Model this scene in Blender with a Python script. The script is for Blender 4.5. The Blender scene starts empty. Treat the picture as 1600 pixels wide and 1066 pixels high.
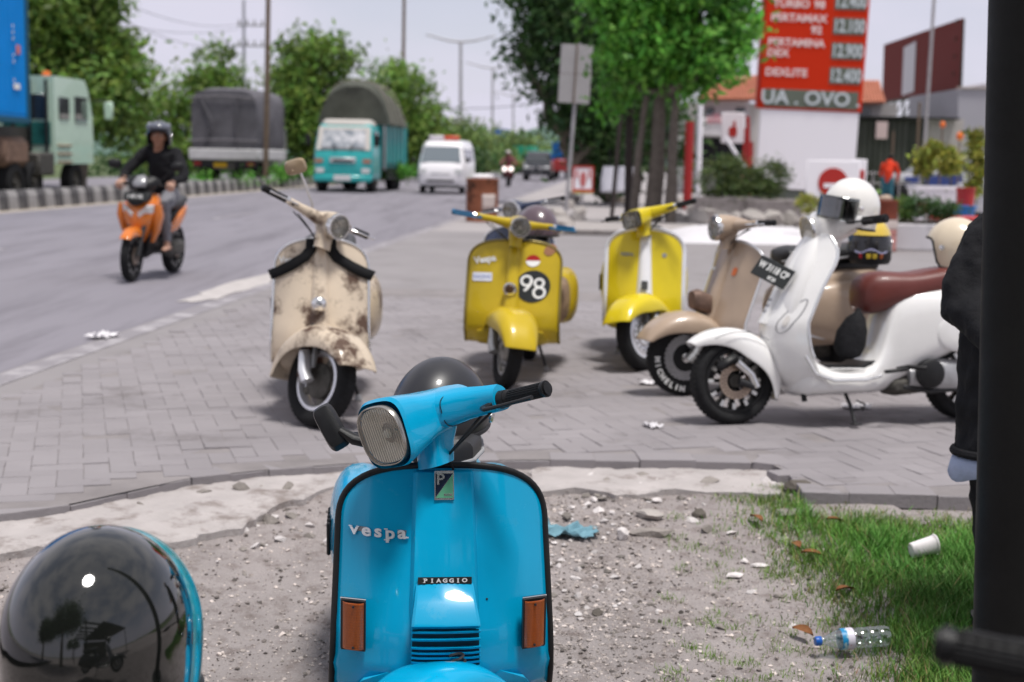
import bpy, bmesh, math, random
import numpy as np
from mathutils import Vector, Matrix, Euler, noise
random.seed(7); RNG = np.random.default_rng(7)
scene = bpy.context.scene
col = scene.collection
R = math.radians
PI = math.pi

# ------------------------------------------------------------------ camera
FPX = 2222.0                      # focal length in pixels of the 1600 px wide photograph (50 mm)
PITCH, ROLL = R(7.35), R(1.1)
CAM = Vector((0, 0, 1.35))
fw = Vector((0, math.cos(PITCH), -math.sin(PITCH)))
r0 = Vector((1, 0, 0)); u0 = Vector((0, math.sin(PITCH), math.cos(PITCH)))
rt = math.cos(ROLL) * r0 + math.sin(ROLL) * u0
up = -math.sin(ROLL) * r0 + math.cos(ROLL) * u0
cd = bpy.data.cameras.new('camera'); cam = bpy.data.objects.new('camera', cd); col.objects.link(cam)
cam.matrix_world = Matrix(((rt.x, up.x, -fw.x, CAM.x), (rt.y, up.y, -fw.y, CAM.y), (rt.z, up.z, -fw.z, CAM.z), (0, 0, 0, 1)))
cd.lens = 50; cd.sensor_width = 36; cd.clip_start = 0.05; cd.clip_end = 3000
cd.dof.use_dof = True; cd.dof.focus_distance = 3.45; cd.dof.aperture_fstop = 3.6
scene.camera = cam

# ------------------------------------------------------------------ world, sun, exposure
w = bpy.data.worlds.new('World'); scene.world = w; w.use_nodes = True
nt = w.node_tree; nt.nodes.clear()
def wn(t, **k):
    n = nt.nodes.new(t)
    for a, b in k.items(): setattr(n, a, b)
    return n
SUN_EL, SUN_AZ = R(74), R(40)
sky = wn('ShaderNodeTexSky', sky_type='NISHITA', sun_disc=False, sun_elevation=SUN_EL, sun_rotation=PI - SUN_AZ)
bg1 = wn('ShaderNodeBackground'); bg1.inputs[1].default_value = 0.11
nt.links.new(sky.outputs[0], bg1.inputs[0])
tc = wn('ShaderNodeTexCoord'); sep = wn('ShaderNodeSeparateXYZ'); nt.links.new(tc.outputs['Generated'], sep.inputs[0])
mp = wn('ShaderNodeMapping'); mp.inputs['Scale'].default_value = (1, 1, 2.2); nt.links.new(tc.outputs['Generated'], mp.inputs[0])
nz = wn('ShaderNodeTexNoise'); nz.inputs['Scale'].default_value = 2.6; nz.inputs['Detail'].default_value = 7; nz.inputs['Roughness'].default_value = .55
nt.links.new(mp.outputs[0], nz.inputs[0])
cr = wn('ShaderNodeValToRGB'); cr.color_ramp.elements[0].position = .36; cr.color_ramp.elements[0].color = (.55, .57, .68, 1)
cr.color_ramp.elements[1].position = .66; cr.color_ramp.elements[1].color = (1.0, .97, 1.0, 1)
nt.links.new(nz.outputs[0], cr.inputs[0])
zr = wn('ShaderNodeMapRange'); zr.inputs[1].default_value = 0.0; zr.inputs[2].default_value = .9; zr.inputs[3].default_value = .845; zr.inputs[4].default_value = .85
nt.links.new(sep.outputs[2], zr.inputs[0])
bg2 = wn('ShaderNodeBackground')
lowmix = wn('ShaderNodeMix', data_type='RGBA')                       # thin even cloud near the horizon
zl = wn('ShaderNodeMapRange'); zl.inputs[1].default_value = .08; zl.inputs[2].default_value = .5
nt.links.new(sep.outputs[2], zl.inputs[0]); nt.links.new(zl.outputs[0], lowmix.inputs[0])
lowmix.inputs[6].default_value = (.87, .845, 1.0, 1); nt.links.new(cr.outputs[0], lowmix.inputs[7])
nt.links.new(lowmix.outputs[2], bg2.inputs[0]); nt.links.new(zr.outputs[0], bg2.inputs[1])
mx = wn('ShaderNodeMixShader')
mr = wn('ShaderNodeMapRange'); mr.inputs[1].default_value = .38; mr.inputs[2].default_value = .52; mr.inputs[3].default_value = .70; mr.inputs[4].default_value = .95
nt.links.new(nz.outputs[0], mr.inputs[0])
nt.links.new(mr.outputs[0], mx.inputs[0]); nt.links.new(bg1.outputs[0], mx.inputs[1]); nt.links.new(bg2.outputs[0], mx.inputs[2])
wo = wn('ShaderNodeOutputWorld'); nt.links.new(mx.outputs[0], wo.inputs[0])
sd = bpy.data.lights.new('sun', 'SUN'); sd.energy = 3.8; sd.angle = R(12); sd.color = (1, .965, .92)
so = bpy.data.objects.new('sun', sd); col.objects.link(so)
so.rotation_euler = (PI / 2 - SUN_EL, 0, SUN_AZ)          # light comes from behind and right of the camera
scene.view_settings.view_transform = 'Standard'; scene.view_settings.look = 'None'
scene.view_settings.gamma = 1; scene.view_settings.exposure = 0.0
scene.view_settings.use_curve_mapping = False

# ------------------------------------------------------------------ pixel helpers (photo pixel -> place)
def ray(px, py):
    u, v = px - 800, 533 - py
    return (fw * FPX + rt * u + up * v) / FPX
def P(px, py, z=0.0):
    d = ray(px, py); t = (z - CAM.z) / d.z
    return CAM + d * t
def PY(px, py, y):
    d = ray(px, py); t = y / d.y
    return CAM + d * t

# ------------------------------------------------------------------ materials
MATS = {}
def M(name, c=(.5, .5, .5), rough=.5, metal=0, coat=0, var=.0, vs=6, dark=None, dmask=(.55, .7), ds=4, bump=0, bs=60, emit=0, trans=0, ior=1.45, rnd=0, spec=.5, sheen=0, attr=None, rv=0, world=False, stretch=None):
    if name in MATS: return MATS[name]
    m = bpy.data.materials.new(name); m.use_nodes = True; t = m.node_tree; b = t.nodes['Principled BSDF']
    c4 = tuple(c) + (1,)
    b.inputs['Base Color'].default_value = c4; b.inputs['Roughness'].default_value = rough; b.inputs['Metallic'].default_value = metal
    b.inputs['Coat Weight'].default_value = coat; b.inputs['Coat Roughness'].default_value = .04; b.inputs['IOR'].default_value = ior
    b.inputs['Transmission Weight'].default_value = trans; b.inputs['Specular IOR Level'].default_value = .18 if (spec == .5 and rough >= .5 and metal < .2) else spec
    b.inputs['Sheen Weight'].default_value = sheen
    tcn = t.nodes.new('ShaderNodeTexCoord'); src = tcn.outputs['Object']
    if world: src = t.nodes.new('ShaderNodeNewGeometry').outputs['Position']
    if stretch:
        mpn = t.nodes.new('ShaderNodeMapping'); mpn.inputs['Scale'].default_value = stretch; t.links.new(src, mpn.inputs[0]); src = mpn.outputs[0]
    def nse(scale, det=5, ro=.6):
        n = t.nodes.new('ShaderNodeTexNoise'); n.inputs['Scale'].default_value = scale; n.inputs['Detail'].default_value = det; n.inputs['Roughness'].default_value = ro
        t.links.new(src, n.inputs[0]); return n
    def mixc(f, a, bb, kind='MIX'):
        n = t.nodes.new('ShaderNodeMix'); n.data_type = 'RGBA'; n.blend_type = kind
        for i, v in ((0, f), (6, a), (7, bb)):
            if hasattr(v, 'is_output'): t.links.new(v, n.inputs[i])
            elif v is not None: n.inputs[i].default_value = v
        return n.outputs[2]
    cur = c4
    if attr:
        a = t.nodes.new('ShaderNodeAttribute'); a.attribute_name = attr; cur = mixc(1.0, c4, a.outputs['Color'], 'MULTIPLY')
    if rnd:
        oi = t.nodes.new('ShaderNodeObjectInfo'); mm = t.nodes.new('ShaderNodeMapRange'); mm.inputs[3].default_value = 1 - rnd; mm.inputs[4].default_value = 1 + rnd
        t.links.new(oi.outputs['Random'], mm.inputs[0]); cb = t.nodes.new('ShaderNodeCombineColor')
        for i in range(3): t.links.new(mm.outputs[0], cb.inputs[i])
        cur = mixc(1.0, cur, cb.outputs[0], 'MULTIPLY')
    if var:
        n = nse(vs); mm = t.nodes.new('ShaderNodeMapRange'); mm.inputs[1].default_value = .25; mm.inputs[2].default_value = .75
        mm.inputs[3].default_value = 1 - var; mm.inputs[4].default_value = 1 + var; t.links.new(n.outputs[0], mm.inputs[0])
        cb = t.nodes.new('ShaderNodeCombineColor')
        for i in range(3): t.links.new(mm.outputs[0], cb.inputs[i])
        cur = mixc(1.0, cur, cb.outputs[0], 'MULTIPLY')
    if dark:
        n = nse(ds, 8, .68); mm = t.nodes.new('ShaderNodeMapRange'); mm.inputs[1].default_value = dmask[0]; mm.inputs[2].default_value = dmask[1]
        t.links.new(n.outputs[0], mm.inputs[0]); cur = mixc(mm.outputs[0], cur, tuple(dark) + (1,))
        rm = t.nodes.new('ShaderNodeMapRange'); rm.inputs[3].default_value = rough; rm.inputs[4].default_value = min(1, rough + .35)
        t.links.new(mm.outputs[0], rm.inputs[0]); t.links.new(rm.outputs[0], b.inputs['Roughness'])
    if hasattr(cur, 'is_output'): t.links.new(cur, b.inputs['Base Color'])
    if rv and not dark:
        n = nse(9, 6, .7); rm = t.nodes.new('ShaderNodeMapRange'); rm.inputs[1].default_value = .3; rm.inputs[2].default_value = .7
        rm.inputs[3].default_value = rough; rm.inputs[4].default_value = min(1, rough + rv); t.links.new(n.outputs[0], rm.inputs[0]); t.links.new(rm.outputs[0], b.inputs['Roughness'])
    if bump:
        n = nse(bs, 6, .65); bp = t.nodes.new('ShaderNodeBump'); bp.inputs['Strength'].default_value = bump; bp.inputs['Distance'].default_value = .02
        t.links.new(n.outputs[0], bp.inputs['Height']); t.links.new(bp.outputs[0], b.inputs['Normal'])
    if emit:
        b.inputs['Emission Color'].default_value = c4; b.inputs['Emission Strength'].default_value = emit
    MATS[name] = m; return m
def glassmat(name, tint=(.9, .95, .95), rough=.02, alpha=.25):
    """thin pane: mix of see-through and a glossy film"""
    m = bpy.data.materials.new(name); m.use_nodes = True; t = m.node_tree; t.nodes.clear()
    o = t.nodes.new('ShaderNodeOutputMaterial'); tr = t.nodes.new('ShaderNodeBsdfTransparent'); tr.inputs[0].default_value = tuple(tint) + (1,)
    g = t.nodes.new('ShaderNodeBsdfGlossy'); g.inputs['Roughness'].default_value = rough
    fr = t.nodes.new('ShaderNodeLayerWeight'); pw = t.nodes.new('ShaderNodeMath'); pw.operation = 'POWER'; pw.inputs[1].default_value = 3.5
    t.links.new(fr.outputs['Facing'], pw.inputs[0]); ad = t.nodes.new('ShaderNodeMath'); ad.operation = 'MULTIPLY_ADD'; ad.inputs[1].default_value = .6; ad.inputs[2].default_value = alpha
    t.links.new(pw.outputs[0], ad.inputs[0]); mx = t.nodes.new('ShaderNodeMixShader')
    t.links.new(ad.outputs[0], mx.inputs[0]); t.links.new(tr.outputs[0], mx.inputs[1]); t.links.new(g.outputs[0], mx.inputs[2]); t.links.new(mx.outputs[0], o.inputs[0])
    return m

# ------------------------------------------------------------------ mesh builder
class MB:
    def __init__(s): s.v = []; s.f = []; s.c = None
    def add(s, vs, fs):
        o = len(s.v); s.v += [Vector(p) for p in vs]; s.f += [tuple(i + o for i in f) for f in fs]; return s
    def xf(s, m): s.v = [m @ p for p in s.v]; return s
    def fn(s, f): s.v = [Vector(f(p)) for p in s.v]; return s
    def join(s, o, m=None): return s.add([m @ p for p in o.v] if m else o.v, o.f)
    def box(s, c, d, rot=None, ch=0.0):
        """box centred at c, full sizes d; ch > 0 chamfers the edges"""
        c = Vector(c); h = [x / 2 for x in d]; m = Matrix.Translation(c) @ (Euler(rot).to_matrix().to_4x4() if rot else Matrix())
        if not ch:
            vs = [(sx * h[0], sy * h[1], sz * h[2]) for sx in (-1, 1) for sy in (-1, 1) for sz in (-1, 1)]
            fs = [(0, 1, 3, 2), (4, 6, 7, 5), (0, 4, 5, 1), (2, 3, 7, 6), (0, 2, 6, 4), (1, 5, 7, 3)]
            return s.add([m @ Vector(p) for p in vs], fs)
        ch = min(ch, min(h) * .95); b = bmesh.new(); pts = []
        for sx in (-1, 1):
            for sy in (-1, 1):
                for sz in (-1, 1):
                    for k in range(3):
                        p = [sx * (h[0] - ch), sy * (h[1] - ch), sz * (h[2] - ch)]; p[k] += (sx, sy, sz)[k] * ch; pts.append(b.verts.new(p))
        bmesh.ops.convex_hull(b, input=pts); bmesh.ops.dissolve_limit(b, angle_limit=.02, verts=b.verts, edges=b.edges)
        b.verts.index_update(); s.add([m @ v.co for v in b.verts], [[v.index for v in f.verts] for f in b.faces]); b.free(); return s
    def rings(s, rs, cap=True, closed=True, loop=False):
        n = len(rs[0]); o = len(s.v); s.v += [Vector(p) for r in rs for p in r]
        k = len(rs)
        for i in range(k if loop else k - 1):
            a, b = o + i * n, o + ((i + 1) % k) * n
            for j in range(n if closed else n - 1):
                q = (j + 1) % n; s.f.append((a + j, a + q, b + q, b + j))
        if cap and closed and not loop:
            s.f.append(tuple(o + j for j in range(n))[::-1]); s.f.append(tuple(o + (k - 1) * n + j for j in range(n)))
        return s
    def tube(s, pts, r, n=10, cap=True, sq=None):
        """tube along pts; r number or list; sq=(a,b) flattens the section"""
        pts = [Vector(p) for p in pts]; k = len(pts); rr = r if hasattr(r, '__len__') else [r] * k; rs = []; prev = None
        for i, p in enumerate(pts):
            t = (pts[min(i + 1, k - 1)] - pts[max(i - 1, 0)]).normalized()
            if prev is None: u = t.orthogonal() if abs(t.z) > .95 else Vector((0, 0, 1)).cross(t)
            else: u = prev - t * prev.dot(t)
            u.normalize(); prev = u; v = t.cross(u)
            a, b = (sq if sq else (1, 1))
            rs.append([p + u * math.cos(x) * rr[i] * a + v * math.sin(x) * rr[i] * b for x in [2 * PI * j / n for j in range(n)]])
        return s.rings(rs, cap)
    def lathe(s, prof, m=None, n=32, ax='Z'):
        """profile of (radius, height) turned about an axis"""
        rs = []
        for j in range(n):
            a = 2 * PI * j / n; ring = []
            for r, h in prof:
                x, y = r * math.cos(a), r * math.sin(a)
                ring.append({'Z': (x, y, h), 'Y': (x, h, y), 'X': (h, x, y)}[ax])
            rs.append([Vector(p) if m is None else m @ Vector(p) for p in ring])
        return s.rings(rs, False, False, True)
    def ell(s, c, r, n=20, m=12, e=1.0, e2=1.0, M_=None):
        """(super)ellipsoid"""
        c = Vector(c); pw = lambda x, e: math.copysign(abs(x) ** e, x); rs = []
        for i in range(m + 1):
            a = -PI / 2 + PI * i / m; ca = pw(math.cos(a), e); sa = pw(math.sin(a), e)
            rs.append([(r[0] * ca * pw(math.cos(t), e2), r[1] * ca * pw(math.sin(t), e2), r[2] * sa) for t in [2 * PI * j / n for j in range(n)]])
        rs = [[c + (M_ @ Vector(p) if M_ else Vector(p)) for p in q] for q in rs]
        return s.rings(rs, False)
    def build(s, name, mat, parent=None, smooth=True, ang=38, sub=0, solid=0, bevel=0, mods=()):
        me = bpy.data.meshes.new(name); me.from_pydata([tuple(p) for p in s.v], [], s.f); me.update()
        bm = bmesh.new(); bm.from_mesh(me); bmesh.ops.recalc_face_normals(bm, faces=bm.faces); bm.to_mesh(me); bm.free()
        if smooth:
            me.polygons.foreach_set('use_smooth', [True] * len(me.polygons)); me.set_sharp_from_angle(angle=R(ang))
        if mat: me.materials.append(mat)
        o = bpy.data.objects.new(name, me); col.objects.link(o)
        if parent: o.parent = parent
        if solid:
            q = o.modifiers.new('thick', 'SOLIDIFY'); q.thickness = solid; q.offset = -1
        if bevel:
            q = o.modifiers.new('bevel', 'BEVEL'); q.width = bevel; q.segments = 2; q.limit_method = 'ANGLE'; q.angle_limit = R(40)
        if sub:
            q = o.modifiers.new('sub', 'SUBSURF'); q.levels = sub; q.render_levels = sub
        return o
def SE(c, u, v, a, b, e=2.0, n=24, ph=0):
    """superellipse ring"""
    c, u, v = Vector(c), Vector(u), Vector(v); out = []
    for j in range(n):
        t = 2 * PI * j / n + ph; ct, st = math.cos(t), math.sin(t)
        out.append(c + u * a * math.copysign(abs(ct) ** (2 / e), ct) + v * b * math.copysign(abs(st) ** (2 / e), st))
    return out
X_, Y_, Z_ = Vector((1, 0, 0)), Vector((0, 1, 0)), Vector((0, 0, 1))
def tag(o, label=None, cat=None, group=None, kind=None):
    if label: o['label'] = label
    if cat: o['category'] = cat
    if group: o['group'] = group
    if kind: o['kind'] = kind
    return o
def empty(name, loc=(0, 0, 0), rot=(0, 0, 0), label=None, cat=None, group=None):
    o = bpy.data.objects.new(name, None); o.empty_display_size = .2; col.objects.link(o); o.location = loc; o.rotation_euler = rot
    return tag(o, label, cat, group)
def children(o): return [c for c in bpy.data.objects if c.parent == o]
def copy_tree(o, parent=None, kids=None):
    c = o.copy(); col.objects.link(c); c.parent = parent
    for ch in (kids or children)(o): copy_tree(ch, c, kids)
    return c
def text_mb(body, size=1, bold=0.0, extrude=0.0, sp=1.0, sx=1.0, align='CENTER'):
    c = bpy.data.curves.new('t', 'FONT'); c.body = body; c.size = size; c.offset = bold; c.extrude = extrude
    c.space_character = sp; c.align_x = align; c.align_y = 'CENTER'; c.resolution_u = 3
    o = bpy.data.objects.new('t', c); col.objects.link(o); bpy.context.view_layer.update()
    dg = bpy.context.evaluated_depsgraph_get(); me = bpy.data.meshes.new_from_object(o.evaluated_get(dg))
    mb = MB(); mb.add([(v.co.x * sx, v.co.y, v.co.z) for v in me.vertices], [tuple(p.vertices) for p in me.polygons])
    bpy.data.objects.remove(o); bpy.data.meshes.remove(me); bpy.data.curves.remove(c); return mb
def frame(o, x, y):
    """matrix whose local x, y axes are the given directions, at o"""
    x = Vector(x).normalized(); y = Vector(y); y = (y - x * y.dot(x)).normalized(); z = x.cross(y)
    return Matrix(((x.x, y.x, z.x, o[0]), (x.y, y.y, z.y, o[1]), (x.z, y.z, z.z, o[2]), (0, 0, 0, 1)))
def lerp(a, b, t): return a + (b - a) * t
def interp(x, xs, ys): return float(np.interp(x, xs, ys))
# ------------------------------------------------------------------ scooters
# scooter space: +X forward, +Y the rider's left, Z up, origin on the ground under the middle
RUB = M('rubber', (.018, .018, .019), .85, spec=.25, var=.25, vs=30, bump=.25, bs=120)
REFL2 = M('lamp_reflector_dark', (.55, .54, .50), .22, .95)
BLK = M('black_plastic', (.014, .014, .015), .42, var=.2, vs=20, bump=.1, bs=300, spec=.3)
SATIN = M('satin_black_metal', (.03, .03, .032), .5, .3, var=.3, vs=25)
CHR = M('chrome', (.78, .77, .76), .12, 1.0, rv=.18)
ALU = M('cast_aluminium', (.55, .55, .54), .38, .9, var=.2, vs=30, bump=.15, bs=200)
GREASE = M('greasy_engine_metal', (.10, .095, .085), .6, .6, var=.5, vs=18, bump=.4, bs=90)
MIRROR = M('mirror_glass', (.75, .78, .8), .03, 1.0)
SEATB = M('black_vinyl', (.025, .025, .027), .45, var=.2, vs=15, bump=.12, bs=260)
LENS = glassmat('headlamp_glass', (.97, .96, .93), .05, .12)
REFL = M('lamp_reflector', (.80, .77, .69), .35, .10, var=.15, vs=8)
AMB = M('amber_lens', (.36, .075, .008), .12, coat=.6, var=.12, vs=90, bump=.15, bs=150)
AMBD = M('amber_lens_dark', (.10, .022, .006), .3)
REDL = M('red_lens', (.35, .01, .01), .2, coat=.5)
WHITEP = M('white_print', (.8, .8, .78), .5)
BLACKP = M('black_print', (.012, .014, .013), .3, coat=.3)
GREYR = M('grey_rubber', (.30, .30, .31), .7)

AX0, AX1 = Vector((.585, 0, .22)), Vector((.305, 0, .93))     # steering axis
AXD = (AX1 - AX0).normalized()
def steer_m(ang): return Matrix.Translation(AX0) @ Matrix.Rotation(ang, 4, AXD) @ Matrix.Translation(-AX0)

class Shield:
    """the pressed leg shield of a scooter as a surface over (y, z)"""
    def __init__(s, W=.27, top=.82, zc=.65, zb=.27, n=2.6, sweep=.085, Wb=None, prof=None):
        s.prof = prof or ([.2, .27, .33, .42, .86, 1.0], [.40, .455, .485, .475, .318, .266])
        s.W, s.top, s.zc, s.zb, s.n, s.sweep, s.Wb = W, top, zc, zb, n, sweep, Wb or W
    def hw(s, z):
        if z > s.zc: return s.W * max(0, 1 - ((z - s.zc) / (s.top - s.zc)) ** s.n) ** (1 / s.n)
        return lerp(s.W, s.Wb, min(1, (s.zc - z) / (s.zc - s.zb)))
    def x0(s, z): return interp(z, *s.prof)
    def pt(s, y, z, e=0.0):
        q = abs(y) / s.W; x = s.x0(z) - s.sweep * q ** 2.4; dz = .01; sl = (s.x0(z + dz) - s.x0(z - dz)) / (2 * dz)
        sy = -s.sweep * 2.4 * q ** 1.4 / s.W * (1 if y > 0 else -1)
        nrm = Vector((1, -sy, -sl)).normalized(); return Vector((x, y, z)) + nrm * e
    def sheet(s, nu=28, nv=34):
        mb = MB(); rs = []
        zs = [s.zb + (s.zc - s.zb) * i / 16 for i in range(16)] + [s.zc + (s.top - s.zc) * math.sin(PI / 2 * i / (nv - 16)) for i in range(nv - 15)]
        for z in zs:
            h = s.hw(z); rs.append([s.pt(h * (-1 + 2 * j / nu), z) for j in range(nu + 1)])
        return mb.rings(rs, False, False)
    def outline(s, e=0.0):
        pts = []; zs = [s.zb + (s.zc - s.zb) * i / 8 for i in range(8)] + [s.zc + (s.top - s.zc) * math.sin(PI / 2 * i / 14) for i in range(15)]
        for z in zs: pts.append(s.pt(-s.hw(z), z, e))
        for z in zs[::-1][1:]: pts.append(s.pt(s.hw(z), z, e))
        return pts
    def map(s, mb, y, z, rot=0, e=.002, fx=1):
        """lay flat art (x right as seen from the front, y up) on the shield at (y, z)"""
        c, q = math.cos(rot), math.sin(rot)
        return mb.fn(lambda p: s.pt(y + fx * (p.x * c - p.y * q), z + (p.x * q + p.y * c) * .92, e + p.z))

def disc(r, n=28, ry=None):
    m = MB(); ry = ry or r
    rs = [[(r * k * math.cos(2 * PI * j / n), ry * k * math.sin(2 * PI * j / n), 0) for j in range(n)] for k in (.02, .35, .7, 1)]
    return m.rings(rs, False)
def ribbon(pts, w, h=.0):
    """flat stroke of width w along 2D points"""
    m = MB(); k = len(pts); rs = []
    closed = (Vector(pts[0]) - Vector(pts[-1])).length < 1e-6
    for i in range(k):
        a = Vector(pts[(i - 1) % (k - 1)] if closed and i == 0 else pts[max(i - 1, 0)]); b = Vector(pts[1] if closed and i == k - 1 else pts[min(i + 1, k - 1)])
        t = (b - a).normalized(); nn = Vector((-t.y, t.x)); p = Vector(pts[i])
        rs.append([(p.x + nn.x * w / 2, p.y + nn.y * w / 2, h), (p.x - nn.x * w / 2, p.y - nn.y * w / 2, h)])
    return m.rings(rs, False, False)
def arc(cx, cy, r, a0, a1, n=14, ry=None): return [(cx + r * math.cos(R(lerp(a0, a1, i / n))), cy + (ry or r) * math.sin(R(lerp(a0, a1, i / n)))) for i in range(n + 1)]
def rrect(w, h, e=4.5, n=28, k=(.02, .5, 1)):
    m = MB(); return m.rings([SE((0, 0, 0), X_, Y_, w / 2 * q, h / 2 * q, e, n) for q in k], False)

def wheel_parts(root, m, c, R0=.215, wd=.088, kind='disc', rimc=None, side=1, letters=None):
    """tyre, rim, hub as children of root; m = extra matrix (steering), c = axle centre"""
    T = m @ Matrix.Translation(c); rim = rimc or ALU; ri = R0 - .078 if kind != 'alloy' else R0 - .062; h = wd / 2
    th = R0 - ri
    prof = [(ri, -h * .55), (ri + th * .18, -h * .86), (ri + th * .5, -h), (ri + th * .8, -h * .92), (R0 - .006, -h * .62), (R0, -h * .3), (R0 + .001, 0), (R0, h * .3), (R0 - .006, h * .62), (ri + th * .8, h * .92), (ri + th * .5, h), (ri + th * .18, h * .86), (ri, h * .55)]
    ty = MB().lathe(prof, T, 56, 'Y').build('tyre', RUB, root, ang=60)
    # tread blocks around the shoulder
    tb = MB()
    for i in range(52):
        a = 2 * PI * i / 52
        for sg in (-1, 1):
            q = T @ Matrix.Rotation(a, 4, 'Y') @ Matrix.Translation((R0 - .002, sg * h * .38, 0))
            tb.join(MB().box((0, 0, 0), (.006, h * .42, .016), (0.0, 0, 0)), q)
    tag(tb.build('tread', RUB, ty, smooth=False), kind='stuff')
    if letters:
        for i, chx in enumerate(letters[::-1]):
            if chx == ' ': continue
            a = R(-128 + i * 11.5)
            t = text_mb(chx, .042, .0022)
            f = frame((math.cos(a) * (ri + th * .5), side * (h + .003), math.sin(a) * (ri + th * .5)), (-math.sin(a) * side * -1 * side, 0, math.cos(a) * side * -1 * side), (-math.cos(a), 0, -math.sin(a)))
            MB().join(t, T @ f).build('tyre_letter', WHITEP, ty, smooth=False)
    if kind == 'disc':
        rp = [(ri + .004, -h * .6), (ri - .012, -h * .62), (ri - .02, -h * .2), (ri - .022, h * .1), (ri - .014, h * .55), (ri + .004, h * .6)]
        rm = MB().lathe(rp, T, 48, 'Y').build('rim', rim, root)
        for sg in (-1, 1):
            MB().lathe([(ri - .02, sg * h * .25), (ri - .04, sg * h * .38), (.062, sg * h * .2), (.055, sg * h * .65), (.045, sg * h * .8), (.0, sg * h * .82)], T, 40, 'Y').build('hub', M('hub_grey', (.35, .34, .32), .5, .7, var=.3) if rim is not CHR else rim, root)
            ho = MB()
            for i in range(10):
                a = 2 * PI * i / 10
                ho.join(MB().box((0, 0, 0), (.020, .004, .012), None, .003), T @ Matrix.Rotation(a, 4, 'Y') @ Matrix.Translation((ri - .052, sg * (h * .40), 0)))
            tag(ho.build('vent_slots', BLK, rm, smooth=False), kind='stuff')
    elif kind == 'open':       # rim seen from the hub side with a drum and a trailing link
        rp = [(ri + .006, -h * .72), (ri - .010, -h * .75), (ri - .018, -h * .4), (ri - .02, h * .3), (ri - .010, h * .75), (ri + .006, h * .72)]
        MB().lathe(rp, T, 48, 'Y').build('rim', rim, root)
        MB().lathe([(0, -h * .7), (.06, -h * .7), (.085, -h * .5), (.088, h * .5), (.07, h * .75), (0, h * .78)], T, 32, 'Y').build('brake_drum', GREASE, root)
        for i in range(5):
            MB().box((.095, 0, 0), (.085, h * .5, .035), None, .004).xf(T @ Matrix.Rotation(2 * PI * i / 5, 4, 'Y')).build('wheel_arm', M('hub_dark', (.16, .15, .13), .6, .5, var=.4), root)
    elif kind == 'perforated':
        MB().lathe([(ri + .006, -h * .72), (ri - .012, -h * .75), (ri - .02, 0), (ri - .012, h * .75), (ri + .006, h * .72)], T, 40, 'Y').build('rim', BLK, root)
        pl = MB(); n = 30
        for rr, cnt in ((ri - .014, 1), (ri - .024, 1), (ri - .034, 1), (ri - .044, 1), (ri - .054, 1)):
            for i in range(n):
                a = 2 * PI * (i + (round(rr * 1000) // 10 % 2) * .5) / n
                for sg in (-1, 1):
                    pl.join(MB().box((0, 0, 0), (.0075, .004, rr * 2 * PI / n * .62)), T @ Matrix.Rotation(a, 4, 'Y') @ Matrix.Translation((rr, sg * h * .80, 0)))
        tag(pl.build('perforated_disc', M('bright_disc', (.72, .72, .74), .3, .7), root, smooth=False), kind='stuff')
        MB().lathe([(0, -h * .75), (ri - .06, -h * .7), (ri - .01, -h * .7), (ri - .01, h * .7), (ri - .06, h * .7), (0, h * .75)], T, 40, 'Y').build('wheel_centre', BLK, root)
        for sg in (-1, 1): MB().lathe([(.03, sg * h * .7), (.027, sg * h * 1.1), (0, sg * h * 1.25)], T, 20, 'Y').build('axle_nut', CHR, root)
    elif kind == 'steel':      # pressed bright steel disc with slots
        MB().lathe([(ri + .006, -h * .72), (ri - .010, -h * .75), (ri - .02, 0), (ri - .010, h * .75), (ri + .006, h * .72)], T, 48, 'Y').build('rim', rim, root)
        for sg in (-1, 1):
            d_ = MB().lathe([(ri - .006, sg * h * .55), (ri - .024, sg * h * .78), (.075, sg * h * .72), (.068, sg * h * 1.0), (.03, sg * h * 1.12), (.026, sg * h * 1.3), (0, sg * h * 1.35)], T, 48, 'Y').build('wheel_disc', rim, root)
            ho = MB()
            for i in range(16):
                ho.join(MB().box((0, 0, 0), (.022, .004, .010), None, .003), T @ Matrix.Rotation(2 * PI * i / 16, 4, 'Y') @ Matrix.Translation((ri - .042, sg * (h * .77), 0)))
            tag(ho.build('vent_slots', BLK, d_, smooth=False), kind='stuff')
    else:                      # alloy: black wheel with machined spokes
        MB().lathe([(ri + .004, -h * .78), (ri - .008, -h * .8), (ri - .018, -h * .4), (ri - .02, h * .4), (ri - .008, h * .8), (ri + .004, h * .78)], T, 56, 'Y').build('rim', BLK, root)
        MB().lathe([(0, -h * .8), (.034, -h * .8), (.04, 0), (.034, h * .8), (0, h * .8)], T, 24, 'Y').build('hub', GREASE, root)
        for i in range(12):
            a = 2 * PI * i / 12
            q = T @ Matrix.Rotation(a, 4, 'Y')
            s_ = MB().rings([SE((.034, 0, 0), Y_, Z_, h * .45, .009, 4, 12), SE((ri - .05, 0, 0), Y_, Z_, h * .4, .010, 4, 12), SE((ri - .008, 0, 0), Y_, Z_, h * .55, .019, 4, 12)]); s_.xf(q)
            sk = s_.build('spoke', BLK, root)
            for sg in (-1, 1):
                MB().box((0, 0, 0), (.036, .003, .020), None, .002).xf(q @ Matrix.Translation((ri - .03, sg * h * .53, 0))).build('spoke_face', M('machined_alloy', (.7, .7, .68), .3, .8), sk, smooth=False)
        dsc = MB().lathe([(.055, side * h * .9), (.095, side * h * .9), (.095, side * h * .98), (.055, side * h * .98), (.055, side * h * .9)], T, 40, 'Y').build('brake_disc', M('disc_bronze', (.42, .33, .26), .4, .8), root)
        hh = MB()
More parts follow.
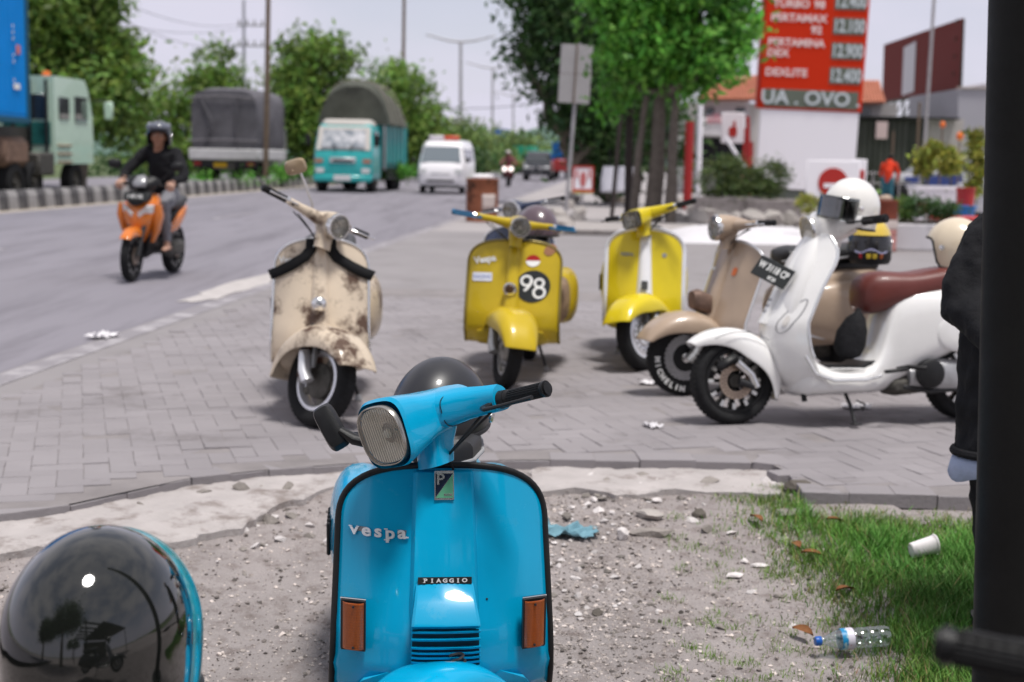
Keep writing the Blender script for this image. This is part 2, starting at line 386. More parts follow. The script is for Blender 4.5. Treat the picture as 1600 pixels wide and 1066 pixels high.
        for i in range(24):
            for rr in (.068, .082):
                hh.join(MB().lathe([(0, 0), (.004, 0), (.004, .002 * side), (0, .002 * side)], None, 8, 'Y'), T @ Matrix.Rotation(2 * PI * (i + (rr > .07) * .5) / 24, 4, 'Y') @ Matrix.Translation((rr, side * h * .98, 0)))
        tag(hh.build('disc_holes', BLK, dsc, smooth=False), kind='stuff')

def fender_mb(c, a0=12, a1=158, Rr=.262, w=.125, D=.13, nose=.05, n=26, nb=18, tip=.45):
    """hood over the front wheel; angles measured from straight ahead, up and back"""
    rs = []
    for i in range(n + 1):
        t = i / n; a = R(lerp(a0, a1, t)); wid = w * (tip + (1 - tip) * math.sin(PI * min(1, t * 1.45 + .06) / 2) ** .8) * (1 - .25 * max(0, t - .75) * 4 * .5)
        rr = Rr + nose * max(0, 1 - t * 2.2) ** 1.5; dep = D * (.12 + .88 * math.sin(PI * min(1, .05 + t * .9)) ** .9)
        ring = []
        for j in range(nb + 1):
            b = -1 + 2 * j / nb; y = wid * math.sin(b * PI / 2) ** 1 if abs(b) < 1 else wid * b
            y = wid * math.copysign(min(1, abs(b) * 1.25) ** .85, b); r = rr - dep * max(0, (abs(b) - .15) / .85) ** 2.6
            ring.append((c[0] + r * math.cos(a), y, c[2] + r * math.sin(a)))
        rs.append(ring)
    return MB().rings(rs, False, False)

def grip_set(root, m, y0, sgn, base, d, L=.125, r=.0165, gm=None, lever=True, levm=None, ring=True):
    """rubber grip with ribs, end cap, brake lever; base = start point, d = direction (unit)"""
    d = Vector(d).normalized(); b = Vector(base); gm = gm or BLK
    pr = []; k = 22
    g = MB()
    pts = []; rr = []
    for i in range(k):
        t = i / (k - 1); pts.append(b + d * (L * t)); rr.append(r * (1.0 if i % 2 else .93) if 1 < i < k - 2 else r * 1.16)
    g.tube(pts, rr, 16).xf(m); go = g.build('grip', gm, root, ang=50)
    ribs = MB(); u = d.orthogonal().normalized(); v = d.cross(u)
    for i in range(20):
        a = 2 * PI * i / 20; o = u * math.cos(a) + v * math.sin(a)
        ribs.tube([b + d * (L * .1) + o * r, b + d * (L * .9) + o * r], .0013, 5)
    tag(ribs.xf(m).build('grip_ribs', gm, go), kind='stuff')
    MB().lathe([(.004, 0), (r * .9, 0), (r * .9, .004), (0, .005)], None, 16).xf(m @ frame(b + d * (L + .001), u, v)).build('grip_end', gm, go)
    if lever:
        f = Vector((.055, 0, -.004)); s0 = b - d * .035 + Vector((.022, 0, -.004))
        lp = [s0, s0 + f * .5, s0 + f + d * .03, s0 + f * .98 + d * .08, s0 + f * .78 + d * .13, s0 + f * .74 + d * .165]
        MB().tube(lp, [.009, .0085, .007, .006, .0055, .0075], 10, sq=(1, .75)).xf(m).build('brake_lever', levm or CHR, root)
        MB().box(s0 - Vector((.01, 0, 0)), (.03, .03, .022), None, .006).xf(m).build('lever_bracket', SATIN, root)

def headlamp(root, m, c, r=.07, dep=.03, ringm=None, sq=2.0, ry=None, tilt=0, flutes=True, lens_e=.012):
    """bezel, reflector and fluted glass facing +X at c; sq>2 makes the outline squarish"""
    ry = ry or r; q = m @ Matrix.Translation(c) @ Matrix.Rotation(tilt, 4, 'Y'); rs = []
    for x, k in ((-.004, .985), (.006, .985), (.010, .965), (.010, .935), (.0, .925)) if sq > 2.1 else ((-.012, 1.04), (.010, 1.04), (.020, 1.0), (.020, .90), (.006, .86)):
        rs.append(SE((x, 0, 0), Y_, Z_, r * k, ry * k, sq, 40))
    lamp = MB().rings(rs, False).xf(q).build('headlight_bezel', ringm or CHR, root, ang=50)
    rs = [SE((-dep * (1 - k * k) + .0, 0, 0), Y_, Z_, r * .9 * k, ry * .9 * k, sq, 40) for k in (.05, .3, .5, .7, .85, 1)]
    rf = MB().rings(rs, False).xf(q).build('reflector', REFL if sq > 2.1 and sq < 4 else REFL2, lamp)
    MB().rings([SE((-dep * .45 + .001 * k, 0, 0), Y_, Z_, r * .30 * (1 - k * .3), ry * .34 * (1 - k * .3), 2, 20) for k in (0, 1, 2)]).xf(q).build('bulb_shield', M('bulb_shield', (.30, .29, .27), .3, .7), lamp)
    MB().ell((-dep * .35, 0, 0), (.012, .012, .012), 12, 8).xf(q).build('bulb', M('bulb_glass', (.7, .68, .6), .1, coat=.5), lamp)
    rs = []; NU, NV = 176, 20
    for i in range(NV + 1):
        v = -1 + 2 * i / NV; row = []
        for j in range(NU + 1):
            u = -1 + 2 * j / NU; e = sq
            # map square onto the outline
            lim = max(0, 1 - abs(v) ** e) ** (1 / e); y = u * lim * r * .93; z = v * ry * .93
            fl = .0007 * math.cos(u * lim * 68) if flutes and sq > 2.1 else 0 if flutes else 0
            row.append((.006 + lens_e * (1 - (u * lim) ** 2 * .6 - v * v * .4) + fl, y, z))
        rs.append(row)
    MB().rings(rs, False, False).xf(q).build('headlight_glass', LENS, lamp, ang=80)
    if flutes:
        bars = MB()
        for i in range(-8, 9):
            y = i * r * .105; lim = max(0, 1 - abs(y / (r * .9)) ** sq) ** (1 / sq)
            if lim > .15: bars.tube([(.003, y, -ry * .88 * lim), (.003, y, ry * .88 * lim)], .0009, 5)
        tag(bars.xf(q).build('lens_flutes', M('flute_glass', (.33, .32, .29), .2, .3, coat=.4), lamp), kind='stuff')
    return lamp

def cowl_mb(sg, L=(-.86, .0), y=.205, z=.46, ry=.095, rz=.185, e=2.5):
    rs = []; n = 22; xc = (L[0] + L[1]) / 2; hl = (L[1] - L[0]) / 2
    for i in range(n + 1):
        t = -1 + 2 * i / n; t = max(-.999, min(.999, t)); k = (1 - abs(t) ** 2.4) ** (1 / 2.1); drop = .03 * (t * .5) * (-1)
        rs.append(SE((xc + hl * t, sg * (y - .04 * t * t - .012 * t), z + .03 * t - .02 * t * t), Y_, Z_, ry * k + .001, rz * k ** .8 + .001, e, 28))
    return MB().rings(rs)

def make_scooter(name, label, pos, heading, paint, lean=0, steer=0, sh=None, trim=None, wheel='disc', rimc=None, headset='round', wheelside=1, gripm=None, seat=SEATB, seatz=.78, fender=None, stand='centre', levm=None, fc=None, bars_up=.0, group=None, letters=None, lower=None, cowly=.205, brk=BLK, barL=.21, grip_l=.13, extras=None, seatkind='bench', scale=1.0, spine=True, wr=.215, hroll=0, backlean=0):
    """classic pressed-steel scooter; pos = where the front wheel touches the ground"""
    rz = Matrix.Rotation(heading, 4, 'Z'); off = rz @ Vector((.62 * scale, 0, 0))
    root = empty(name, Vector(pos) - off, (lean, 0, heading), label, 'scooter', group)
    root.scale = (scale,) * 3
    sh = sh or Shield(); S = steer_m(steer); I = Matrix(); lower = lower or paint
    pn = sh.sheet(); shield = pn.build('leg_shield', paint, root, solid=.004, ang=60)
    tr = MB().tube(sh.outline(0), .0085, 10).build('shield_edging', trim or CHR, root)
    if spine:
        zt = sh.top - .03; rs = []
        for i in range(13):
            t = i / 12; z = lerp(.34, zt, t); c_ = sh.pt(0, z); wd_ = lerp(.062, .034, t ** .7); dp = lerp(.055, .016, t ** .6) * (.25 if i in (0, 12) else 1)
            rs.append([sh.pt(wd_ * k, z, dp * (1 - abs(k) ** 3) - .002) for k in [-1 + 2 * j / 12 for j in range(13)]])
        MB().rings(rs, False, False).build('horn_cover', paint if spine is True else spine, root, ang=60)
    # floor, tunnel and inner side
    rs = []
    for x, zt, hw in ((.47, .34, .20), (.455, .29, .22), (.42, .262, .235), (.34, .25, .24), (.1, .25, .235), (-.06, .25, .215), (-.12, .26, .18)):
        rs.append([(x, -hw, zt), (x, -hw * .97, zt + .012), (x, 0, zt + .018), (x, hw * .97, zt + .012), (x, hw, zt), (x, hw * .96, zt - .03), (x, 0, zt - .045), (x, -hw * .96, zt - .03)])
    MB().rings(rs).build('floorboard', lower, root, sub=1)
    for y in (-.19, -.15, -.045, .045, .15, .19):
        MB().tube([(.44, y, .293), (.38, y, .275), (.1, y, .272), (-.05, y, .27)], .007, 8, sq=(1.6, .7)).build('floor_strip', CHR if abs(y) > .1 else GREYR, root)
    MB().rings([SE((x, 0, z), Y_, Z_, a, b, 3, 20) for x, z, a, b in ((.46, .30, .06, .05), (.2, .27, .055, .04), (-.05, .28, .065, .05), (-.12, .34, .10, .10))]).build('tunnel', lower, root)
    # body
    secs = [(-.06, .44, .085, .15), (-.09, .455, .14, .20), (-.16, .475, .17, .225), (-.35, .49, .185, .235), (-.55, .49, .18, .235), (-.72, .48, .15, .21), (-.86, .455, .10, .155), (-.93, .44, .05, .09), (-.945, .435, .02, .04)]
    MB().rings([SE((x, 0, z), Y_, Z_, a, b, 3, 28) for x, z, a, b in secs]).build('body', paint, root)
    for sg in (-1, 1):
        cw = cowl_mb(sg, y=cowly).build('side_cowl', lower, root)
        if sg == -1:
            for i in range(5): MB().box((-.30 - .045 * i, sg * .300, .46), (.012, .012, .11), (0, .25, 0), .004).build('cowl_vent', BLK, cw)
        MB().tube([(-.86 + .86 * t, sg * (.235 - .06 * (2 * t - 1) ** 2), .30 + .06 * (2 * t - 1) ** 2) for t in [i / 12 for i in range(13)]], .008, 8).build('cowl_trim', trim or CHR, cw)
    MB().box((-.93, 0, .53), (.05, .09, .06), None, .012).build('tail_light', REDL, root)
    MB().box((-.965, 0, .36), (.006, .19, .11), (0, -.15, 0)).build('rear_plate', BLACKP, root, smooth=False)
    # seat
    if seatkind == 'bench':
        ss = [(.02, seatz - .01, .05, .025), (0, seatz, .10, .04), (-.08, seatz + .01, .13, .05), (-.25, seatz + .005, .14, .05), (-.38, seatz + .02, .14, .05), (-.58, seatz + .022, .13, .052), (-.68, seatz + .01, .11, .045), (-.70, seatz, .06, .02)]
        st = MB().rings([SE((x, 0, z), Y_, Z_, a, b, 3.2, 26) for x, z, a, b in ss]).build('seat', seat, root)
        MB().tube([SE((x, 0, z - .02), Y_, Z_, a * 1.02, b, 3, 26)[0] for x, z, a, b in ss], .006, 8).build('seat_piping', GREYR, st)
        MB().tube([SE((x, 0, z - .02), Y_, Z_, a * 1.02, b, 3, 26)[13] for x, z, a, b in ss], .006, 8).build('seat_piping', GREYR, st)
        MB().rings([SE((x, 0, seatz - .055), Y_, Z_, a, .03, 3, 20) for x, a in ((-.03, .08), (-.1, .12), (-.55, .12), (-.64, .08))]).build('seat_base', BLK, root)
    # engine, exhaust, rear wheel
    MB().box((-.45, -.10, .25), (.34, .14, .15), (0, .1, 0), .04).build('engine', GREASE, root)
    MB().tube([(-.35, -.1, .22), (-.45, -.14, .17), (-.6, -.16, .17), (-.78, -.16, .2)], [.05, .055, .055, .03], 14).build('exhaust', SATIN, root)
    MB().tube([(-.55, .04, .2), (-.75, .09, .42)], .022, 10).build('rear_damper', SATIN, root)
    wheel_parts(root, I, Vector((-.62, 0, .215)), kind='disc' if wheel != 'perforated' else wheel, rimc=rimc)
    # stand
    if stand == 'centre':
        for sg in (-1, 1):
            lg = MB().tube([(-.02, sg * .06, .24), (-.05, sg * .11, .22), (-.09, sg * .165, .03)], .0095, 10).build('stand_leg', SATIN, root)
            MB().rings([SE((-.09, sg * .168, z), X_, Y_, a, a, 2, 12) for z, a in ((.004, .02), (.018, .018), (.035, .012))]).build('stand_foot', GREYR, lg)
    else:
        MB().tube([(.02, .12, .24), (.0, .17, .16), (-.03, .235, .01)], .009, 10).build('side_stand', SATIN, root)
        MB().tube([(-.03, .235, .012), (-.03, .27, .006)], .012, 8).build('stand_foot', SATIN, root)
    # fork
    MB().tube([AX0 + AXD * (.24 if wheel != 'disc' else .15), AX0 + AXD * .06], .026, 14).xf(S).build('steering_column', brk, root)
    wc = Vector((.62, 0, wr))
    MB().tube([AX0 + AXD * (.22 if wheel != 'disc' else .15) + Vector((0, wheelside * .02, 0)), AX0 + AXD * .10 + Vector((0, wheelside * .072, 0)), AX0 + Vector((-.03, wheelside * .078, -.01))], .018, 12).xf(S).build('fork', brk, root)
    lk = MB().tube([Vector((.545, wheelside * .085, .335)), wc + Vector((-.03, wheelside * .092, .03)), wc + Vector((.005, wheelside * .085, -.01))], [.030, .032, .034], 16, sq=(1, .75)).xf(S).build('fork_link', fc or ALU, root)
    MB().lathe([(.0, 0), (.012, 0), (.012, .01), (0, .011)], None, 12, 'Y').xf(S @ Matrix.Translation((.545, wheelside * .108, .335))).build('pivot_bolt', SATIN, lk)
    sp = MB(); sp.tube([(.53 + .016 * math.cos(a), wheelside * .055 + .016 * math.sin(a), lerp(.30, .30 + (.17 if wheel != 'disc' else .10), a / (14 * PI))) for a in [i * .5 for i in range(int(28 * PI))]], .0035, 6).xf(S).build('spring', SATIN, root)
    MB().tube([(.60, wheelside * .055, .27), (.555, wheelside * .055, .46 if wheel != 'disc' else .39)], .014, 10).xf(S).build('damper', M('damper_grey', (.3, .3, .3), .4, .7), root)
    wheel_parts(root, S, wc, wr, kind=wheel, rimc=rimc, side=wheelside, letters=letters)
    fe = fender_mb(wc, **(fender or {})).xf(S).build('front_fender', lower, root, solid=.004, ang=60, sub=1)
    hs(root, S @ Matrix.Translation(H0) @ Matrix.Rotation(hroll, 4, 'X') @ Matrix.Translation(-H0), headset, paint, trim, gripm, levm, barL, bars_up, grip_l)
    return root, S, sh

H0 = Vector((.30, 0, .945))
def cables(root, T, span=.15, z=-.01):
    for sg in (-1, 1):
        for k in (0, 1):
            a = T @ Vector((.0, sg * (span + .03 * k), z)); b = T @ Vector((.07 + .02 * k, sg * (.09 + .02 * k), z - .055)); c = T @ Vector((.05, sg * .03, -.10)); d = T @ Vector((.03, sg * .012, -.14))
            MB().tube([a.lerp(b, t) * (1 - t) + b.lerp(c, t) * t if t < 1 else c for t in (0, .25, .5, .75, 1)] + [d], .0032, 7).build('control_cable', BLK, root)
def hs(root, S, kind, paint, trim, gripm, levm, barL, up_, gl):
    if kind == 'square':       # angular headset with a squarish lamp
        T = S @ Matrix.Translation(H0)
        neck = MB().rings([SE((.035 - z * .3, 0, z), X_, Y_, a, b, 3, 20) for z, a, b in ((-.115, .040, .042), (-.07, .043, .044), (-.03, .055, .055), (.0, .06, .07))]).xf(T).build('steering_neck', paint, root)
        rs = []
        for x, zc, a, b, e in ((.205, -.002, .083, .081, 3.6), (.195, .0, .086, .085, 3.8), (.15, .003, .075, .073, 4.2), (.09, .005, .066, .056, 4.0), (.03, .007, .070, .047, 3.8), (-.03, .008, .070, .042, 3.4), (-.075, .010, .055, .034, 2.4), (-.09, .006, .02, .015, 2.2)):
            ring = []
            for p in SE((x, 0, zc), Y_, Z_, a, b, e, 36):
                q = Vector(p)
                if q.z > zc: q.z += .014 * (1 - min(1, abs(q.y) / a)) * min(1, (.22 - x) * 7)      # crease along the top
                ring.append(q)
            rs.append(ring)
        hd = MB().rings(rs, False).xf(T).build('headset', paint, root, ang=24)
        for sg in (-1, 1):
            rs = []
            for y, x, z, a, b in ((.02, .03, .008, .085, .044), (.075, .02, .008, .055, .039), (.11, .003, .007, .038, .033), (.15, -.012, .004, .029, .029), (.19, -.022, .002, .0255, .027)):
                ring = []
                for p in SE((x, sg * y, z), X_, Z_, a, b, 3.6, 24):
                    q = Vector(p)
                    if q.z > z: q.z += .012 * (1 - min(1, abs(q.x - x) / a))
                    ring.append(q)
                rs.append(ring)
            MB().rings(rs).xf(T).build('handlebar_arm', paint, root, ang=32)
            d = Vector((-.10, sg, .015)).normalized(); b = Vector((-.022, sg * .192, .002))
            MB().tube([b - d * .002, b + d * .016], [.0225, .0215], 20).xf(T).build('switch_collar', BLK, root)
            grip_set(root, T, 0, sg, b + d * .016, d, gl, .0175, gripm, True, levm)
        cables(root, T, .14, -.02)
        for sg in (-1, 1): MB().tube([Vector((p.x, sg * .078, p.z)) * 1.0 for p in SE((.02, 0, .008), X_, Z_, .0555, .0400, 3.6, 28)], .0012, 5).xf(T).build('seam', BLK, root)
        hl = headlamp(root, T, Vector((.207, 0, -.002)), .079, .045, M('lamp_rim', (.42, .41, .38), .25, .9), 2.7, .076, tilt=R(4))
        return
    if kind == 'smallsquare':
        T = S @ Matrix.Translation(H0)
        MB().rings([SE((.035 - z * .3, 0, z), X_, Y_, a, b, 3, 20) for z, a, b in ((-.125, .04, .04), (-.05, .042, .042), (.0, .05, .06))]).xf(T).build('steering_neck', paint, root)
        MB().rings([SE((x, 0, z), Y_, Z_, a, b, 4, 28) for x, z, a, b in ((.17, -.01, .072, .055), (.10, .0, .075, .055), (.02, .012, .07, .042), (-.05, .012, .05, .03), (-.06, .01, .02, .01))], False).xf(T).build('headset', paint, root)
        for sg in (-1, 1):
            MB().rings([SE((x, sg * y, z), X_, Z_, a, b, 3, 20) for y, x, z, a, b in ((.02, .03, .012, .07, .04), (.09, .0, .016, .04, .033), (.16, -.02, .02, .026, .026), (.20, -.03, .024, .022, .023))]).xf(T).build('handlebar_arm', paint, root)
            d = Vector((-.16, sg, .05)).normalized(); b = Vector((-.03, sg * .20, .024)); MB().tube([b, b + d * .02], .019, 16).xf(T).build('switch_collar', CHR, root)
            grip_set(root, T, 0, sg, b + d * .016, d, gl, .0155, gripm, True, levm or BLK)
        cables(root, T)
        headlamp(root, T, Vector((.172, 0, -.01)), .070, .035, BLK, 5, .055, lens_e=.006)
        return
    if kind == 'none': return
    # round lamp headset with swept bars
    T = S @ Matrix.Translation(H0)
    MB().rings([SE((.035 - z * .3, 0, z), X_, Y_, a, b, 2.5, 20) for z, a, b in ((-.125, .038, .038), (-.05, .042, .042), (.0, .05, .055))]).xf(T).build('steering_neck', paint, root)
    r = .062 if kind == 'round' else .072
    MB().rings([SE((x, 0, z), Y_, Z_, a, b, 2.3, 32) for x, z, a, b in ((.128, -.004, r, r), (.10, .0, r, r), (.05, .008, r * .95, r * .82), (.0, .014, r * .8, r * .6), (-.05, .015, r * .5, r * .4), (-.065, .014, .01, .01))], False).xf(T).build('headset', paint, root)
    for sg in (-1, 1):
        MB().rings([SE((x, sg * y, z), X_, Z_, a, b, 2.4, 20) for y, x, z, a, b in ((.02, .03, .006, .052, .038), (.08, .02, .010 + up_ * .2, .036, .028), (.15, -.01, .016 + up_ * .6, .023, .02), (barL, -.035, .02 + up_, .018, .018))]).xf(T).build('handlebar_arm', paint, root)
        d = Vector((-.20, sg, .02 + up_ * 3)).normalized(); b = Vector((-.035, sg * barL, .02 + up_)); MB().tube([b, b + d * .018], .018, 16).xf(T).build('switch_collar', CHR, root)
        grip_set(root, T, 0, sg, b + d * .016, d, gl, .0155, gripm, True, levm)
    cables(root, T)
    headlamp(root, T, Vector((.128, 0, -.004)), r * .98, .04, CHR, 2.0, lens_e=.014)

def put(mb, name, mat, parent, **k): return mb.build(name, mat, parent, **k)
# ------------------------------------------------------------------ helmets
# helmet space: face towards +X, origin at the bottom centre
def helmet(name, label, loc, rot, shellm, kind='open', size=1.0, trimm=None, group=None, rear=None, visor=None, piv=True):
    root = empty(name, loc, rot, label, 'helmet', group); root.scale = (size,) * 3
    trimm = trimm or BLK
    ax, ay, az, cz = .145, .122, .150, .125
    face_a = {'open': 62, 'half': 0, 'dome': 0, 'full': 50, 'goggle': 50}[kind]
    nu, nv = 48, 30; rs = []; edge = []
    # shell as rows from crown to rim; at the front the rim is higher
    for i in range(nv + 1):
        row = []
        for j in range(nu):
            th = -PI + 2 * PI * j / nu                       # 0 = front
            f = max(0, math.cos(th)) if abs(th) < PI / 2 else 0
            front = 1 / (1 + math.exp((abs(math.degrees(th)) - face_a) / 4.5)) if face_a else 0
            low = 128 - {'half': 30, 'dome': 6}.get(kind, 0)
            pe = lerp(low, 74 if kind != 'full' else 72, front)    # polar angle of the rim
            a = R(pe) * i / nv; sx = ax * (1 + .07 * max(0, -math.cos(th)) ** .8)
            k = math.sin(a) if a < PI / 2 else 1 - .16 * (1 - math.sin(a)) ** .8 * 1.2
            row.append((sx * k * math.cos(th), ay * k * math.sin(th), cz + az * math.cos(a)))
        rs.append(row)
    edge = rs[-1]
    MB().rings(rs, False, True).build('shell', shellm, root, solid=.008, ang=80)
    MB().tube(edge + [edge[0]], .006, 8).build('edge_trim', trimm, root)
    lin = [[Vector((p[0] * .93, p[1] * .93, cz + (p[2] - cz) * .93)) for p in r] for r in rs[:-1]]
    MB().rings(lin, False, True).build('lining', M('helmet_lining', (.03, .03, .03), .95), root)
    if kind in ('full', 'goggle'):
        rr = []
        for j in range(17):
            th = R(lerp(-64, 64, j / 16)); cx, cy = (ax + .035) * math.cos(th), (ay + .004) * math.sin(th)
            nrm = Vector((math.cos(th), math.sin(th), 0)); rr.append([Vector((cx * .94, cy, .050)) + nrm * x + Z_ * z for x, z in ((-.004, .040), (.010, .030), (.010, -.02), (-.004, -.045), (-.024, -.036), (-.024, .034))])
        MB().rings(rr).build('chin_bar', shellm if kind == 'full' else trimm, root)
    if visor:
        rr = []
        for i in range(9):
            z = lerp(.085 if kind != 'open' else .06, .175, i / 8); row = []
            for j in range(25):
                th = R(lerp(-72, 72, j / 24)); k = 1.07; row.append(((ax + .004) * k * math.cos(th) + .012 * math.cos(th), ay * k * math.sin(th), z))
            rr.append(row)
        MB().rings(rr, False, False).build('visor', visor, root, solid=.002)
    for sg in ((-1, 1) if piv else ()):
        MB().lathe([(0, 0), (.014, 0), (.013, .006), (0, .008)], Matrix.Translation((.035, sg * (ay + .002), .13)) @ Matrix.Rotation(-sg * PI / 2, 4, 'X'), 16).build('pivot', CHR, root)
    return root

# ------------------------------------------------------------------ the blue scooter in front
DZ = -.235                      # level of the dirt where the blue scooter stands
BLUE = M('sky_blue_paint', (.0005, .345, .60), .25, coat=.45, spec=.25, var=.06, vs=3, dark=(.02, .33, .54), dmask=(.60, .80), ds=11)
sh = Shield(W=.262, top=.82, zc=.655, zb=.26, n=2.7, Wb=.276)
blue, S, sh = make_scooter('motor_scooter', 'bright blue scooter in sharp focus with a squarish headlight and amber indicators', (-.135, 3.20, DZ), R(-84), BLUE, steer=R(-52), sh=sh, trim=BLK, headset='square', fender=dict(w=.135, D=.09, tip=.75, nose=.0, a0=-5, Rr=.214), wr=.188, spine=False, levm=BLK, grip_l=.125, hroll=R(-1))
# pressed centre panel and nose
rs = []
for z, hw, e, top in ((.275, .082, .006, 0), (.30, .084, .026, 0), (.50, .080, .026, 0), (.56, .078, .024, 0), (.76, .072, .020, 0), (.800, .070, .018, 0), (.808, .066, .002, 0)):
    rs.append([sh.pt(y, z, q) for y, q in ((-hw - .006, -.002), (-hw, e * .55), (-hw + .006, e), (-hw + .016, e * .93), (-hw * .3, e * .9), (0, e * .96), (hw * .3, e * .9), (hw - .016, e * .93), (hw - .006, e), (hw, e * .55), (hw + .006, -.002))])
panel = MB().rings(rs, False, False).build('centre_panel', BLUE, blue, ang=30)
rs = []
for z, hw, e in ((.548, .066, .022), (.540, .067, .030), (.50, .070, .048), (.452, .074, .072), (.445, .0745, .073), (.440, .074, .060)):
    rs.append([sh.pt(y, z, q) for y, q in ((-hw - .003, .02), (-hw, e - .005), (-hw + .006, e), (0, e + .003), (hw - .006, e), (hw, e - .005), (hw + .003, .02))])
nose = MB().rings(rs, False, False).build('nose_cover', BLUE, blue, ang=30)
rs = [[sh.pt(y, z, q) for y, q in ((-hw - .002, .02), (-hw, e), (0, e + .002), (hw, e), (hw + .002, .02))] for z, hw, e in ((.438, .073, .056), (.36, .076, .048), (.352, .078, .05), (.34, .079, .03))]
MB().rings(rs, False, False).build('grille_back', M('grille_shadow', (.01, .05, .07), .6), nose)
for i in range(7):
    z = .434 - i * .0115; rs = []
    for y in np.linspace(-.0755, .0755, 9):
        e = .066 - i * .0012 - (.006 if abs(y) > .07 else 0); c_ = sh.pt(y, z, e); rs.append([c_ + Vector((.004, 0, .0005)), c_ + Vector((.002, 0, -.0045)), c_ + Vector((-.014, 0, -.006)), c_ + Vector((-.014, 0, -.001))])
    MB().rings(rs).build('grille_slat', BLUE, nose)
rs = [[sh.pt(y, z, q) for y, q in ((-hw, .01), (-hw, e), (0, e + .002), (hw, e), (hw, .01))] for z, hw, e in ((.352, .080, .03), (.348, .080, .066), (.335, .082, .066), (.33, .083, .03))]
MB().rings(rs, False, False).build('nose_lip', BLUE, nose, ang=30)
MB().box(sh.pt(0, .318, .02), (.03, .10, .03), None, .004).build('horn_opening', M('dark_gap', (.008, .008, .008), .9), blue)
# emblem: dark blue and green halves with P
em = MB().rings([[sh.pt(x * .0235, .769 + y * .034, e) for x, y in ((-1, -1), (1, -1), (1, 1), (-1, 1))] for e in (.012, .0235, .0245)]).build('emblem', CHR, blue, ang=20)
def flat(pts, y, z, e): 
    m = MB(); m.add([(p[0], p[1], 0) for p in pts], [tuple(range(len(pts)))]); return sh.map(m, y, z, 0, e)
flat([(-.021, -.030), (.021, .030), (-.021, .030)], 0, .769, .0255).build('emblem_blue', M('emblem_navy', (.006, .015, .045), .2, coat=.6), em, smooth=False)
flat([(-.021, -.032), (.021, -.032), (.021, .029)], 0, .769, .0257).build('emblem_green', M('emblem_green_enamel', (.10, .33, .20), .2, coat=.6), em, smooth=False)
sh.map(text_mb('P', .040, .0006, .0004), -.0095, .782, 0, .0262).build('emblem_letter', CHR, em, smooth=False)
sh.map(text_mb('acce', .011, .0003, .0003), .009, .748, 0, .0262).build('emblem_small_word', CHR, em, smooth=False)
# chromed word and the model strip
vx = 0; wordm = M('badge_metal', (.82, .82, .82), .35, .5)
WX = {'v': 0, 'e': .0295, 's': .058, 'p': .087, 'a': .1155}
bar = MB(); bar.add([(p[0], p[1], 0) for p in [(-.058, -.004), (.066, -.0045), (.068, .0075), (-.05, .0085)]], [(0, 1, 2, 3)])
word = sh.map(bar, -.160, .658, 0, .0032).build('badge_bar', M('badge_shadow_chrome', (.25, .25, .26), .3, .9), blue, smooth=False)
for chx, x in WX.items():
    t = text_mb(chx, .043 if chx != 'p' else .042, .0012, .0022, sx=1.12)
    # slab serifs
    if chx == 'v':
        t.box((-.0105, .0100, 0), (.009, .0026, .0044)).box((.0105, .0100, 0), (.007, .0026, .0044)); t.fn(lambda p: (p.x * .86, p.y * .86 - .0012, p.z))
    if chx == 'p': t.box((-.010, .0105, 0), (.008, .003, .0044)).box((-.008, -.0165, 0), (.013, .003, .0044))
    if chx == 'a': t.box((.0125, -.0108, 0), (.007, .003, .0044))
    sh.map(t, -.160 - .058 + x, .658 + (-.002 if chx == 'p' else 0), R(1), .006).build('badge_letter', wordm, word, smooth=False)
st = MB().rings([[sh.pt(x, .549 + z, e) for x, z in ((-.0625, -.0078), (.0625, -.0078), (.0625, .0078), (-.0625, .0078))] for e in (.015, .031, .032)]).build('name_strip', BLACKP, blue, ang=20)
for i, chx in enumerate('PIAGGIO'):
    t = text_mb(chx, .0135, .0006, .0005, sx=1.15)
    if chx in 'PI': t.box((0 if chx == 'I' else -.003, -.0045, 0), (.0055, .0013, .001)).box((0 if chx == 'I' else -.003, .0045, 0), (.0055, .0013, .001))
    sh.map(t, -.0455 + i * .0152, .549, 0, .0335).build('name_letter', wordm, st, smooth=False)
# indicators
for sg in (-1, 1):
    y0 = sg * .222; rs = []
    for e, k in ((-.005, 1.0), (.010, 1.0), (.014, .97)):
        rs.append([Vector((sh.x0(.445) - .052, y0 + a * .031 * k, .448 + b * .0645 * k)) + Vector((e + .012 + .012 * (1 - sg * a), 0, 0)) for a, b in ((-1, -.93), (-.93, -1), (.93, -1), (1, -.93), (1, .93), (.93, 1), (-.93, 1), (-1, .93))])
    hsng = MB().rings(rs).build('indicator', M('indicator_base', (.015, .015, .017), .35), blue, ang=20)
    rs = []
    for i in range(35):
        z = -.059 + .118 * i / 34; row = []
        for j in range(9):
            a = -.82 + 1.64 * j / 8; row.append(Vector((sh.x0(.445) - .052 + .026 + .012 * (1 - sg * a) + .010 * (1 - (j / 4 - 1) ** 4) + (.0024 if i % 2 else 0), y0 + a * .031, .448 + z)))
        rs.append(row)
    MB().rings(rs, False, False).build('amber_lens', AMB, hsng, ang=80)
    for dz in (-.051, .051):
        MB().lathe([(0, .0), (.0035, 0), (.003, .002), (0, .0022)], Matrix.Translation((sh.x0(.445) + .0005, y0, .448 + dz)) @ Matrix.Rotation(PI / 2, 4, 'Y'), 12).build('screw', SATIN, hsng)
    MB().tube([Vector((sh.x0(.445) - .052 + .02 + .012 * (1 - sg * a), y0 + a * .031, .448 + .0655)) for a in (-1, 1)], .0022, 6).build('lens_edge', CHR, hsng)
MB().lathe([(0, 0), (.003, 0), (.0025, .0015), (0, .002)], Matrix.Translation(sh.pt(.105, .505, .001)) @ Matrix.Rotation(PI / 2, 4, 'Y'), 10).build('rivet', SATIN, blue)
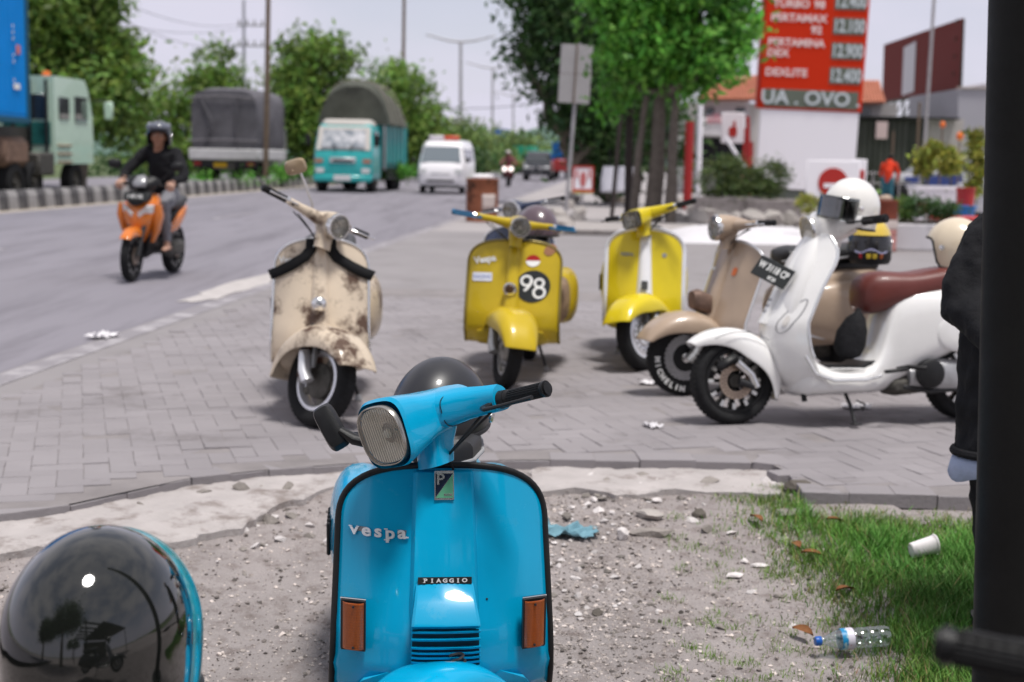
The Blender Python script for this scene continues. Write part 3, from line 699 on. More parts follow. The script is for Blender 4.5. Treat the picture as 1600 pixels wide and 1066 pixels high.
# mirror on the rider's right bar
T = S @ Matrix.Translation(H0) @ Matrix.Rotation(R(-1), 4, 'X')
mr_ = MB().tube([(.012, -.195, -.045), (.04, -.22, -.045), (.085, -.265, -.01), (.10, -.29, .02)], [.018, .021, .021, .015], 12, sq=(1.0, .75)).xf(T).build('mirror_stem', BLK, blue)
q = T @ Matrix.Translation((.105, -.318, .035)) @ Matrix.Rotation(R(20), 4, 'X') @ Matrix.Rotation(R(40), 4, 'Z')
hd = MB().rings([SE((x, 0, 0), Y_, Z_, a, b, 4.5, 28) for x, a, b in ((.022, .012, .036), (.016, .024, .055), (-.004, .030, .064), (-.010, .030, .064))]).xf(q).build('mirror_housing', BLK, blue, ang=30)
MB().rings([SE((x, 0, 0), Y_, Z_, a, b, 4.5, 28) for x, a, b in ((-.0095, .027, .060), (-.0115, .026, .059))]).xf(q).build('mirror_glass', MIRROR, hd)
# black bracket and cable under the lamp
MB().box((.075, -.13, -.055), (.05, .035, .025), None, .006).xf(T).build('cable_bracket', BLK, blue)
for k in (0, 1): MB().tube([T @ Vector((.06, -.16, -.03)), T @ Vector((.09, -.10, -.075 - .01 * k)), T @ Vector((.06, -.03, -.085)), Vector((.30, .0, .80))], .0035, 8).build('control_cable', BLK, blue)
hm = helmet('helmet', 'matte black helmet on the seat of the blue scooter in front', (0, 0, 0), (0, 0, 0), M('matte_black_shell', (.022, .022, .026), .38, coat=.15), 'half', 1.12)
hm.location = Vector((-.205, 4.00, DZ + .715)); hm.rotation_euler = (R(4), R(-6), R(70))

# ------------------------------------------------------------------ cream scooter with rust
CREAM = M('rusty_cream_paint', (.60, .50, .385), .38, coat=.25, var=.12, vs=4, dark=(.085, .045, .027), dmask=(.50, .61), ds=5.5)
cs = Shield(W=.228, top=.865, zc=.70, zb=.27, n=2.5, Wb=.236)
RB = M('bright_rim', (.78, .78, .80), .25, .6)
cream, S, cs = make_scooter('motor_scooter', 'rust-stained cream scooter with black straps across its leg shield', P(495, 666), R(-86), CREAM, steer=R(44), cowly=.185, sh=cs, wheelside=-1, wheel='open', headset='round', scale=1.06, rimc=RB, fc=RB, hroll=R(-6), fender=dict(w=.14, D=.125, tip=.75, nose=.02, Rr=.264, a0=25, a1=192), brk=M('rusty_steel', (.09, .045, .03), .7, .3, var=.4), barL=.20, bars_up=.012)
MB().ell(cs.pt(0, .545, .060), (.03, .038, .038), 20, 12).build('horn_button', CHR, cream)
cs.map(rrect(.07, .012), 0, .825, 0, .022).build('badge_bar', CHR, cream)
cs.map(text_mb('Vespa', .045, .001, .001), -.15, .76, R(3), .003).build('badge', WHITEP, cream, smooth=False)
T = S @ Matrix.Translation(H0)
mt = MB().tube([(-.03, -.05, .03), (-.03, -.06, .07), (-.03, -.15, .17), (-.03, -.18, .20)], .006, 8).xf(T).build('mirror_stem', CHR, cream)
q = T @ Matrix.Translation((-.03, -.215, .215)) @ Euler((R(30), R(20), R(-50))).to_matrix().to_4x4()
mh = MB().rings([SE((x, 0, 0), Y_, Z_, a, b, 3.5, 24) for x, a, b in ((.02, .02, .015), (.01, .05, .033), (-.006, .055, .038))]).xf(q).build('mirror_housing', M('mirror_tan', (.35, .26, .16), .3, .3, coat=.4), cream)
MB().rings([SE((x, 0, 0), Y_, Z_, a, b, 3.5, 24) for x, a, b in ((-.006, .05, .034), (-.008, .049, .033))]).xf(q).build('mirror_glass', MIRROR, mh)
STRAP = M('black_webbing', (.014, .014, .015), .85, bump=.3, bs=200)
for sg in (-1, 1):
    bs_ = ribbon([(sg * .045, .0), (sg * .048, -.055), (sg * .075, -.095), (sg * .14, -.14), (sg * .20, -.175), (sg * .243, -.195)], .050)
    bm_ = cs.map(bs_, 0, .862, 0, .014); so_ = bm_.build('bag_strap', STRAP, None, solid=.005); so_.parent = None
    so_.matrix_world = cream.matrix_basis.copy()
    tag(so_, 'black strap running to the %s over the cream leg shield' % ('road side edge' if sg < 0 else 'edge nearer the yellow scooter'), 'strap', 'straps on the cream scooter')

# ------------------------------------------------------------------ yellow scooter with the 98 roundel
YEL = M('mustard_yellow_paint', (.50, .36, .012), .34, coat=.3, spec=.3, var=.13, vs=4, dark=(.30, .20, .10), dmask=(.70, .74), ds=4)
YELB = M('butter_yellow_paint', (.62, .52, .12), .35, coat=.4, var=.1)
BLUEG = M('blue_rubber', (.02, .12, .24), .5)
ys = Shield(W=.285, top=.855, zc=.70, zb=.24, n=2.7, Wb=.285)
yel, S, ys = make_scooter('motor_scooter', 'mustard yellow scooter carrying the number 98 on a black roundel', P(790, 606), R(-97), YEL, steer=R(22), sh=ys, trim=M('dull_edge', (.25, .2, .06), .4, .5), wheelside=-1, headset='round', gripm=BLUEG, levm=BLUEG, lower=YEL, fender=dict(w=.14, D=.13, tip=.6, nose=.04), barL=.24, grip_l=.13, cowly=.235)
rd = ys.map(disc(.102, 36), .125, .585, 0, .004).build('roundel', BLACKP, yel)
for c_, r_, k in ((Vector((.125 + .036, .585 + .019)), .0255, '8'), (Vector((.125 + .038, .585 - .036)), .032, '8'), (Vector((.125 - .038, .585 + .032)), .030, '9')):
    ys.map(ribbon([(r_ * math.cos(t), r_ * math.sin(t)) for t in [2 * PI * i / 24 for i in range(24)]] + [(r_, 0)], .0145), c_.x, c_.y, 0, .006).build('numeral_stroke', WHITEP, rd)
ys.map(ribbon([(.027, .004), (.024, -.022), (.006, -.048), (-.012, -.064)], .0150), .125 - .038, .585 + .032, 0, .0062).build('numeral_stroke', WHITEP, rd)
fl = MB(); fl.add([(.042 * math.cos(t), .042 * math.sin(t) * .9, 0) for t in [PI * i / 12 for i in range(13)]], [tuple(range(13))])
ys.map(fl, .118, .735, 0, .004).build('red_half', M('sticker_red', (.38, .02, .02), .5), yel, smooth=False)
fl = MB(); fl.add([(.042 * math.cos(t), -.042 * math.sin(t) * .9, 0) for t in [PI * i / 12 for i in range(13)]], [tuple(range(13))])
ys.map(fl, .118, .735, 0, .004).build('white_half', WHITEP, yel, smooth=False)
sk_ = ys.map(rrect(.125, .055, 12), -.185, .632, R(2), .004).build('white_sticker', M('sticker_white', (.72, .74, .82), .5), yel)
ys.map(text_mb('RACING', .03, .001), -.185, .632, R(2), .005).build('sticker_word', M('sticker_grey', (.35, .4, .6), .5), sk_, smooth=False)
ys.map(text_mb('Vespa', .058, .002, .001), -.175, .735, R(12), .004).build('badge', WHITEP, yel, smooth=False)
ys.map(rrect(.028, .036, 12), -.01, .825, 0, .022).build('emblem', M('emblem_teal', (.03, .14, .12), .3), yel)
hb = MB().rings([SE(ys.pt(-.005, .555, e), Y_, Z_, a, a, 2, 20) for e, a in ((.02, .042), (.050, .040), (.054, .030))]).build('horn_ring', CHR, yel)
MB().rings([SE(ys.pt(-.005, .555, e), Y_, Z_, a, a, 2, 20) for e, a in ((.053, .028), (.062, .018), (.063, .004))]).build('horn_centre', M('horn_brown', (.10, .06, .04), .4, .5), hb)
ys.map(rrect(.06, .08, 2.5), .215, .80, R(-40), .004).build('paint_scar', M('bare_primer', (.32, .16, .09), .7), yel)
MB().rings([SE((x, -.0, z), Y_, Z_, a, b, 2.4, 20) for x, z, a, b in ((-.35, .50, .30, .17), (-.10, .50, .31, .16))][:0] or [SE((x, .25, z), Y_, Z_, a, b, 2.6, 20) for x, z, a, b in ((.04, .46, .03, .09), (.01, .46, .055, .13), (-.10, .47, .06, .14), (-.2, .47, .04, .1))]).build('rusty_cowl_front', M('bare_rusty_cowl', (.26, .18, .12), .6, .4, var=.5, vs=12), yel)

# ------------------------------------------------------------------ small yellow scooter with the silver spine
YE2 = M('lemon_yellow_paint', (.66, .52, .014), .3, coat=.35, spec=.3, var=.06)
y2s = Shield(W=.245, top=.865, zc=.70, zb=.27, n=2.4)
SIL = M('silver_trim', (.80, .80, .82), .25, .5)
yel2, S, y2s = make_scooter('motor_scooter', 'lemon yellow scooter with silver edging and a white spine down its leg shield', P(1003, 578), R(-95), YE2, steer=R(-36), sh=y2s, trim=SIL, wheelside=1, wheel='steel', headset='smallsquare', rimc=RB, spine=M('white_spine', (.75, .75, .78), .35), scale=1.04, fender=dict(w=.13, D=.13, tip=.75, nose=.02, a0=25), barL=.2)
MB().tube(y2s.outline(.002), .015, 10, sq=(1, .6)).build('wide_edging', SIL, yel2)
y2s.map(text_mb('VESPA', .030, .001, .001), -.115, .70, R(0), .004).build('badge', M('badge_grey', (.3, .3, .28), .4, .5), yel2, smooth=False)
y2s.map(rrect(.03, .03, 2), .12, .70, 0, .004).build('crest', M('badge_grey', (.3, .3, .28), .4, .5), yel2)
y2s.map(rrect(.04, .06, 10), 0, .50, 0, .052).build('spine_emblem', M('badge_dark', (.05, .05, .05), .4), yel2)

# ------------------------------------------------------------------ tan scooter behind the white one
TAN = M('tan_paint', (.40, .30, .22), .34, coat=.4, var=.1, vs=5, dark=(.10, .04, .02), dmask=(.66, .70), ds=4)
ts = Shield(W=.262, top=.87, zc=.70, zb=.27, n=2.5)
tan, S, ts = make_scooter('motor_scooter', 'dusty tan scooter with a perforated front wheel, parked behind the white one', P(1066, 617), R(-156), TAN, steer=R(-8), sh=ts, trim=SIL, wheelside=1, wheel='perforated', headset='biground', letters='MICHELIN ACS', fender=dict(w=.14, D=.12, tip=.7, nose=.02, a0=22), scale=1.03, barL=.19)
MB().rings([SE(ts.pt(0, z, e), Y_, Z_, a, b, 3, 16) for z, e, a, b in ((.50, .03, .05, .06), (.50, .10, .055, .065), (.49, .14, .04, .05))]).build('rusty_lamp_case', M('rusty_case', (.20, .13, .10), .6, .4, var=.5, vs=14), tan)
ts.map(rrect(.035, .05, 3), .10, .70, 0, .004).build('orange_sticker', M('sticker_orange', (.6, .16, .06), .5), tan)
ts.map(text_mb('VESPA', .028, .001, .001), -.13, .70, R(0), .004).build('badge', WHITEP, tan, smooth=False)

# ------------------------------------------------------------------ modern white scooter
WH = M('pearl_white_paint', (.80, .79, .775), .22, coat=.8, var=.03)
MAR = M('maroon_leather', (.125, .028, .022), .42, coat=.12, var=.15, vs=8, bump=.08, bs=200)
def modern(pos, heading):
    rz = Matrix.Rotation(heading, 4, 'Z'); root = empty('motor_scooter', Vector(pos) - rz @ Vector((.64, 0, 0)), (R(5), 0, heading), 'glossy white modern scooter with a maroon seat and black number plate, parked side on', 'scooter')
    S = Matrix.Translation((.64, 0, 0)) @ Matrix.Rotation(R(6), 4, 'Z') @ Matrix.Translation((-.64, 0, 0))
    wc = Vector((.64, 0, .226)); wheel_parts(root, S, wc, .226, .11, 'alloy', side=1)
    wheel_parts(root, Matrix(), Vector((-.68, 0, .226)), .226, .12, 'alloy', side=1)
    wsh = Shield(W=.208, top=1.02, zc=.80, zb=.20, n=2.2, sweep=.14, Wb=.23, prof=([.15, .2, .28, .40, .52, .70, .90, 1.05], [.30, .36, .43, .470, .475, .385, .26, .175]))
    # apron: outer skin and inner skin joined as a thick shell
    nu = 24; rs = []
    for i in range(27):
        z = lerp(.19, .985, i / 26); h = wsh.hw(z); o = [wsh.pt(h * (-1 + 2 * j / nu), z) for j in range(nu + 1)]
        inn = [wsh.pt(h * .985 * (-1 + 2 * j / nu), z, -.05 * (1 - .5 * abs(-1 + 2 * j / nu) ** 3)) for j in range(nu, -1, -1)]
        rs.append(o + inn)
    MB().rings(rs).build('front_apron', WH, root, ang=50)
    for sg in (-1, 1): MB().tube([wsh.pt(sg * wsh.hw(z), z, -.006) for z in np.linspace(.35, .97, 18)], .010, 10).build('apron_edging', M('soft_chrome', (.8, .8, .8), .2, .7), root)
    # tie panel down the middle
    rs = []
    for i in range(10):
        z = lerp(.52, .985, i / 9); wd_ = lerp(.05, .04, i / 9)
        rs.append([wsh.pt(k * wd_, z, .020 * (1 - abs(k) ** 6) - .001) for k in np.linspace(-1, 1, 9)])
    tie = MB().rings(rs, False, False).build('tie_panel', WH, root, ang=40)
    for i in range(3): wsh.map(rrect(.05, .010, 5), 0, .575 + i * .03, R(0), .021).build('tie_slot', M('slot_grey', (.25, .25, .26), .5), tie)
    # side indicator outlines
    for sg in (-1, 1):
        pts = [(.0 + .030 * math.cos(t), .095 * math.sin(t)) for t in [2 * PI * i / 28 for i in range(29)]]
        pts = [(x * (1 - y * 3.5) + (y * .28) * sg * -1 * -1, y) for x, y in pts]
        a_ = wsh.map(ribbon(pts, .004), sg * .155, .56, 0, .002).build('indicator_outline', M('slot_grey', (.25, .25, .26), .5), root)
        wsh.map(rrect(.022, .06, 2), sg * .148, .535, 0, .003).build('indicator_lens', M('clear_lens', (.65, .62, .58), .15, coat=.7), a_)
    # plate
    pc = wsh.pt(0, .74, .05)
    pf = frame(pc + Vector((.03, .03, .02)), (-.45, .8, -.38), (-.45, -.1, .87))
    pl = MB().box((0, 0, 0), (.235, .115, .004), None, .003).xf(pf).build('number_plate', BLACKP, root)
    MB().join(text_mb('W 3118 CP', .052, .0012, .0008, sx=.80)).xf(pf @ Matrix.Translation((0, .012, .0032))).build('plate_number', WHITEP, pl, smooth=False)
    MB().join(text_mb('07.25', .026, .0008, .0008, sx=.9)).xf(pf @ Matrix.Translation((.02, -.036, .0032))).build('plate_date', WHITEP, pl, smooth=False)
    # fender
    fe = fender_mb(wc, a0=38, a1=205, Rr=.262, w=.105, D=.14, tip=.35, nose=.06).xf(S).build('front_fender', WH, root, solid=.005, sub=1)
    MB().tube([wc + Vector(((.29) * math.cos(R(a)), .098, .255 * math.sin(R(a)))) for a in range(60, 130, 8)], .0025, 6).xf(S).build('fender_crease', M('slot_grey', (.25, .25, .26), .5), fe)
    lk = MB().tube([wc + Vector((.015, .085, .10)), wc + Vector((-.06, .098, .035)), wc + Vector((-.09, .098, -.03))], [.022, .021, .024], 14).xf(S).build('damper', CHR, root)
    MB().tube([wc + Vector((-.09, .1, -.03)), wc + Vector((0, .085, 0))], .02, 12).xf(S).build('fork_link', SATIN, root)
    MB().tube([wc + Vector((.01, .07, .08)), wc + Vector((-.05, .05, .16)), wc + Vector((-.09, .0, .24))], [.024, .026, .028], 12).xf(S).build('fork', SATIN, root)
    MB().box(wc + Vector((.06, .07, .10)), (.14, .05, .05), (0, .5, 0), .02).xf(S).build('brake_caliper', BLK, root)
    # main body: floor with sides, hump under the seat, tail
    secs = [(.36, .335, .05, .10), (.34, .30, .14, .15), (.28, .25, .215, .115), (.20, .225, .225, .075), (.05, .215, .215, .06), (-.08, .23, .195, .075), (-.13, .28, .165, .125), (-.17, .36, .155, .20), (-.21, .43, .165, .25), (-.30, .48, .185, .235), (-.45, .52, .215, .20), (-.62, .56, .215, .165), (-.80, .60, .18, .125), (-.93, .62, .12, .09), (-.99, .63, .05, .05)]
    MB().rings([SE((x, 0, z), Y_, Z_, a, b, 3.4, 32) for x, z, a, b in secs]).build('body', WH, root, sub=1)
    MB().rings([SE((x, 0, z), Y_, Z_, .15, .012, 5, 24) for x, z in ((.30, .325), (.20, .302), (-.03, .292), (-.09, .32))]).build('floor_mat', BLK, root)
    for sg in (-1, 1):
        MB().tube([(.33, sg * .225, .36), (.28, sg * .235, .27), (.18, sg * .24, .235), (.0, sg * .232, .235), (-.09, sg * .21, .255)], .012, 10, sq=(1, .8)).build('floor_edge_trim', M('soft_chrome', (.8, .8, .8), .2, .7), root)
        rs = []
        for k, y in ((1.0, .0), (.97, .007), (.90, .012), (.6, .018), (.05, .021)):
            rs.append(SE((-.62, sg * (.198 + y), .50), Vector((1, 0, -.13)), Z_, .215 * k, .125 * k, 2.2, 36))
        MB().rings(rs, False).build('side_panel', WH, root, ang=60)
        for k in range(3): MB().tube([(.18, sg * .2, .294 + 0 * k), (-.02, sg * (.19 - .02 * k), .288)], .004, 6).build('floor_ridge', WH, root)
    # glove box side
    MB().rings([SE((x, 0, z), X_, Y_, a, b, 3, 22) for z, x, a, b in ((.30, .33, .05, .10), (.45, .37, .06, .15), (.65, .33, .07, .17), (.85, .25, .06, .14), (.98, .18, .05, .08))]).build('inner_cover', WH, root)
    # seat
    ss = [(-.035, .66, .05, .04), (-.05, .665, .10, .09), (-.10, .675, .135, .115), (-.18, .69, .15, .11), (-.30, .70, .16, .085), (-.42, .725, .165, .08), (-.60, .76, .16, .075), (-.78, .77, .13, .06), (-.86, .765, .07, .03)]
    MB().rings([SE((x, 0, z), Y_, Z_, a, b, 2.8, 30) for x, z, a, b in ss]).build('seat', MAR, root, sub=1)
    # headset
    Q = Matrix.Translation((.075, 0, 1.03)) @ Matrix.Scale(1.18, 4)
    MB().rings([SE((x, 0, z), Y_, Z_, a, b, 2.6, 32) for x, z, a, b in ((.13, -.035, .02, .02), (.125, -.03, .06, .055), (.10, -.015, .078, .074), (.05, .0, .085, .085), (-.02, .012, .085, .078), (-.08, .015, .07, .05), (-.10, .015, .03, .02))]).xf(Q).build('headset', WH, root)
    MB().rings([SE((x, 0, z), X_, Y_, a, b, 2.6, 20) for z, x, a, b in ((-.12, .04, .05, .05), (-.05, .03, .06, .06), (-.02, .02, .06, .065))]).xf(Q).build('steering_neck', WH, root)
    headlamp(root, Q @ Matrix.Rotation(R(12), 4, 'Y'), Vector((.128, 0, .0)), .072, .03, CHR, 2.2)
    for sg in (-1, 1):
        MB().rings([SE((x, sg * y, z), X_, Z_, a, b, 2.4, 18) for y, x, z, a, b in ((.05, .0, .0, .05, .05), (.12, -.02, .01, .035, .032), (.19, -.05, .015, .022, .022))]).xf(Q).build('handlebar_arm', WH, root)
        grip_set(root, Q, 0, sg, Vector((-.05, sg * .19, .015)), Vector((-.3, sg, .05)), .13, .017, BLK, True, BLK)
    # running gear
    MB().rings([SE((x, y, z), X_, Z_, a, a, 2, 26) for x, y, z, a in ((-.38, .14, .26, .075), (-.38, .205, .26, .075), (-.38, .215, .26, .06))]).build('fan_cover', BLK, root)
    MB().rings([SE((x, .12, z), Y_, Z_, a, b, 3, 20) for x, z, a, b in ((-.28, .24, .05, .05), (-.45, .25, .07, .085), (-.70, .24, .065, .08), (-.78, .235, .04, .05))]).build('transmission_case', M('case_grey', (.40, .40, .41), .45, .6, var=.2, vs=20), root)
    MB().box((-.30, .05, .20), (.24, .2, .10), (0, .1, 0), .03).build('engine', GREASE, root)
    MB().tube([(-.25, .14, .19), (-.4, .16, .165), (-.6, .16, .18)], .014, 10).build('lower_rail', SATIN, root)
    fp = MB().tube([(-.19, .2, .285), (-.22, .26, .30), (-.30, .30, .295)], [.014, .013, .011], 10).build('passenger_footrest', BLK, root)
    MB().box((-.14, .285, .285), (.13, .03, .018), (0, .1, 0), .006).build('footrest_pad', BLK, fp)
    sd_ = MB().tube([(.05, .08, .17), (.045, .14, .1), (.04, .19, .012)], .0095, 10).build('side_stand', SATIN, root)
    MB().box((.04, .20, .006), (.05, .04, .01), None, .003).build('stand_foot', SATIN, sd_)
    MB().tube([(.0, .12, .12), (-.04, .14, .10), (-.02, .155, .07)], .005, 8).build('stand_tang', SATIN, sd_)
    for dx, a in ((.30, 1), ): MB().tube([(.30, .12, .19), (.29, .125, .12)], .014, 10).build('bump_stop', BLK, root)
    MB().box((-1.0, 0, .55), (.05, .10, .08), None, .015).build('tail_light', REDL, root)
    return root, S
wh, WS = modern(P(1143, 662), R(192))

# dark pouch hanging from the white scooter's bag hook, helmets on the scooters
pb = wh.matrix_basis
def on(root_m, p): return root_m @ Vector(p)
WM = Matrix.Translation(wh.location) @ wh.rotation_euler.to_matrix().to_4x4()
pts = MB().rings([SE((x, 0, z), X_, Y_, a, b, 2.3, 20) for z, x, a, b in ((.0, .0, .01, .01), (-.02, .0, .018, .016), (-.05, .012, .05, .04), (-.12, .03, .082, .055), (-.20, .04, .085, .06), (-.25, .04, .06, .05), (-.265, .04, .02, .02))])
pouch = pts.build('pouch', M('black_nylon', (.018, .018, .02), .7, var=.3, vs=30, bump=.5, bs=40), None); pouch.location = on(WM, (-.015, .10, .60)); pouch.rotation_euler = (0, 0, R(192))
tag(pouch, 'black drawstring pouch hanging under the nose of the maroon seat', 'pouch')
helmet('helmet', 'white helmet with black trim hung over the white scooter\'s handlebar', on(WM, (.035, .05, .99)), (R(-4), R(-6), R(206)), M('white_helmet_shell', (.78, .76, .72), .18, coat=.8), 'open', 1.06, visor=glassmat('smoked_visor', (.35, .37, .38), .04, .18))
TM = Matrix.Translation(tan.location) @ tan.rotation_euler.to_matrix().to_4x4()
hy = helmet('helmet', 'yellow topped helmet with black face and goggles on the tan scooter seat', (0, 0, 0), (R(0), R(0), R(-100)), M('helmet_black_gloss', (.012, .012, .014), .25, coat=.5), 'goggle', .98)
hy.location = PY(1357, 412, 8.3)
MB().rings([[(.149 * 1.03 * math.sin(R(a)) * math.cos(t) * 1.02, .126 * 1.03 * math.sin(R(a)) * math.sin(t), .125 + .156 * math.cos(R(a))) for t in [2 * PI * j / 40 for j in range(40)]] for a in (1, 15, 30, 45, 60, 72)], False).build('yellow_cap', M('helmet_yellow', (.62, .44, .06), .25, coat=.6), hy)
HB = M('helmet_black_gloss', (.012, .012, .014), .25, coat=.5)
MB().rings([[((.147) * 1.02 * math.cos(R(th)) * k, .124 * 1.02 * math.sin(R(th)) * k, z) for th in range(-86, 87, 8)] for z, k in ((.165, .985), (.145, 1.02), (.10, 1.05), (.07, 1.06))], False, False).build('goggle_screen', HB, hy)
for k, (y, c_) in enumerate(((-.055, (.4, .02, .03)), (-.015, (.5, .36, .03)), (.02, (.5, .36, .03)), (.055, (.45, .12, .03)))):
    MB().box((.192 - abs(y) * .5, y, .055), (.006, .026, .028), (0, 0, -y * 5), .002).build('decal', M('decal_%d' % k, c_, .4), hy)
MB().tube([(.185 - 2.2 * y * y * 2.5, y, .083 + .012 * math.cos(y * 50)) for y in np.linspace(-.09, .09, 15)], .005, 8).build('goggle_rim', M('goggle_purple', (.30, .30, .45), .3), hy)
helmet('helmet', 'cream open-face helmet on the back of the maroon seat', on(WM, (-.60, 0, .78)), (0, R(-4), R(150)), M('cream_helmet_shell', (.66, .56, .42), .25, coat=.6), 'open', 1.1)
# dark scooter half hidden behind the yellow one
DK = M('midnight_blue_paint', (.02, .03, .07), .25, coat=.7)
dk, S, _ = make_scooter('motor_scooter', 'dark scooter mostly hidden behind the yellow scooter numbered 98', P(806, 540) + Vector((.0, .35, 0)), R(-92), DK, steer=R(-30), lower=DK, headset='biground', scale=1.02)
helmet('helmet', 'purple-grey helmet seen behind the headlamp of the yellow scooter numbered 98', PY(838, 396, 9.3), (0, 0, R(-70)), M('plum_helmet_shell', (.10, .065, .08), .3, coat=.6), 'half', 1.15)
# ------------------------------------------------------------------ the setting: ground, road, paving
def structure(o): o['kind'] = 'structure'; return o
RD = .077                                    # the road runs this much to the right per metre ahead
def roadx(off, y): return off + RD * y - .00028 * max(0, y - 75) ** 2
def sheet(name, pts, z, mat):
    m = MB(); m.add([(p[0], p[1], z) for p in pts], [tuple(range(len(pts)))]); return structure(m.build(name, mat, smooth=False))
def band(name, off0, off1, y0, y1, z, mat, n=30, kind=True):
    m = MB(); m.rings([[(roadx(off0, y), y, z), (roadx(off1, y), y, z)] for y in np.linspace(y0, y1, n)], False, False); o = m.build(name, mat, smooth=False)
    if kind: structure(o)
    return o
def nrand(): return float(RNG.random())
EDGE_OFF = -3.75
ASPH = M('asphalt', (.225, .212, .238), .85, var=.10, vs=.45, bump=.25, bs=55, dark=(.165, .155, .175), dmask=(.47, .68), ds=1.6, world=True, stretch=(1.3, .12, 1))
structure(MB().box((0, 300, -.6), (1400, 1400, .3)).build('ground', M('far_ground', (.10, .13, .06), .95, var=.3, vs=.05), smooth=False))
band('road', -13.6, EDGE_OFF, -10, 260, -.008, ASPH, 60)
band('opposite_road', -26, -15.6, -10, 260, -.008, ASPH, 60)
band('median_ground', -15.6, -13.55, -10, 260, .02, M('median_soil', (.09, .085, .05), .95, var=.3, vs=1.5, bump=.4, bs=20), 60)
LINE = M('faded_road_paint', (.38, .36, .375), .8, var=.2, vs=3, dark=(.245, .23, .245), dmask=(.40, .53), ds=2.4)
band('edge_line', EDGE_OFF + .02, EDGE_OFF + .20, 3, 200, -.003, LINE, 80)
band('kerbside_line', -13.15, -12.95, 3, 200, -.003, M('kerb_line_paint', (.46, .42, .36), .8, var=.15, vs=2), 60)
band('gutter_strip', -13.58, -13.2, 3, 200, -.005, M('gutter_dust', (.36, .31, .26), .9, var=.2, vs=2), 60)
for i in range(9):
    y = 16 + i * 13.0
    band('lane_dash', -8.45, -8.31, y, y + 3.2, -.003, LINE, 4)
# asphalt verge patch of light mortar beside the line
m = MB(); pts = []
for i in range(26):
    a = 2 * PI * i / 26; k = 1 + .28 * noise.noise(Vector((math.cos(a) * 2, math.sin(a) * 2, 3)))
    k = 1 + .5 * noise.noise(Vector((a * 3, 0, 3))); pts.append((.19 * k * math.cos(a), 1.7 * k * math.sin(a), 0))
m.add(pts, [tuple(range(26))]); m.xf(Matrix.Translation(P(372, 447) + Vector((.0, .0, -.001))) @ Matrix.Rotation(-math.atan(RD * 1.0), 4, 'Z'))
structure(m.build('mortar_patch', M('mortar', (.44, .41, .40), .9, var=.2, vs=6), smooth=False))
# --- paved lay-by
def px2(x, y): q = P(x, y); return (q.x, q.y)
EDGE = [px2(*p) for p in ((-160, 830), (0, 803), (110, 787), (200, 767), (300, 746), (420, 733), (560, 723), (700, 719), (860, 718), (1000, 720), (1175, 722), (1215, 726), (1235, 745), (1255, 768), (1400, 772), (1530, 776), (1760, 790))]
ex = [p[0] for p in EDGE]; ey = [p[1] for p in EDGE]
def edge_y(x): return float(np.interp(x, ex, ey))
BASE = M('joint_sand', (.235, .215, .215), .95, var=.25, vs=3, bump=.3, bs=80)
LX0, LX1 = -5.0, 16.0
m = MB(); rs = []
xs = list(np.linspace(ex[0], ex[-1], 40))
rs = [[(x, edge_y(x) + .012, -.0035) for x in xs], [(x, 14.5, -.0035) for x in xs]]
m.rings(rs, False, False)
m.add([(-3.0, 4.6, -.0036), (ex[0], ey[0], -.0036), (ex[0], 14.5, -.0036), (-2.2, 14.5, -.0036)], [(0, 1, 2, 3)])
m.add([(ex[-1], ey[-1], -.0036), (9, ey[-1] - .2, -.0036), (9, 14.5, -.0036), (ex[-1], 14.5, -.0036)], [(0, 1, 2, 3)])
paving = structure(m.build('paving', BASE, smooth=False))
PAVR = M('paver_concrete', (.262, .243, .252), .85, var=.13, vs=1.1, bump=.25, bs=70, rnd=.05, world=True, dark=(.155, .14, .14), dmask=(.56, .72), ds=1.7)
PAVS = M('paver_concrete_joined', (.262, .243, .252), .85, var=.13, vs=1.1, bump=.25, bs=70, attr='tone', world=True, dark=(.155, .14, .14), dmask=(.56, .72), ds=1.7)
W_ = .107
def paver_shape(lx, ly):
    a, b = lx / 2 - .0008, ly / 2 - .0008; c = .0025
    v = [(-a, -b, -.06), (a, -b, -.06), (a, b, -.06), (-a, b, -.06), (-a, -b, -c), (a, -b, -c), (a, b, -c), (-a, b, -c), (-a + c, -b + c, 0), (a - c, -b + c, 0), (a - c, b - c, 0), (-a + c, b - c, 0)]
    f = [(0, 1, 5, 4), (1, 2, 6, 5), (2, 3, 7, 6), (3, 0, 4, 7), (4, 5, 9, 8), (5, 6, 10, 9), (6, 7, 11, 10), (7, 4, 8, 11), (8, 9, 10, 11)]
    return v, f
pm = {}
for key, (lx, ly) in {'H': (2 * W_, W_), 'V': (W_, 2 * W_), 'B': (W_ * 2, W_ * 1.5)}.items():
    v, f = paver_shape(lx, ly); me = bpy.data.meshes.new('paver'); me.from_pydata(v, [], f); me.materials.append(PAVR); pm[key] = (me, v, f)
ROT = R(17); items = []
cr_, sr_ = math.cos(ROT), math.sin(ROT)
for i in range(-110, 130):
    for j in range(10, 170):
        c = (i - j) % 4
        if c == 0: x, y, k = (i + 1) * W_, (j + .5) * W_, 'H'
        elif c == 3: x, y, k = (i + .5) * W_, (j + 1) * W_, 'V'
        else: continue
        X, Y = x * cr_ - y * sr_, x * sr_ + y * cr_
        if Y > 13.6 or Y < 4.4 or X > 8.5 or X < roadx(EDGE_OFF, Y) + .42: continue
        if abs(X) > .40 * Y + .6: continue
        if Y < edge_y(X) + .21 + .02: continue
        items.append((X, Y, k, ROT))
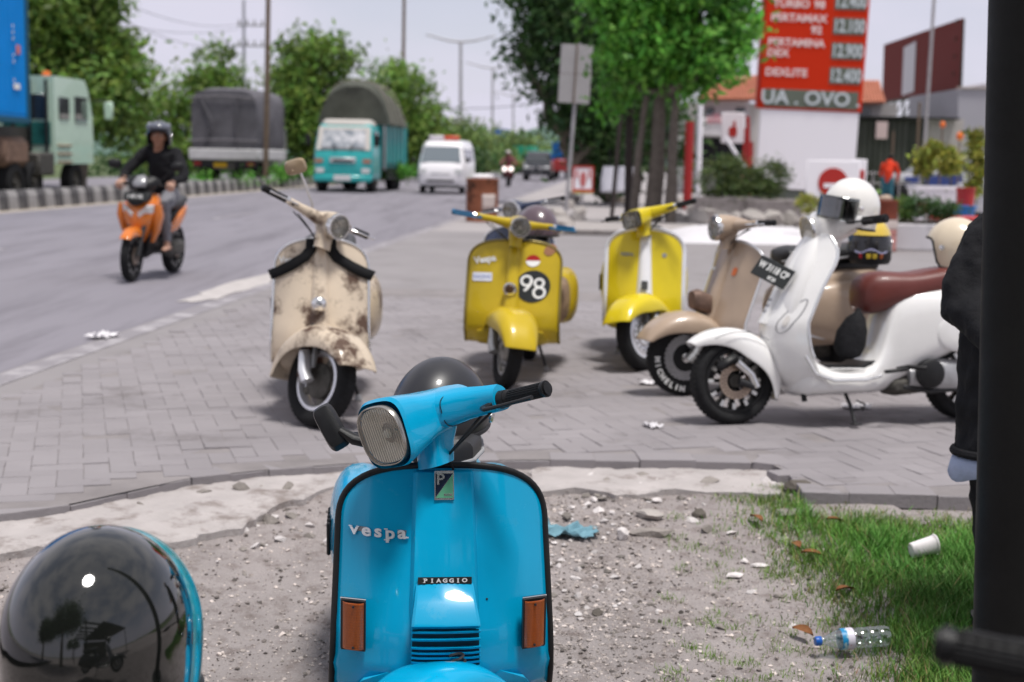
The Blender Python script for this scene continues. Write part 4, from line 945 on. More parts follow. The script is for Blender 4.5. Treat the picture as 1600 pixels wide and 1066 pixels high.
# border course along the broken edge
d = 0; L = 0
for i in range(len(EDGE) - 1):
    a, b = Vector(EDGE[i]), Vector(EDGE[i + 1]); t = (b - a); n = max(1, round(t.length / (2 * W_))); an = math.atan2(t.y, t.x)
    for q in range(n):
        p = a + t * ((q + .5) / n) + Vector((-math.sin(an), math.cos(an))) * (W_ * .78); items.append((p.x, p.y, ('B', t.length / n / (2 * W_)), an))
items.sort(key=lambda q: q[1])
# the pavers that show largest are objects, the rest one joined mesh
V, F, TONE = [], [], []
cnt = 0
for X, Y, kk, an in items:
    k, sxx = kk if isinstance(kk, tuple) else (kk, 1.0)
    dz = random.gauss(0, .0012) + (random.uniform(-.004, .003) if random.random() < .12 else 0) + .003 * noise.noise(Vector((X * .8, Y * .8, 0))); tilt = (random.gauss(0, .006), random.gauss(0, .006)); an2 = an + random.gauss(0, .012 if not isinstance(kk, tuple) else .03); dz -= (random.choice((0, 0, .003, .006, .010)) if isinstance(kk, tuple) else 0)
    vis = abs(X) < .37 * Y
    if cnt < 300 and vis and Y < 7.6:
        o = bpy.data.objects.new('paver', pm[k][0]); col.objects.link(o); o.location = (X, Y, dz); o.rotation_euler = (tilt[0], tilt[1], an2); o.scale = (sxx * 1.005 if sxx != 1.0 else 1, 1, 1); o.parent = paving; cnt += 1
    else:
        me, v, f = pm[k]; mm = Matrix.Translation((X, Y, dz)) @ Euler((tilt[0], tilt[1], an2)).to_matrix().to_4x4() @ Matrix.Scale(sxx, 4, X_); o = len(V)
        V += [tuple(mm @ Vector(p)) for p in v[:]]; F += [tuple(a + o for a in q) for q in f]; TONE += [1 + random.uniform(-.05, .05)] * len(f)
def joined(name, V, F, tone, mat, kind='stuff', smooth=False):
    me = bpy.data.meshes.new(name); me.from_pydata(V, [], F); me.materials.append(mat)
    if tone is not None:
        ca = me.attributes.new('tone', 'FLOAT_COLOR', 'FACE'); arr = np.ones((len(F), 4), dtype=np.float32); t = np.array(tone, dtype=np.float32)
        arr[:, :3] = t[:, None] if t.ndim == 1 else t; ca.data.foreach_set('color', arr.ravel())
    if smooth: me.polygons.foreach_set('use_smooth', [True] * len(F))
    o = bpy.data.objects.new(name, me); col.objects.link(o)
    if kind: o['kind'] = kind
    return o
rest = joined('paver_field', V, F, TONE, PAVS); rest.parent = paving
# farther paving: the joints only as relief
fp = M('far_paving', (.255, .238, .242), .88, var=.10, vs=.8, bump=.3, bs=30, dark=(.19, .175, .175), dmask=(.55, .75), ds=1.2)
m = MB(); m.rings([[(roadx(EDGE_OFF, y) + .2, y, -.004), (18, y, -.004)] for y in (13.5, 20, 26)], False, False); structure(m.build('far_paving', fp, smooth=False))
band('asphalt_verge', EDGE_OFF - .01, EDGE_OFF + .50, 3.2, 26, -.0065, fp, 20)
m = MB(); m.rings([[(roadx(EDGE_OFF, y) + .2, y, -.005), (70, y, -.005)] for y in (25.5, 45, 70, 110, 170)], False, False); structure(m.build('forecourt', M('forecourt_concrete', (.34, .315, .315), .9, var=.12, vs=.4), smooth=False))
# --- dirt in front
_sx = np.linspace(ex[0], ex[-1], 200); _se = np.array([np.mean([np.interp(q + k, ex, ey) for k in np.linspace(-.45, .45, 13)]) for q in _sx])
def dirt_z(x, y):
    e = float(np.interp(x, _sx, _se)); d = max(0, e - y)
    base = -.045 - .185 * (1 - math.exp(-(d / 1.25) ** 1.7))
    if x > 1.6 and d < .5: base -= .02
    n = noise.noise(Vector((x * 1.3, y * 1.3, 0))) * .018 + noise.noise(Vector((x * 5, y * 5, 2))) * .020 + noise.noise(Vector((x * 15, y * 15, 5))) * .008 + noise.noise(Vector((x * 34, y * 34, 9))) * .004
    return base + n * min(1, .35 + d * 1.5)
def PD(px, py):
    z = -.15
    for _ in range(6): q = P(px, py, z); z = dirt_z(q.x, q.y)
    return Vector((q.x, q.y, z))
nx, ny = 230, 200; V = []; F = []
xs = np.linspace(-3.6, 4.6, nx)
for x in xs:
    e = edge_y(x) + .03
    for j in range(ny):
        y = lerp(.2, e, (j / (ny - 1)) ** .75); V.append((x, y, dirt_z(x, y) if j < ny - 1 else -.07))
for i in range(nx - 1):
    for j in range(ny - 1): a = i * ny + j; F.append((a, a + ny, a + ny + 1, a + 1))
DIRT = M('dry_dirt', (.42, .375, .365), .95, var=.16, vs=3.2, dark=(.23, .19, .175), dmask=(.50, .70), ds=11, bump=1.0, bs=90)
dirt = structure(joined('dirt_ground', V, F, None, DIRT, None, True))
m = MB(); m.add([(-60, -60, -.30), (60, -60, -.30), (60, .6, -.28), (-60, .6, -.28), (-3.5, .3, -.26), (-3.5, 7.0, -.3), (-60, 7, -.3), (4.5, .3, -.26), (4.5, 7.4, -.3), (60, 7.4, -.3)], [(0, 1, 2, 3), (3, 4, 5, 6), (2, 9, 8, 7)]); structure(m.build('outer_dirt', M('outer_dirt', (.36, .32, .31), .95, var=.25, vs=2), smooth=False))
# broken concrete strip along the paving
def slab(name, poly, z0, th, seed, mat, inner=.0):
    """cracked slab: an irregular outline, lumpy top"""
    P2 = [Vector((p.x, p.y)) for p in poly]; out = []
    for i in range(len(P2)):
        a, b = P2[i], P2[(i + 1) % len(P2)]; k = max(2, int((b - a).length / .05))
        for q in range(k):
            p = a.lerp(b, q / k); jit = .045 * noise.noise(Vector((p.x * 4, p.y * 4, seed))) + .04 * noise.noise(Vector((p.x * 11, p.y * 11, seed))) + .018 * noise.noise(Vector((p.x * 30, p.y * 30, seed)))
            t = (b - a).normalized(); out.append(p + Vector((-t.y, t.x)) * jit)
    bm = bmesh.new(); vs = [bm.verts.new((p.x, p.y, 0)) for p in out]; f = bm.faces.new(vs)
    bmesh.ops.triangulate(bm, faces=[f]); bmesh.ops.subdivide_edges(bm, edges=[e for e in bm.edges if e.calc_length() > .08], cuts=3, use_grid_fill=True)
    bmesh.ops.triangulate(bm, faces=bm.faces)
    for _ in range(2):
        bmesh.ops.subdivide_edges(bm, edges=[e for e in bm.edges if e.calc_length() > .09], cuts=1); bmesh.ops.triangulate(bm, faces=bm.faces)
    for v in bm.verts:
        x, y = v.co.x, v.co.y; v.co.z = max(min(z0, dirt_z(x, y) + .035) + .006 * noise.noise(Vector((x * 6, y * 6, seed))) + .003 * noise.noise(Vector((x * 25, y * 25, seed))), dirt_z(x, y) + .012)
        if v.is_boundary: v.co.z -= .008
    r = bmesh.ops.extrude_face_region(bm, geom=[e for e in bm.faces]); 
    for v in [g for g in r['geom'] if isinstance(g, bmesh.types.BMVert)]: v.co.z += 0.0
    # keep the extruded copy as top; push the original down
    top = set(g for g in r['geom'] if isinstance(g, bmesh.types.BMVert))
    for v in bm.verts:
        if v not in top: v.co.z -= th
    bmesh.ops.recalc_face_normals(bm, faces=bm.faces)
    me = bpy.data.meshes.new(name); bm.to_mesh(me); bm.free(); me.materials.append(mat); o = bpy.data.objects.new(name, me); col.objects.link(o); return structure(o)
CONC = M('broken_concrete', (.44, .405, .395), .92, var=.15, vs=6, bump=.5, bs=90, dark=(.25, .215, .20), dmask=(.53, .66), ds=5)
zc = -.035
slab('concrete_strip', [P(x, y, zc) for x, y in ((-150, 842), (0, 812), (110, 796), (200, 776), (300, 755), (420, 741), (560, 731), (640, 729), (600, 750), (505, 762), (430, 786), (370, 808), (290, 830), (180, 842), (60, 850), (-60, 870))], zc, .05, 3, CONC)
slab('concrete_strip', [P(x, y, zc) for x, y in ((830, 727), (1000, 730), (1170, 731), (1208, 736), (1225, 752), (1215, 768), (1150, 772), (1060, 764), (960, 772), (900, 760), (830, 766))], zc, .05, 8, CONC)
# stones
def rock(seed, n=14, flat=.55):
    rg = np.random.default_rng(seed); b = bmesh.new()
    for _ in range(n):
        v = rg.normal(size=3); v /= np.linalg.norm(v); b.verts.new((v[0] * .5, v[1] * .5 * rg.uniform(.7, 1), v[2] * .5 * flat))
    bmesh.ops.convex_hull(b, input=b.verts); bmesh.ops.delete(b, geom=[v for v in b.verts if not v.link_faces], context='VERTS')
    b.verts.index_update(); vs = [tuple(v.co) for v in b.verts]; fs = [tuple(v.index for v in f.verts) for f in b.faces]; b.free(); return vs, fs
ROCKS = [rock(s, 14, random.choice((.35, .5, .7))) for s in range(10)]
STW = M('pale_stone', (.60, .56, .55), .85, var=.15, vs=9, bump=.3, bs=60, rnd=.18); STG = M('grey_stone', (.26, .235, .215), .9, var=.2, vs=9, bump=.4, bs=60, rnd=.25)
rm = {}
for i, (v, f) in enumerate(ROCKS):
    for mt_ in (STW, STG):
        me = bpy.data.meshes.new('stone'); me.from_pydata(v, [], f); me.materials.append(mt_); rm[(i, mt_.name)] = me
def stone(x, y, s, white):
    o = bpy.data.objects.new('stone', rm[(random.randrange(10), (STW if white else STG).name)]); col.objects.link(o)
    o.location = (x, y, dirt_z(x, y) + s * .10); o.rotation_euler = (random.uniform(-.3, .3), random.uniform(-.3, .3), random.uniform(0, 6)); o.scale = (s, s * random.uniform(.6, 1), s * random.uniform(.45, .9)); o.parent = dirt
def grassy(x, y):
    """how deep inside the grass a place is"""
    xb = lerp(1.12, .90, min(1, max(0, (y - 4.0) / 1.9))) + .16 * noise.noise(Vector((y * 2.6, x * 1.1, 7))) + .10 * noise.noise(Vector((y * 7, 2, 9)))
    return min((x - xb), (edge_y(x) - .10 + .08 * noise.noise(Vector((x * 4, 0, 1)))) - y)
k = 0
for cx_, cy_, sx_, sy_, n, w, smin, smax in ((1020, 792, 130, 16, 16, .3, .06, .15), (1235, 778, 22, 12, 8, .15, .05, .12), (420, 822, 70, 14, 12, .35, .05, .13), (100, 838, 80, 10, 9, .4, .05, .11), (905, 880, 60, 60, 62, .9, .02, .055), (930, 830, 90, 18, 26, .5, .03, .08), (1040, 815, 90, 25, 24, .3, .03, .10), (960, 930, 70, 60, 26, .7, .015, .04), (420, 850, 90, 25, 34, .45, .02, .07), (80, 850, 90, 22, 26, .7, .02, .07), (1180, 900, 90, 60, 26, .6, .015, .05), (1060, 770, 150, 14, 22, .35, .03, .08), (400, 960, 80, 80, 24, .5, .012, .03), (1250, 800, 60, 30, 14, .4, .03, .07)):
    for _ in range(n):
        if k >= 298: break
        q = P(random.gauss(cx_, sx_), random.gauss(cy_, sy_ * .8), -.2)
        if q.y > edge_y(q.x) - .1: continue
        stone(q.x, q.y, random.uniform(smin, smax) * random.uniform(.7, 1.1), random.random() < w); k += 1
V, F, T_ = [], [], []
for _ in range(24000):
    if random.random() < .75: q = P(random.uniform(-60, 1560), random.uniform(760, 1090), -.2)
    else: q = P(random.gauss(930, 90), random.gauss(890, 80), -.2)
    if q.y > edge_y(q.x) - .04 or q.y < 2.6: continue
    if q.y > edge_y(q.x) - .28 and random.random() < .7: continue
    s = min(.022, random.paretovariate(2.0) * .0042); v, f = random.choice(ROCKS); a = random.uniform(0, 6); ca, sa = math.cos(a) * s, math.sin(a) * s; z = dirt_z(q.x, q.y) + s * .1; o = len(V)
    V += [(q.x + p[0] * ca - p[1] * sa, q.y + p[0] * sa + p[1] * ca, z + p[2] * s) for p in v]; F += [tuple(i + o for i in g) for g in f]
    t = random.choice((.35, .6, .9, 1.1, 1.4, 1.8, 2.1)) * random.uniform(.85, 1.1); T_ += [(t, t * .97, t * .93)] * len(f)
joined('gravel', V, F, T_, M('gravel_mix', (.33, .30, .29), .9, attr='tone', bump=.3, bs=100))
# concrete lumps
CH = M('old_concrete', (.30, .27, .25), .92, var=.2, vs=8, bump=.5, bs=70)
def chunk(px, py, L, Wd, H, a, label, mat=CH, seed=1):
    q = PD(px, py + 6); z = dirt_z(q.x, q.y); v, f = rock(seed + 40, 22, .9); m = MB(); m.add([(p[0] * L * 1.1, p[1] * Wd * 1.2, p[2] * H * 1.1) for p in v], f)
    o = m.build('concrete_chunk', mat, ang=10); o.location = (q.x, q.y, z + H * .3); o.rotation_euler = (0, 0, R(a)); return tag(o, label, 'rubble', 'lumps of broken concrete')
chunk(1018, 832, .17, .07, .045, 4, 'flat grey concrete slab piece, longest of the rubble on the dirt', seed=2)
chunk(1015, 803, .12, .08, .05, -20, 'pale concrete lump just behind the longest flat slab piece', M('pale_concrete', (.42, .385, .36), .9, var=.2, vs=8, bump=.5, bs=70), 3)
chunk(1094, 803, .07, .06, .05, 30, 'small dark lump right of the pale concrete lump', M('dark_concrete', (.13, .115, .10), .9, var=.3, vs=9, bump=.5, bs=70), 5)
chunk(1238, 797, .15, .09, .035, 10, 'flat pale flake at the left edge of the grass', seed=7)
chunk(1248, 762, .12, .09, .07, 0, 'dark broken lump under the corner where the pavers begin', M('dark_concrete', (.13, .115, .10), .9), 9)
chunk(932, 955, .045, .04, .03, 0, 'little dark stone on the gravel beside the blue scooter', M('dark_concrete', (.13, .115, .10), .9), 11)
chunk(1148, 897, .075, .05, .02, 20, 'thin white tile shard on the bare dirt left of the grass', STW, 13)
chunk(1187, 879, .07, .04, .015, -10, 'thin white tile shard nearest the fringe of the grass', STW, 14)
chunk(972, 832, .05, .05, .06, -10, 'upright white shard between the blue rag and the grey slab piece', STW, 15)
# grass
V, F, T_ = [], [], []
def blade(x, y, h, w, col3):
    z = dirt_z(x, y) - .004; a = random.uniform(0, 2 * PI); c, s = math.cos(a), math.sin(a); l = random.uniform(.15, .9) * h; b = random.uniform(0, 2 * PI); lx, ly = math.cos(b) * l, math.sin(b) * l; o = len(V)
    V.extend([(x - c * w, y - s * w, z), (x + c * w, y + s * w, z), (x - c * w * .7 + lx * .4, y - s * w * .7 + ly * .4, z + h * .6), (x + c * w * .7 + lx * .4, y + s * w * .7 + ly * .4, z + h * .6), (x + lx, y + ly, z + h)])
    F.extend([(o, o + 1, o + 3, o + 2), (o + 2, o + 3, o + 4)]); T_.extend([col3, col3])
n = 0; tries = 0
while n < 62000 and tries < 400000:
    tries += 1
    y = random.uniform(3.2, 6.0); x = random.uniform(.3, .40 * y + .25); g = grassy(x, y)
    if g < -.22: continue
    dens = 1 if g > .34 else max(0, (g + .22) / .56) ** 2.2 * .9
    dens *= .35 + .65 * min(1, max(0, .6 + 1.6 * noise.noise(Vector((x * 5, y * 5, 3)))))
    if random.random() > dens: continue
    lush = min(1, max(0, g * 2.2)); h = random.uniform(.012, .032) + lush * random.uniform(.01, .085) * (1 + .6 * noise.noise(Vector((x * 3, y * 3, 11))))
    if random.random() < .26 * (1.25 - lush): c3 = tuple(q * random.uniform(.6, 1) for q in (3.6, 1.25, 3.0))
    else:
        t = random.uniform(.7, 1.35) * (1 + .5 * noise.noise(Vector((x * 2.2, y * 2.2, 5)))); yel = random.random() * (1 - lush * .8); c3 = (t * (1 + 1.3 * yel), t * (1 + .05 * yel), t)
    blade(x, y, h, random.uniform(.0012, .0026), c3); n += 1
# sparse tufts on the dirt
for _ in range(60):
    q = P(random.uniform(1040, 1300), random.uniform(850, 1080), -.2)
    for _ in range(40): blade(q.x + random.gauss(0, .025), q.y + random.gauss(0, .025), random.uniform(.01, .03), .0014, (1.9, 1.15, 1.1))
joined('grass', V, F, T_, M('grass_blade', (.095, .265, .05), .6, attr='tone', spec=.3))

# ------------------------------------------------------------------ litter
def paper(name, loc, s, label, cat, mat, seed=0, flatk=.35, group=None):
    n = 12; V = []; F = []
    for i in range(n + 1):
        for j in range(n + 1):
            u, v = i / n - .5, j / n - .5; r = 1 + .5 * noise.noise(Vector((u * 4 + seed, v * 4, seed))); z = abs(noise.noise(Vector((u * 5, v * 5, seed * 3.1)))) * flatk + .5 * abs(noise.noise(Vector((u * 12, v * 12, seed)))) * flatk
            V.append((u * s * r, v * s * .7 * r, z * s + .004))
    for i in range(n):
        for j in range(n): a = i * (n + 1) + j; F.append((a, a + n + 1, a + n + 2, a + 1))
    o = joined(name, V, F, None, mat, None, False); o.location = loc; o.rotation_euler = (0, 0, seed); return tag(o, label, cat, group)
PAPER = M('crumpled_paper', (.72, .70, .72), .8)
paper('plastic_bag', P(160, 527), .24, 'crumpled white bag lying on the asphalt left of the cream scooter', 'litter', PAPER, 1.3, .22)
paper('paper_scrap', P(1019, 668), .10, 'crumpled white scrap on the pavers in front of the tan front wheel', 'litter', PAPER, 2.1)
paper('paper_scrap', P(1017, 600), .14, 'white scrap on the paving between the lemon yellow and tan wheels', 'litter', PAPER, 3.2, .2)
paper('paper_scrap', P(1338, 638), .16, 'flat white scrap under the white scooter beside its stand', 'litter', PAPER, .4, .2)
q = PD(893, 832); paper('rag', (q.x, q.y, dirt_z(q.x, q.y)), .20, 'faded blue rag lying in the rubble beside the blue scooter', 'rag', M('rag_cloth', (.16, .30, .36), .9, var=.2, vs=20), 6.1, .25)
LEAFB = M('dry_leaf', (.20, .085, .035), .8, var=.3, vs=30)
for i, (px, py, lb) in enumerate(((1268, 878, 'curled brown leaf at the fringe of the grass, leftmost of the dry leaves'), (1245, 858, 'flat brown leaf above the curled one at the grass fringe'), (1305, 826, 'pinkish brown leaf near the pavers on the grass'), (1180, 817, 'small orange leaf on the dirt short of the grass'), (1320, 935, 'brown leaf half sunk in the lower grass'), (1255, 1000, 'leaf fragment just left of the bottle cap'), (1335, 1012, 'brown leaf behind the middle of the water bottle'))):
    q = PD(px, py); n = 8; V = []; F = []
    for a in range(n + 1):
        u = a / n; wd_ = .019 * math.sin(PI * u) ** .8
        for b in (-1, 0, 1): V.append((u * .09 - .045, b * wd_, .012 * math.sin(u * 3) + abs(b) * .009 + .012))
    for a in range(n):
        for b in range(2): o_ = a * 3 + b; F.append((o_, o_ + 3, o_ + 4, o_ + 1))
    o = joined('dry_leaf', V, F, None, LEAFB, None, True); o.location = (q.x, q.y, dirt_z(q.x, q.y) + .012); o.rotation_euler = (random.uniform(-.3, .3), random.uniform(-.3, .3), i * 1.7); tag(o, lb, 'leaf', 'dry leaves on the ground')
# bottle
q = PD(1332, 1024); zb = dirt_z(q.x, q.y) + .055
bt = empty('water_bottle', (q.x, q.y, zb), (R(4), R(-3), R(7)), 'clear plastic water bottle with a blue cap lying on the grass', 'bottle'); bt.scale = (1.12,) * 3
PET = glassmat('clear_plastic', (.86, .93, .93), .12, .26)
pr = [(.0105, -.095), (.011, -.085), (.014, -.080), (.024, -.055), (.029, -.040), (.0295, -.005), (.026, .0), (.0265, .006), (.030, .012), (.030, .035), (.028, .038), (.030, .042), (.030, .065), (.028, .068), (.030, .072), (.030, .092), (.026, .102), (.010, .104), (0, .1)]
MB().lathe(pr, None, 28, 'X').build('bottle_body', PET, bt)
cp = MB().lathe([(0, -.112), (.0125, -.112), (.0135, -.109), (.0135, -.096), (.012, -.094)], None, 24, 'X').build('cap', M('cap_blue', (.01, .10, .42), .35), bt)
MB().lathe([(.0300, -.040), (.0303, -.022)], None, 28, 'X').build('label_band', M('label_blue', (.01, .22, .45), .4, dark=(.35, .55, .6), dmask=(.5, .52), ds=20), bt)
MB().lathe([(.0305, -.024), (.0308, -.004)], None, 28, 'X').build('label_print', M('label_print', (.62, .60, .68), .4, dark=(.5, .05, .05), dmask=(.56, .58), ds=25), bt)
for x in (.036, .067): MB().lathe([(.0285, x), (.0292, x + .002), (.0285, x + .004)], None, 28, 'X').build('groove', PET, bt)
# cup
q = PD(1440, 886); cu = empty('paper_cup', (q.x, q.y, dirt_z(q.x, q.y) + .075), (R(8), R(78), R(22)), 'crushed white paper cup lying in the taller grass', 'cup')
CW = M('cup_paper', (.72, .69, .69), .7, dark=(.5, .40, .40), dmask=(.58, .64), ds=30)
MB().rings([SE((0, 0, z), X_, Y_, r, r * .8, 2.4, 22) for z, r in ((-.048, .025), (-.045, .028), (-.02, .030), (.02, .032), (.047, .034), (.050, .036), (.052, .034))], True).build('cup_wall', CW, cu)
MB().rings([SE((0, 0, z), X_, Y_, r, r * .8, 2.4, 22) for z, r in ((.048, .0375), (.054, .0375))], False).build('rim', CW, cu)
# ------------------------------------------------------------------ foliage
def leafmat(name, c):
    m = bpy.data.materials.new(name); m.use_nodes = True; t = m.node_tree; t.nodes.clear()
    o = t.nodes.new('ShaderNodeOutputMaterial'); a = t.nodes.new('ShaderNodeAttribute'); a.attribute_name = 'tone'
    mx = t.nodes.new('ShaderNodeMix'); mx.data_type = 'RGBA'; mx.blend_type = 'MULTIPLY'; mx.inputs[0].default_value = 1; mx.inputs[6].default_value = tuple(c) + (1,)
    t.links.new(a.outputs['Color'], mx.inputs[7]); b = t.nodes.new('ShaderNodeBsdfPrincipled'); b.inputs['Roughness'].default_value = .5; b.inputs['Specular IOR Level'].default_value = .3
    tr = t.nodes.new('ShaderNodeBsdfTranslucent'); t.links.new(mx.outputs[2], b.inputs['Base Color']); t.links.new(mx.outputs[2], tr.inputs[0])
    ms = t.nodes.new('ShaderNodeMixShader'); ms.inputs[0].default_value = .35; t.links.new(b.outputs[0], ms.inputs[1]); t.links.new(tr.outputs[0], ms.inputs[2]); t.links.new(ms.outputs[0], o.inputs[0]); return m
BARK = M('bark', (.17, .145, .12), .95, var=.35, vs=8, bump=.8, bs=18); BARKG = M('grey_bark', (.135, .115, .10), .95, var=.25, vs=8, bump=.7, bs=18)
L_BRI = leafmat('leaf_bright', (.105, .31, .05)); L_DRK = leafmat('leaf_dark', (.045, .105, .035)); L_MID = leafmat('leaf_mid', (.145, .26, .06)); L_FAR = leafmat('leaf_far', (.16, .26, .09)); L_YEL = leafmat('leaf_yellow', (.26, .30, .06))
def foliage(name, blobs, n, size, mat, parent=None, seed=1, clr=.4, per=26, aspect=.45, droop=.3):
    """leaf quads gathered in clumps inside the blobs ((x,y,z),(rx,ry,rz))"""
    rg = np.random.default_rng(seed); vol = np.array([b[1][0] * b[1][1] * b[1][2] for b in blobs]) ** .75; vol /= vol.sum()
    nc = max(3, n // per); ids = rg.choice(len(blobs), nc, p=vol); C = np.zeros((nc, 3)); 
    d = rg.normal(size=(nc, 3)); d /= np.linalg.norm(d, axis=1)[:, None]; rr = rg.uniform(.35, 1.0, nc) ** .55
    for i, b in enumerate(blobs):
        s = ids == i; C[s] = np.array(b[0]) + d[s] * rr[s][:, None] * np.array(b[1])
    P_ = np.repeat(C, per, axis=0) + rg.normal(size=(nc * per, 3)) * clr * np.array([1, 1, .7]) * np.repeat(rg.uniform(.5, 1.2, nc), per)[:, None]
    N = len(P_); ct = np.repeat(rg.uniform(.45, 1.6, nc), per)
    u = rg.normal(size=(N, 3)); u[:, 2] -= droop; u /= np.linalg.norm(u, axis=1)[:, None]
    w = np.cross(u, rg.normal(size=(N, 3))); w /= np.linalg.norm(w, axis=1)[:, None]
    s = size * rg.uniform(.6, 1.4, N)[:, None]; a = P_ - u * s * .5; c = P_ + u * s * .5; b = P_ + w * s * aspect * .5; e = P_ - w * s * aspect * .5
    V = np.stack([a, b, c, e], axis=1).reshape(-1, 3); F = np.arange(N * 4).reshape(-1, 4)
    me = bpy.data.meshes.new(name); me.vertices.add(N * 4); me.vertices.foreach_set('co', V.ravel()); me.loops.add(N * 4); me.loops.foreach_set('vertex_index', F.ravel().astype(np.int32))
    me.polygons.add(N); me.polygons.foreach_set('loop_start', (np.arange(N) * 4).astype(np.int32)); me.update(calc_edges=True)
    ca = me.attributes.new('tone', 'FLOAT_COLOR', 'FACE'); t = ct * rg.uniform(.75, 1.25, N); y = rg.uniform(.85, 1.35, N); arr = np.ones((N, 4), dtype=np.float32); arr[:, 0] = t * y; arr[:, 1] = t; arr[:, 2] = t * rg.uniform(.7, 1.1, N)
    ca.data.foreach_set('color', arr.ravel()); me.materials.append(mat); o = bpy.data.objects.new(name, me); col.objects.link(o); o.parent = parent; return o
def tree(name, label, base, blobs, n, size, mat, tr=.25, bark=BARK, seed=1, clr=.45, group='street trees', limbs=True, trunks=None, midx=None, size_k=None):
    base = Vector(base); root = empty(name, base, (0, 0, 0), label, 'tree', group)
    bl = [(Vector(b[0]) - base, b[1]) for b in blobs]; rg = random.Random(seed)
    tops = [b[0] for b in bl]; cz = min(t.z - b[1][2] for t, b in zip(tops, bl)); mid = Vector((sum(t.x for t in tops) / len(tops), sum(t.y for t in tops) / len(tops), max(1.2, cz + .4)))
    if midx is not None: mid.x = midx
    tk = trunks or [((0, 0), 1)]
    for (dx, dy), k in tk:
        pts = []; rr = []
        for i in range(9):
            t = i / 8; pts.append(Vector((dx, dy, -.2)).lerp(mid + Vector((dx * .85, dy * .85, 0)), t) + Vector((math.sin(t * 5 + dx * 7) * tr * .35 * t, math.cos(t * 4 + seed) * tr * .3 * t, 0))); rr.append(tr * k * (1.25 - .55 * t) if i else tr * k * 1.5)
        t0 = MB().tube(pts, rr, 12)
        t0.fn(lambda p: p * 1.0 + Vector((.12 * tr * math.sin(p.z * 6 + p.x * 9), .12 * tr * math.cos(p.z * 5 + p.y * 8), 0))).build('trunk', bark, root)
    if limbs:
        for c, b in zip(tops, bl):
            pts = [mid.lerp(c, i / 5) + Vector((rg.uniform(-.15, .15), rg.uniform(-.15, .15), 0)) * (i > 0) for i in range(6)]
            MB().tube(pts, [tr * .55 * (1 - .75 * i / 5) + .02 for i in range(6)], 8).build('limb', bark, root)
    foliage('crown', bl, n, size, mat, root, seed, clr); return root
def ball(px, py, y, rpx, rpy=None, rd=None):
    c = PY(px, py, y); s = y / FPX; return (c, (rpx * s, (rd or rpx) * s, (rpy or rpx) * s))

# right hand trees
b = PY(1028, 352, 29); b.z = 0
tree('street_tree', 'leafy bright green tree with several grey trunks, left of the red price sign', b, [ball(1010, 60, 29, 75, 70), ball(1090, 20, 29, 75, 80), ball(1060, 95, 29, 65, 50), ball(1125, 80, 28.5, 45, 45), ball(985, -20, 29, 70, 70), ball(1110, -60, 29, 75, 70), ball(1150, 40, 29, 30, 40), ball(960, 120, 30, 30, 60), ball(1085, 135, 29, 28, 22)], 17500, .20, L_BRI, .11, BARKG, 3, .22, trunks=[((-.50, .3), .75), ((-.10, .35), 1.5), ((.22, -.1), 1.0)], midx=.10)
b = PY(968, 322, 46); b.z = 0
tree('street_tree', 'large dark tree overhanging the road behind the blank sign plate', b, [ball(870, 60, 42, 60, 60), ball(930, 20, 42, 80, 80), ball(850, -10, 42, 55, 60), ball(915, 130, 42, 70, 55), ball(960, 190, 42, 50, 60), ball(835, 130, 42, 28, 30), ball(890, 190, 42, 30, 35), ball(985, 90, 43, 60, 90), ball(820, 85, 42, 22, 20), ball(940, 250, 43, 40, 40)], 17000, .24, L_DRK, .24, BARK, 4, .38)
b = PY(990, 300, 60); b.z = 0
tree('background_tree', 'dull green tree mass behind the dark tree, above the white sacks', b, [ball(1000, 150, 60, 60, 50), ball(960, 230, 60, 50, 45), ball(1040, 210, 60, 40, 60)], 4000, .34, L_DRK, .25, BARK, 5, .5)
# left hand trees beyond the road
def ltree(label, y, base_px, bl, n, mat, seed, name='roadside_tree', size=.34, clr=.5):
    b = PY(base_px, 255, y); b.z = -.1
    return tree(name, label, b, [ball(x, yy, y + dy, r, r2) for x, yy, r, r2, dy in bl], n, size, mat, .28, BARK, seed, clr, 'trees beyond the road')
ltree('tall tree rising behind the pale green truck cab', 50, 120, [(80, 20, 70, 60, 0), (150, 90, 60, 60, 1), (60, 100, 60, 60, 0), (190, 120, 38, 50, 0), (110, 170, 70, 50, -1), (130, 10, 50, 50, 1), (30, 40, 55, 70, 2), (185, 180, 38, 40, 1), (150, -40, 30, 40, 0)], 15000, L_MID, 11)
ltree('bushy tree behind the grey covered lorry', 74, 330, [(340, 110, 34, 42, 0), (300, 150, 45, 36, 1), (260, 185, 42, 40, 0), (345, 160, 45, 50, 0), (230, 215, 35, 40, 1), (280, 225, 60, 45, 0)], 8500, L_MID, 12)
ltree('rounded tree between the grey lorry and the turquoise truck', 66, 470, [(480, 90, 42, 34, 0), (470, 150, 50, 55, 0), (500, 130, 45, 50, 1), (440, 190, 40, 60, 0), (500, 220, 60, 55, 0), (520, 80, 30, 25, 0)], 9000, L_MID, 13)
ltree('tree behind the tarpaulin of the turquoise truck', 78, 620, [(610, 130, 40, 30, 0), (640, 165, 45, 50, 0), (600, 180, 45, 50, 0), (665, 210, 40, 48, 0), (620, 235, 50, 40, 1)], 8000, L_MID, 14)
ltree('tree rising behind the white van', 95, 710, [(700, 215, 40, 30, 0), (730, 225, 32, 36, 0), (690, 245, 50, 30, 0), (755, 235, 26, 32, 2)], 5000, L_FAR, 15, clr=.6)
ltree('pale tree just left of the blue road sign', 120, 760, [(765, 222, 24, 26, 0), (745, 240, 30, 26, 0), (790, 245, 24, 24, 0)], 3500, L_FAR, 16, clr=.7)
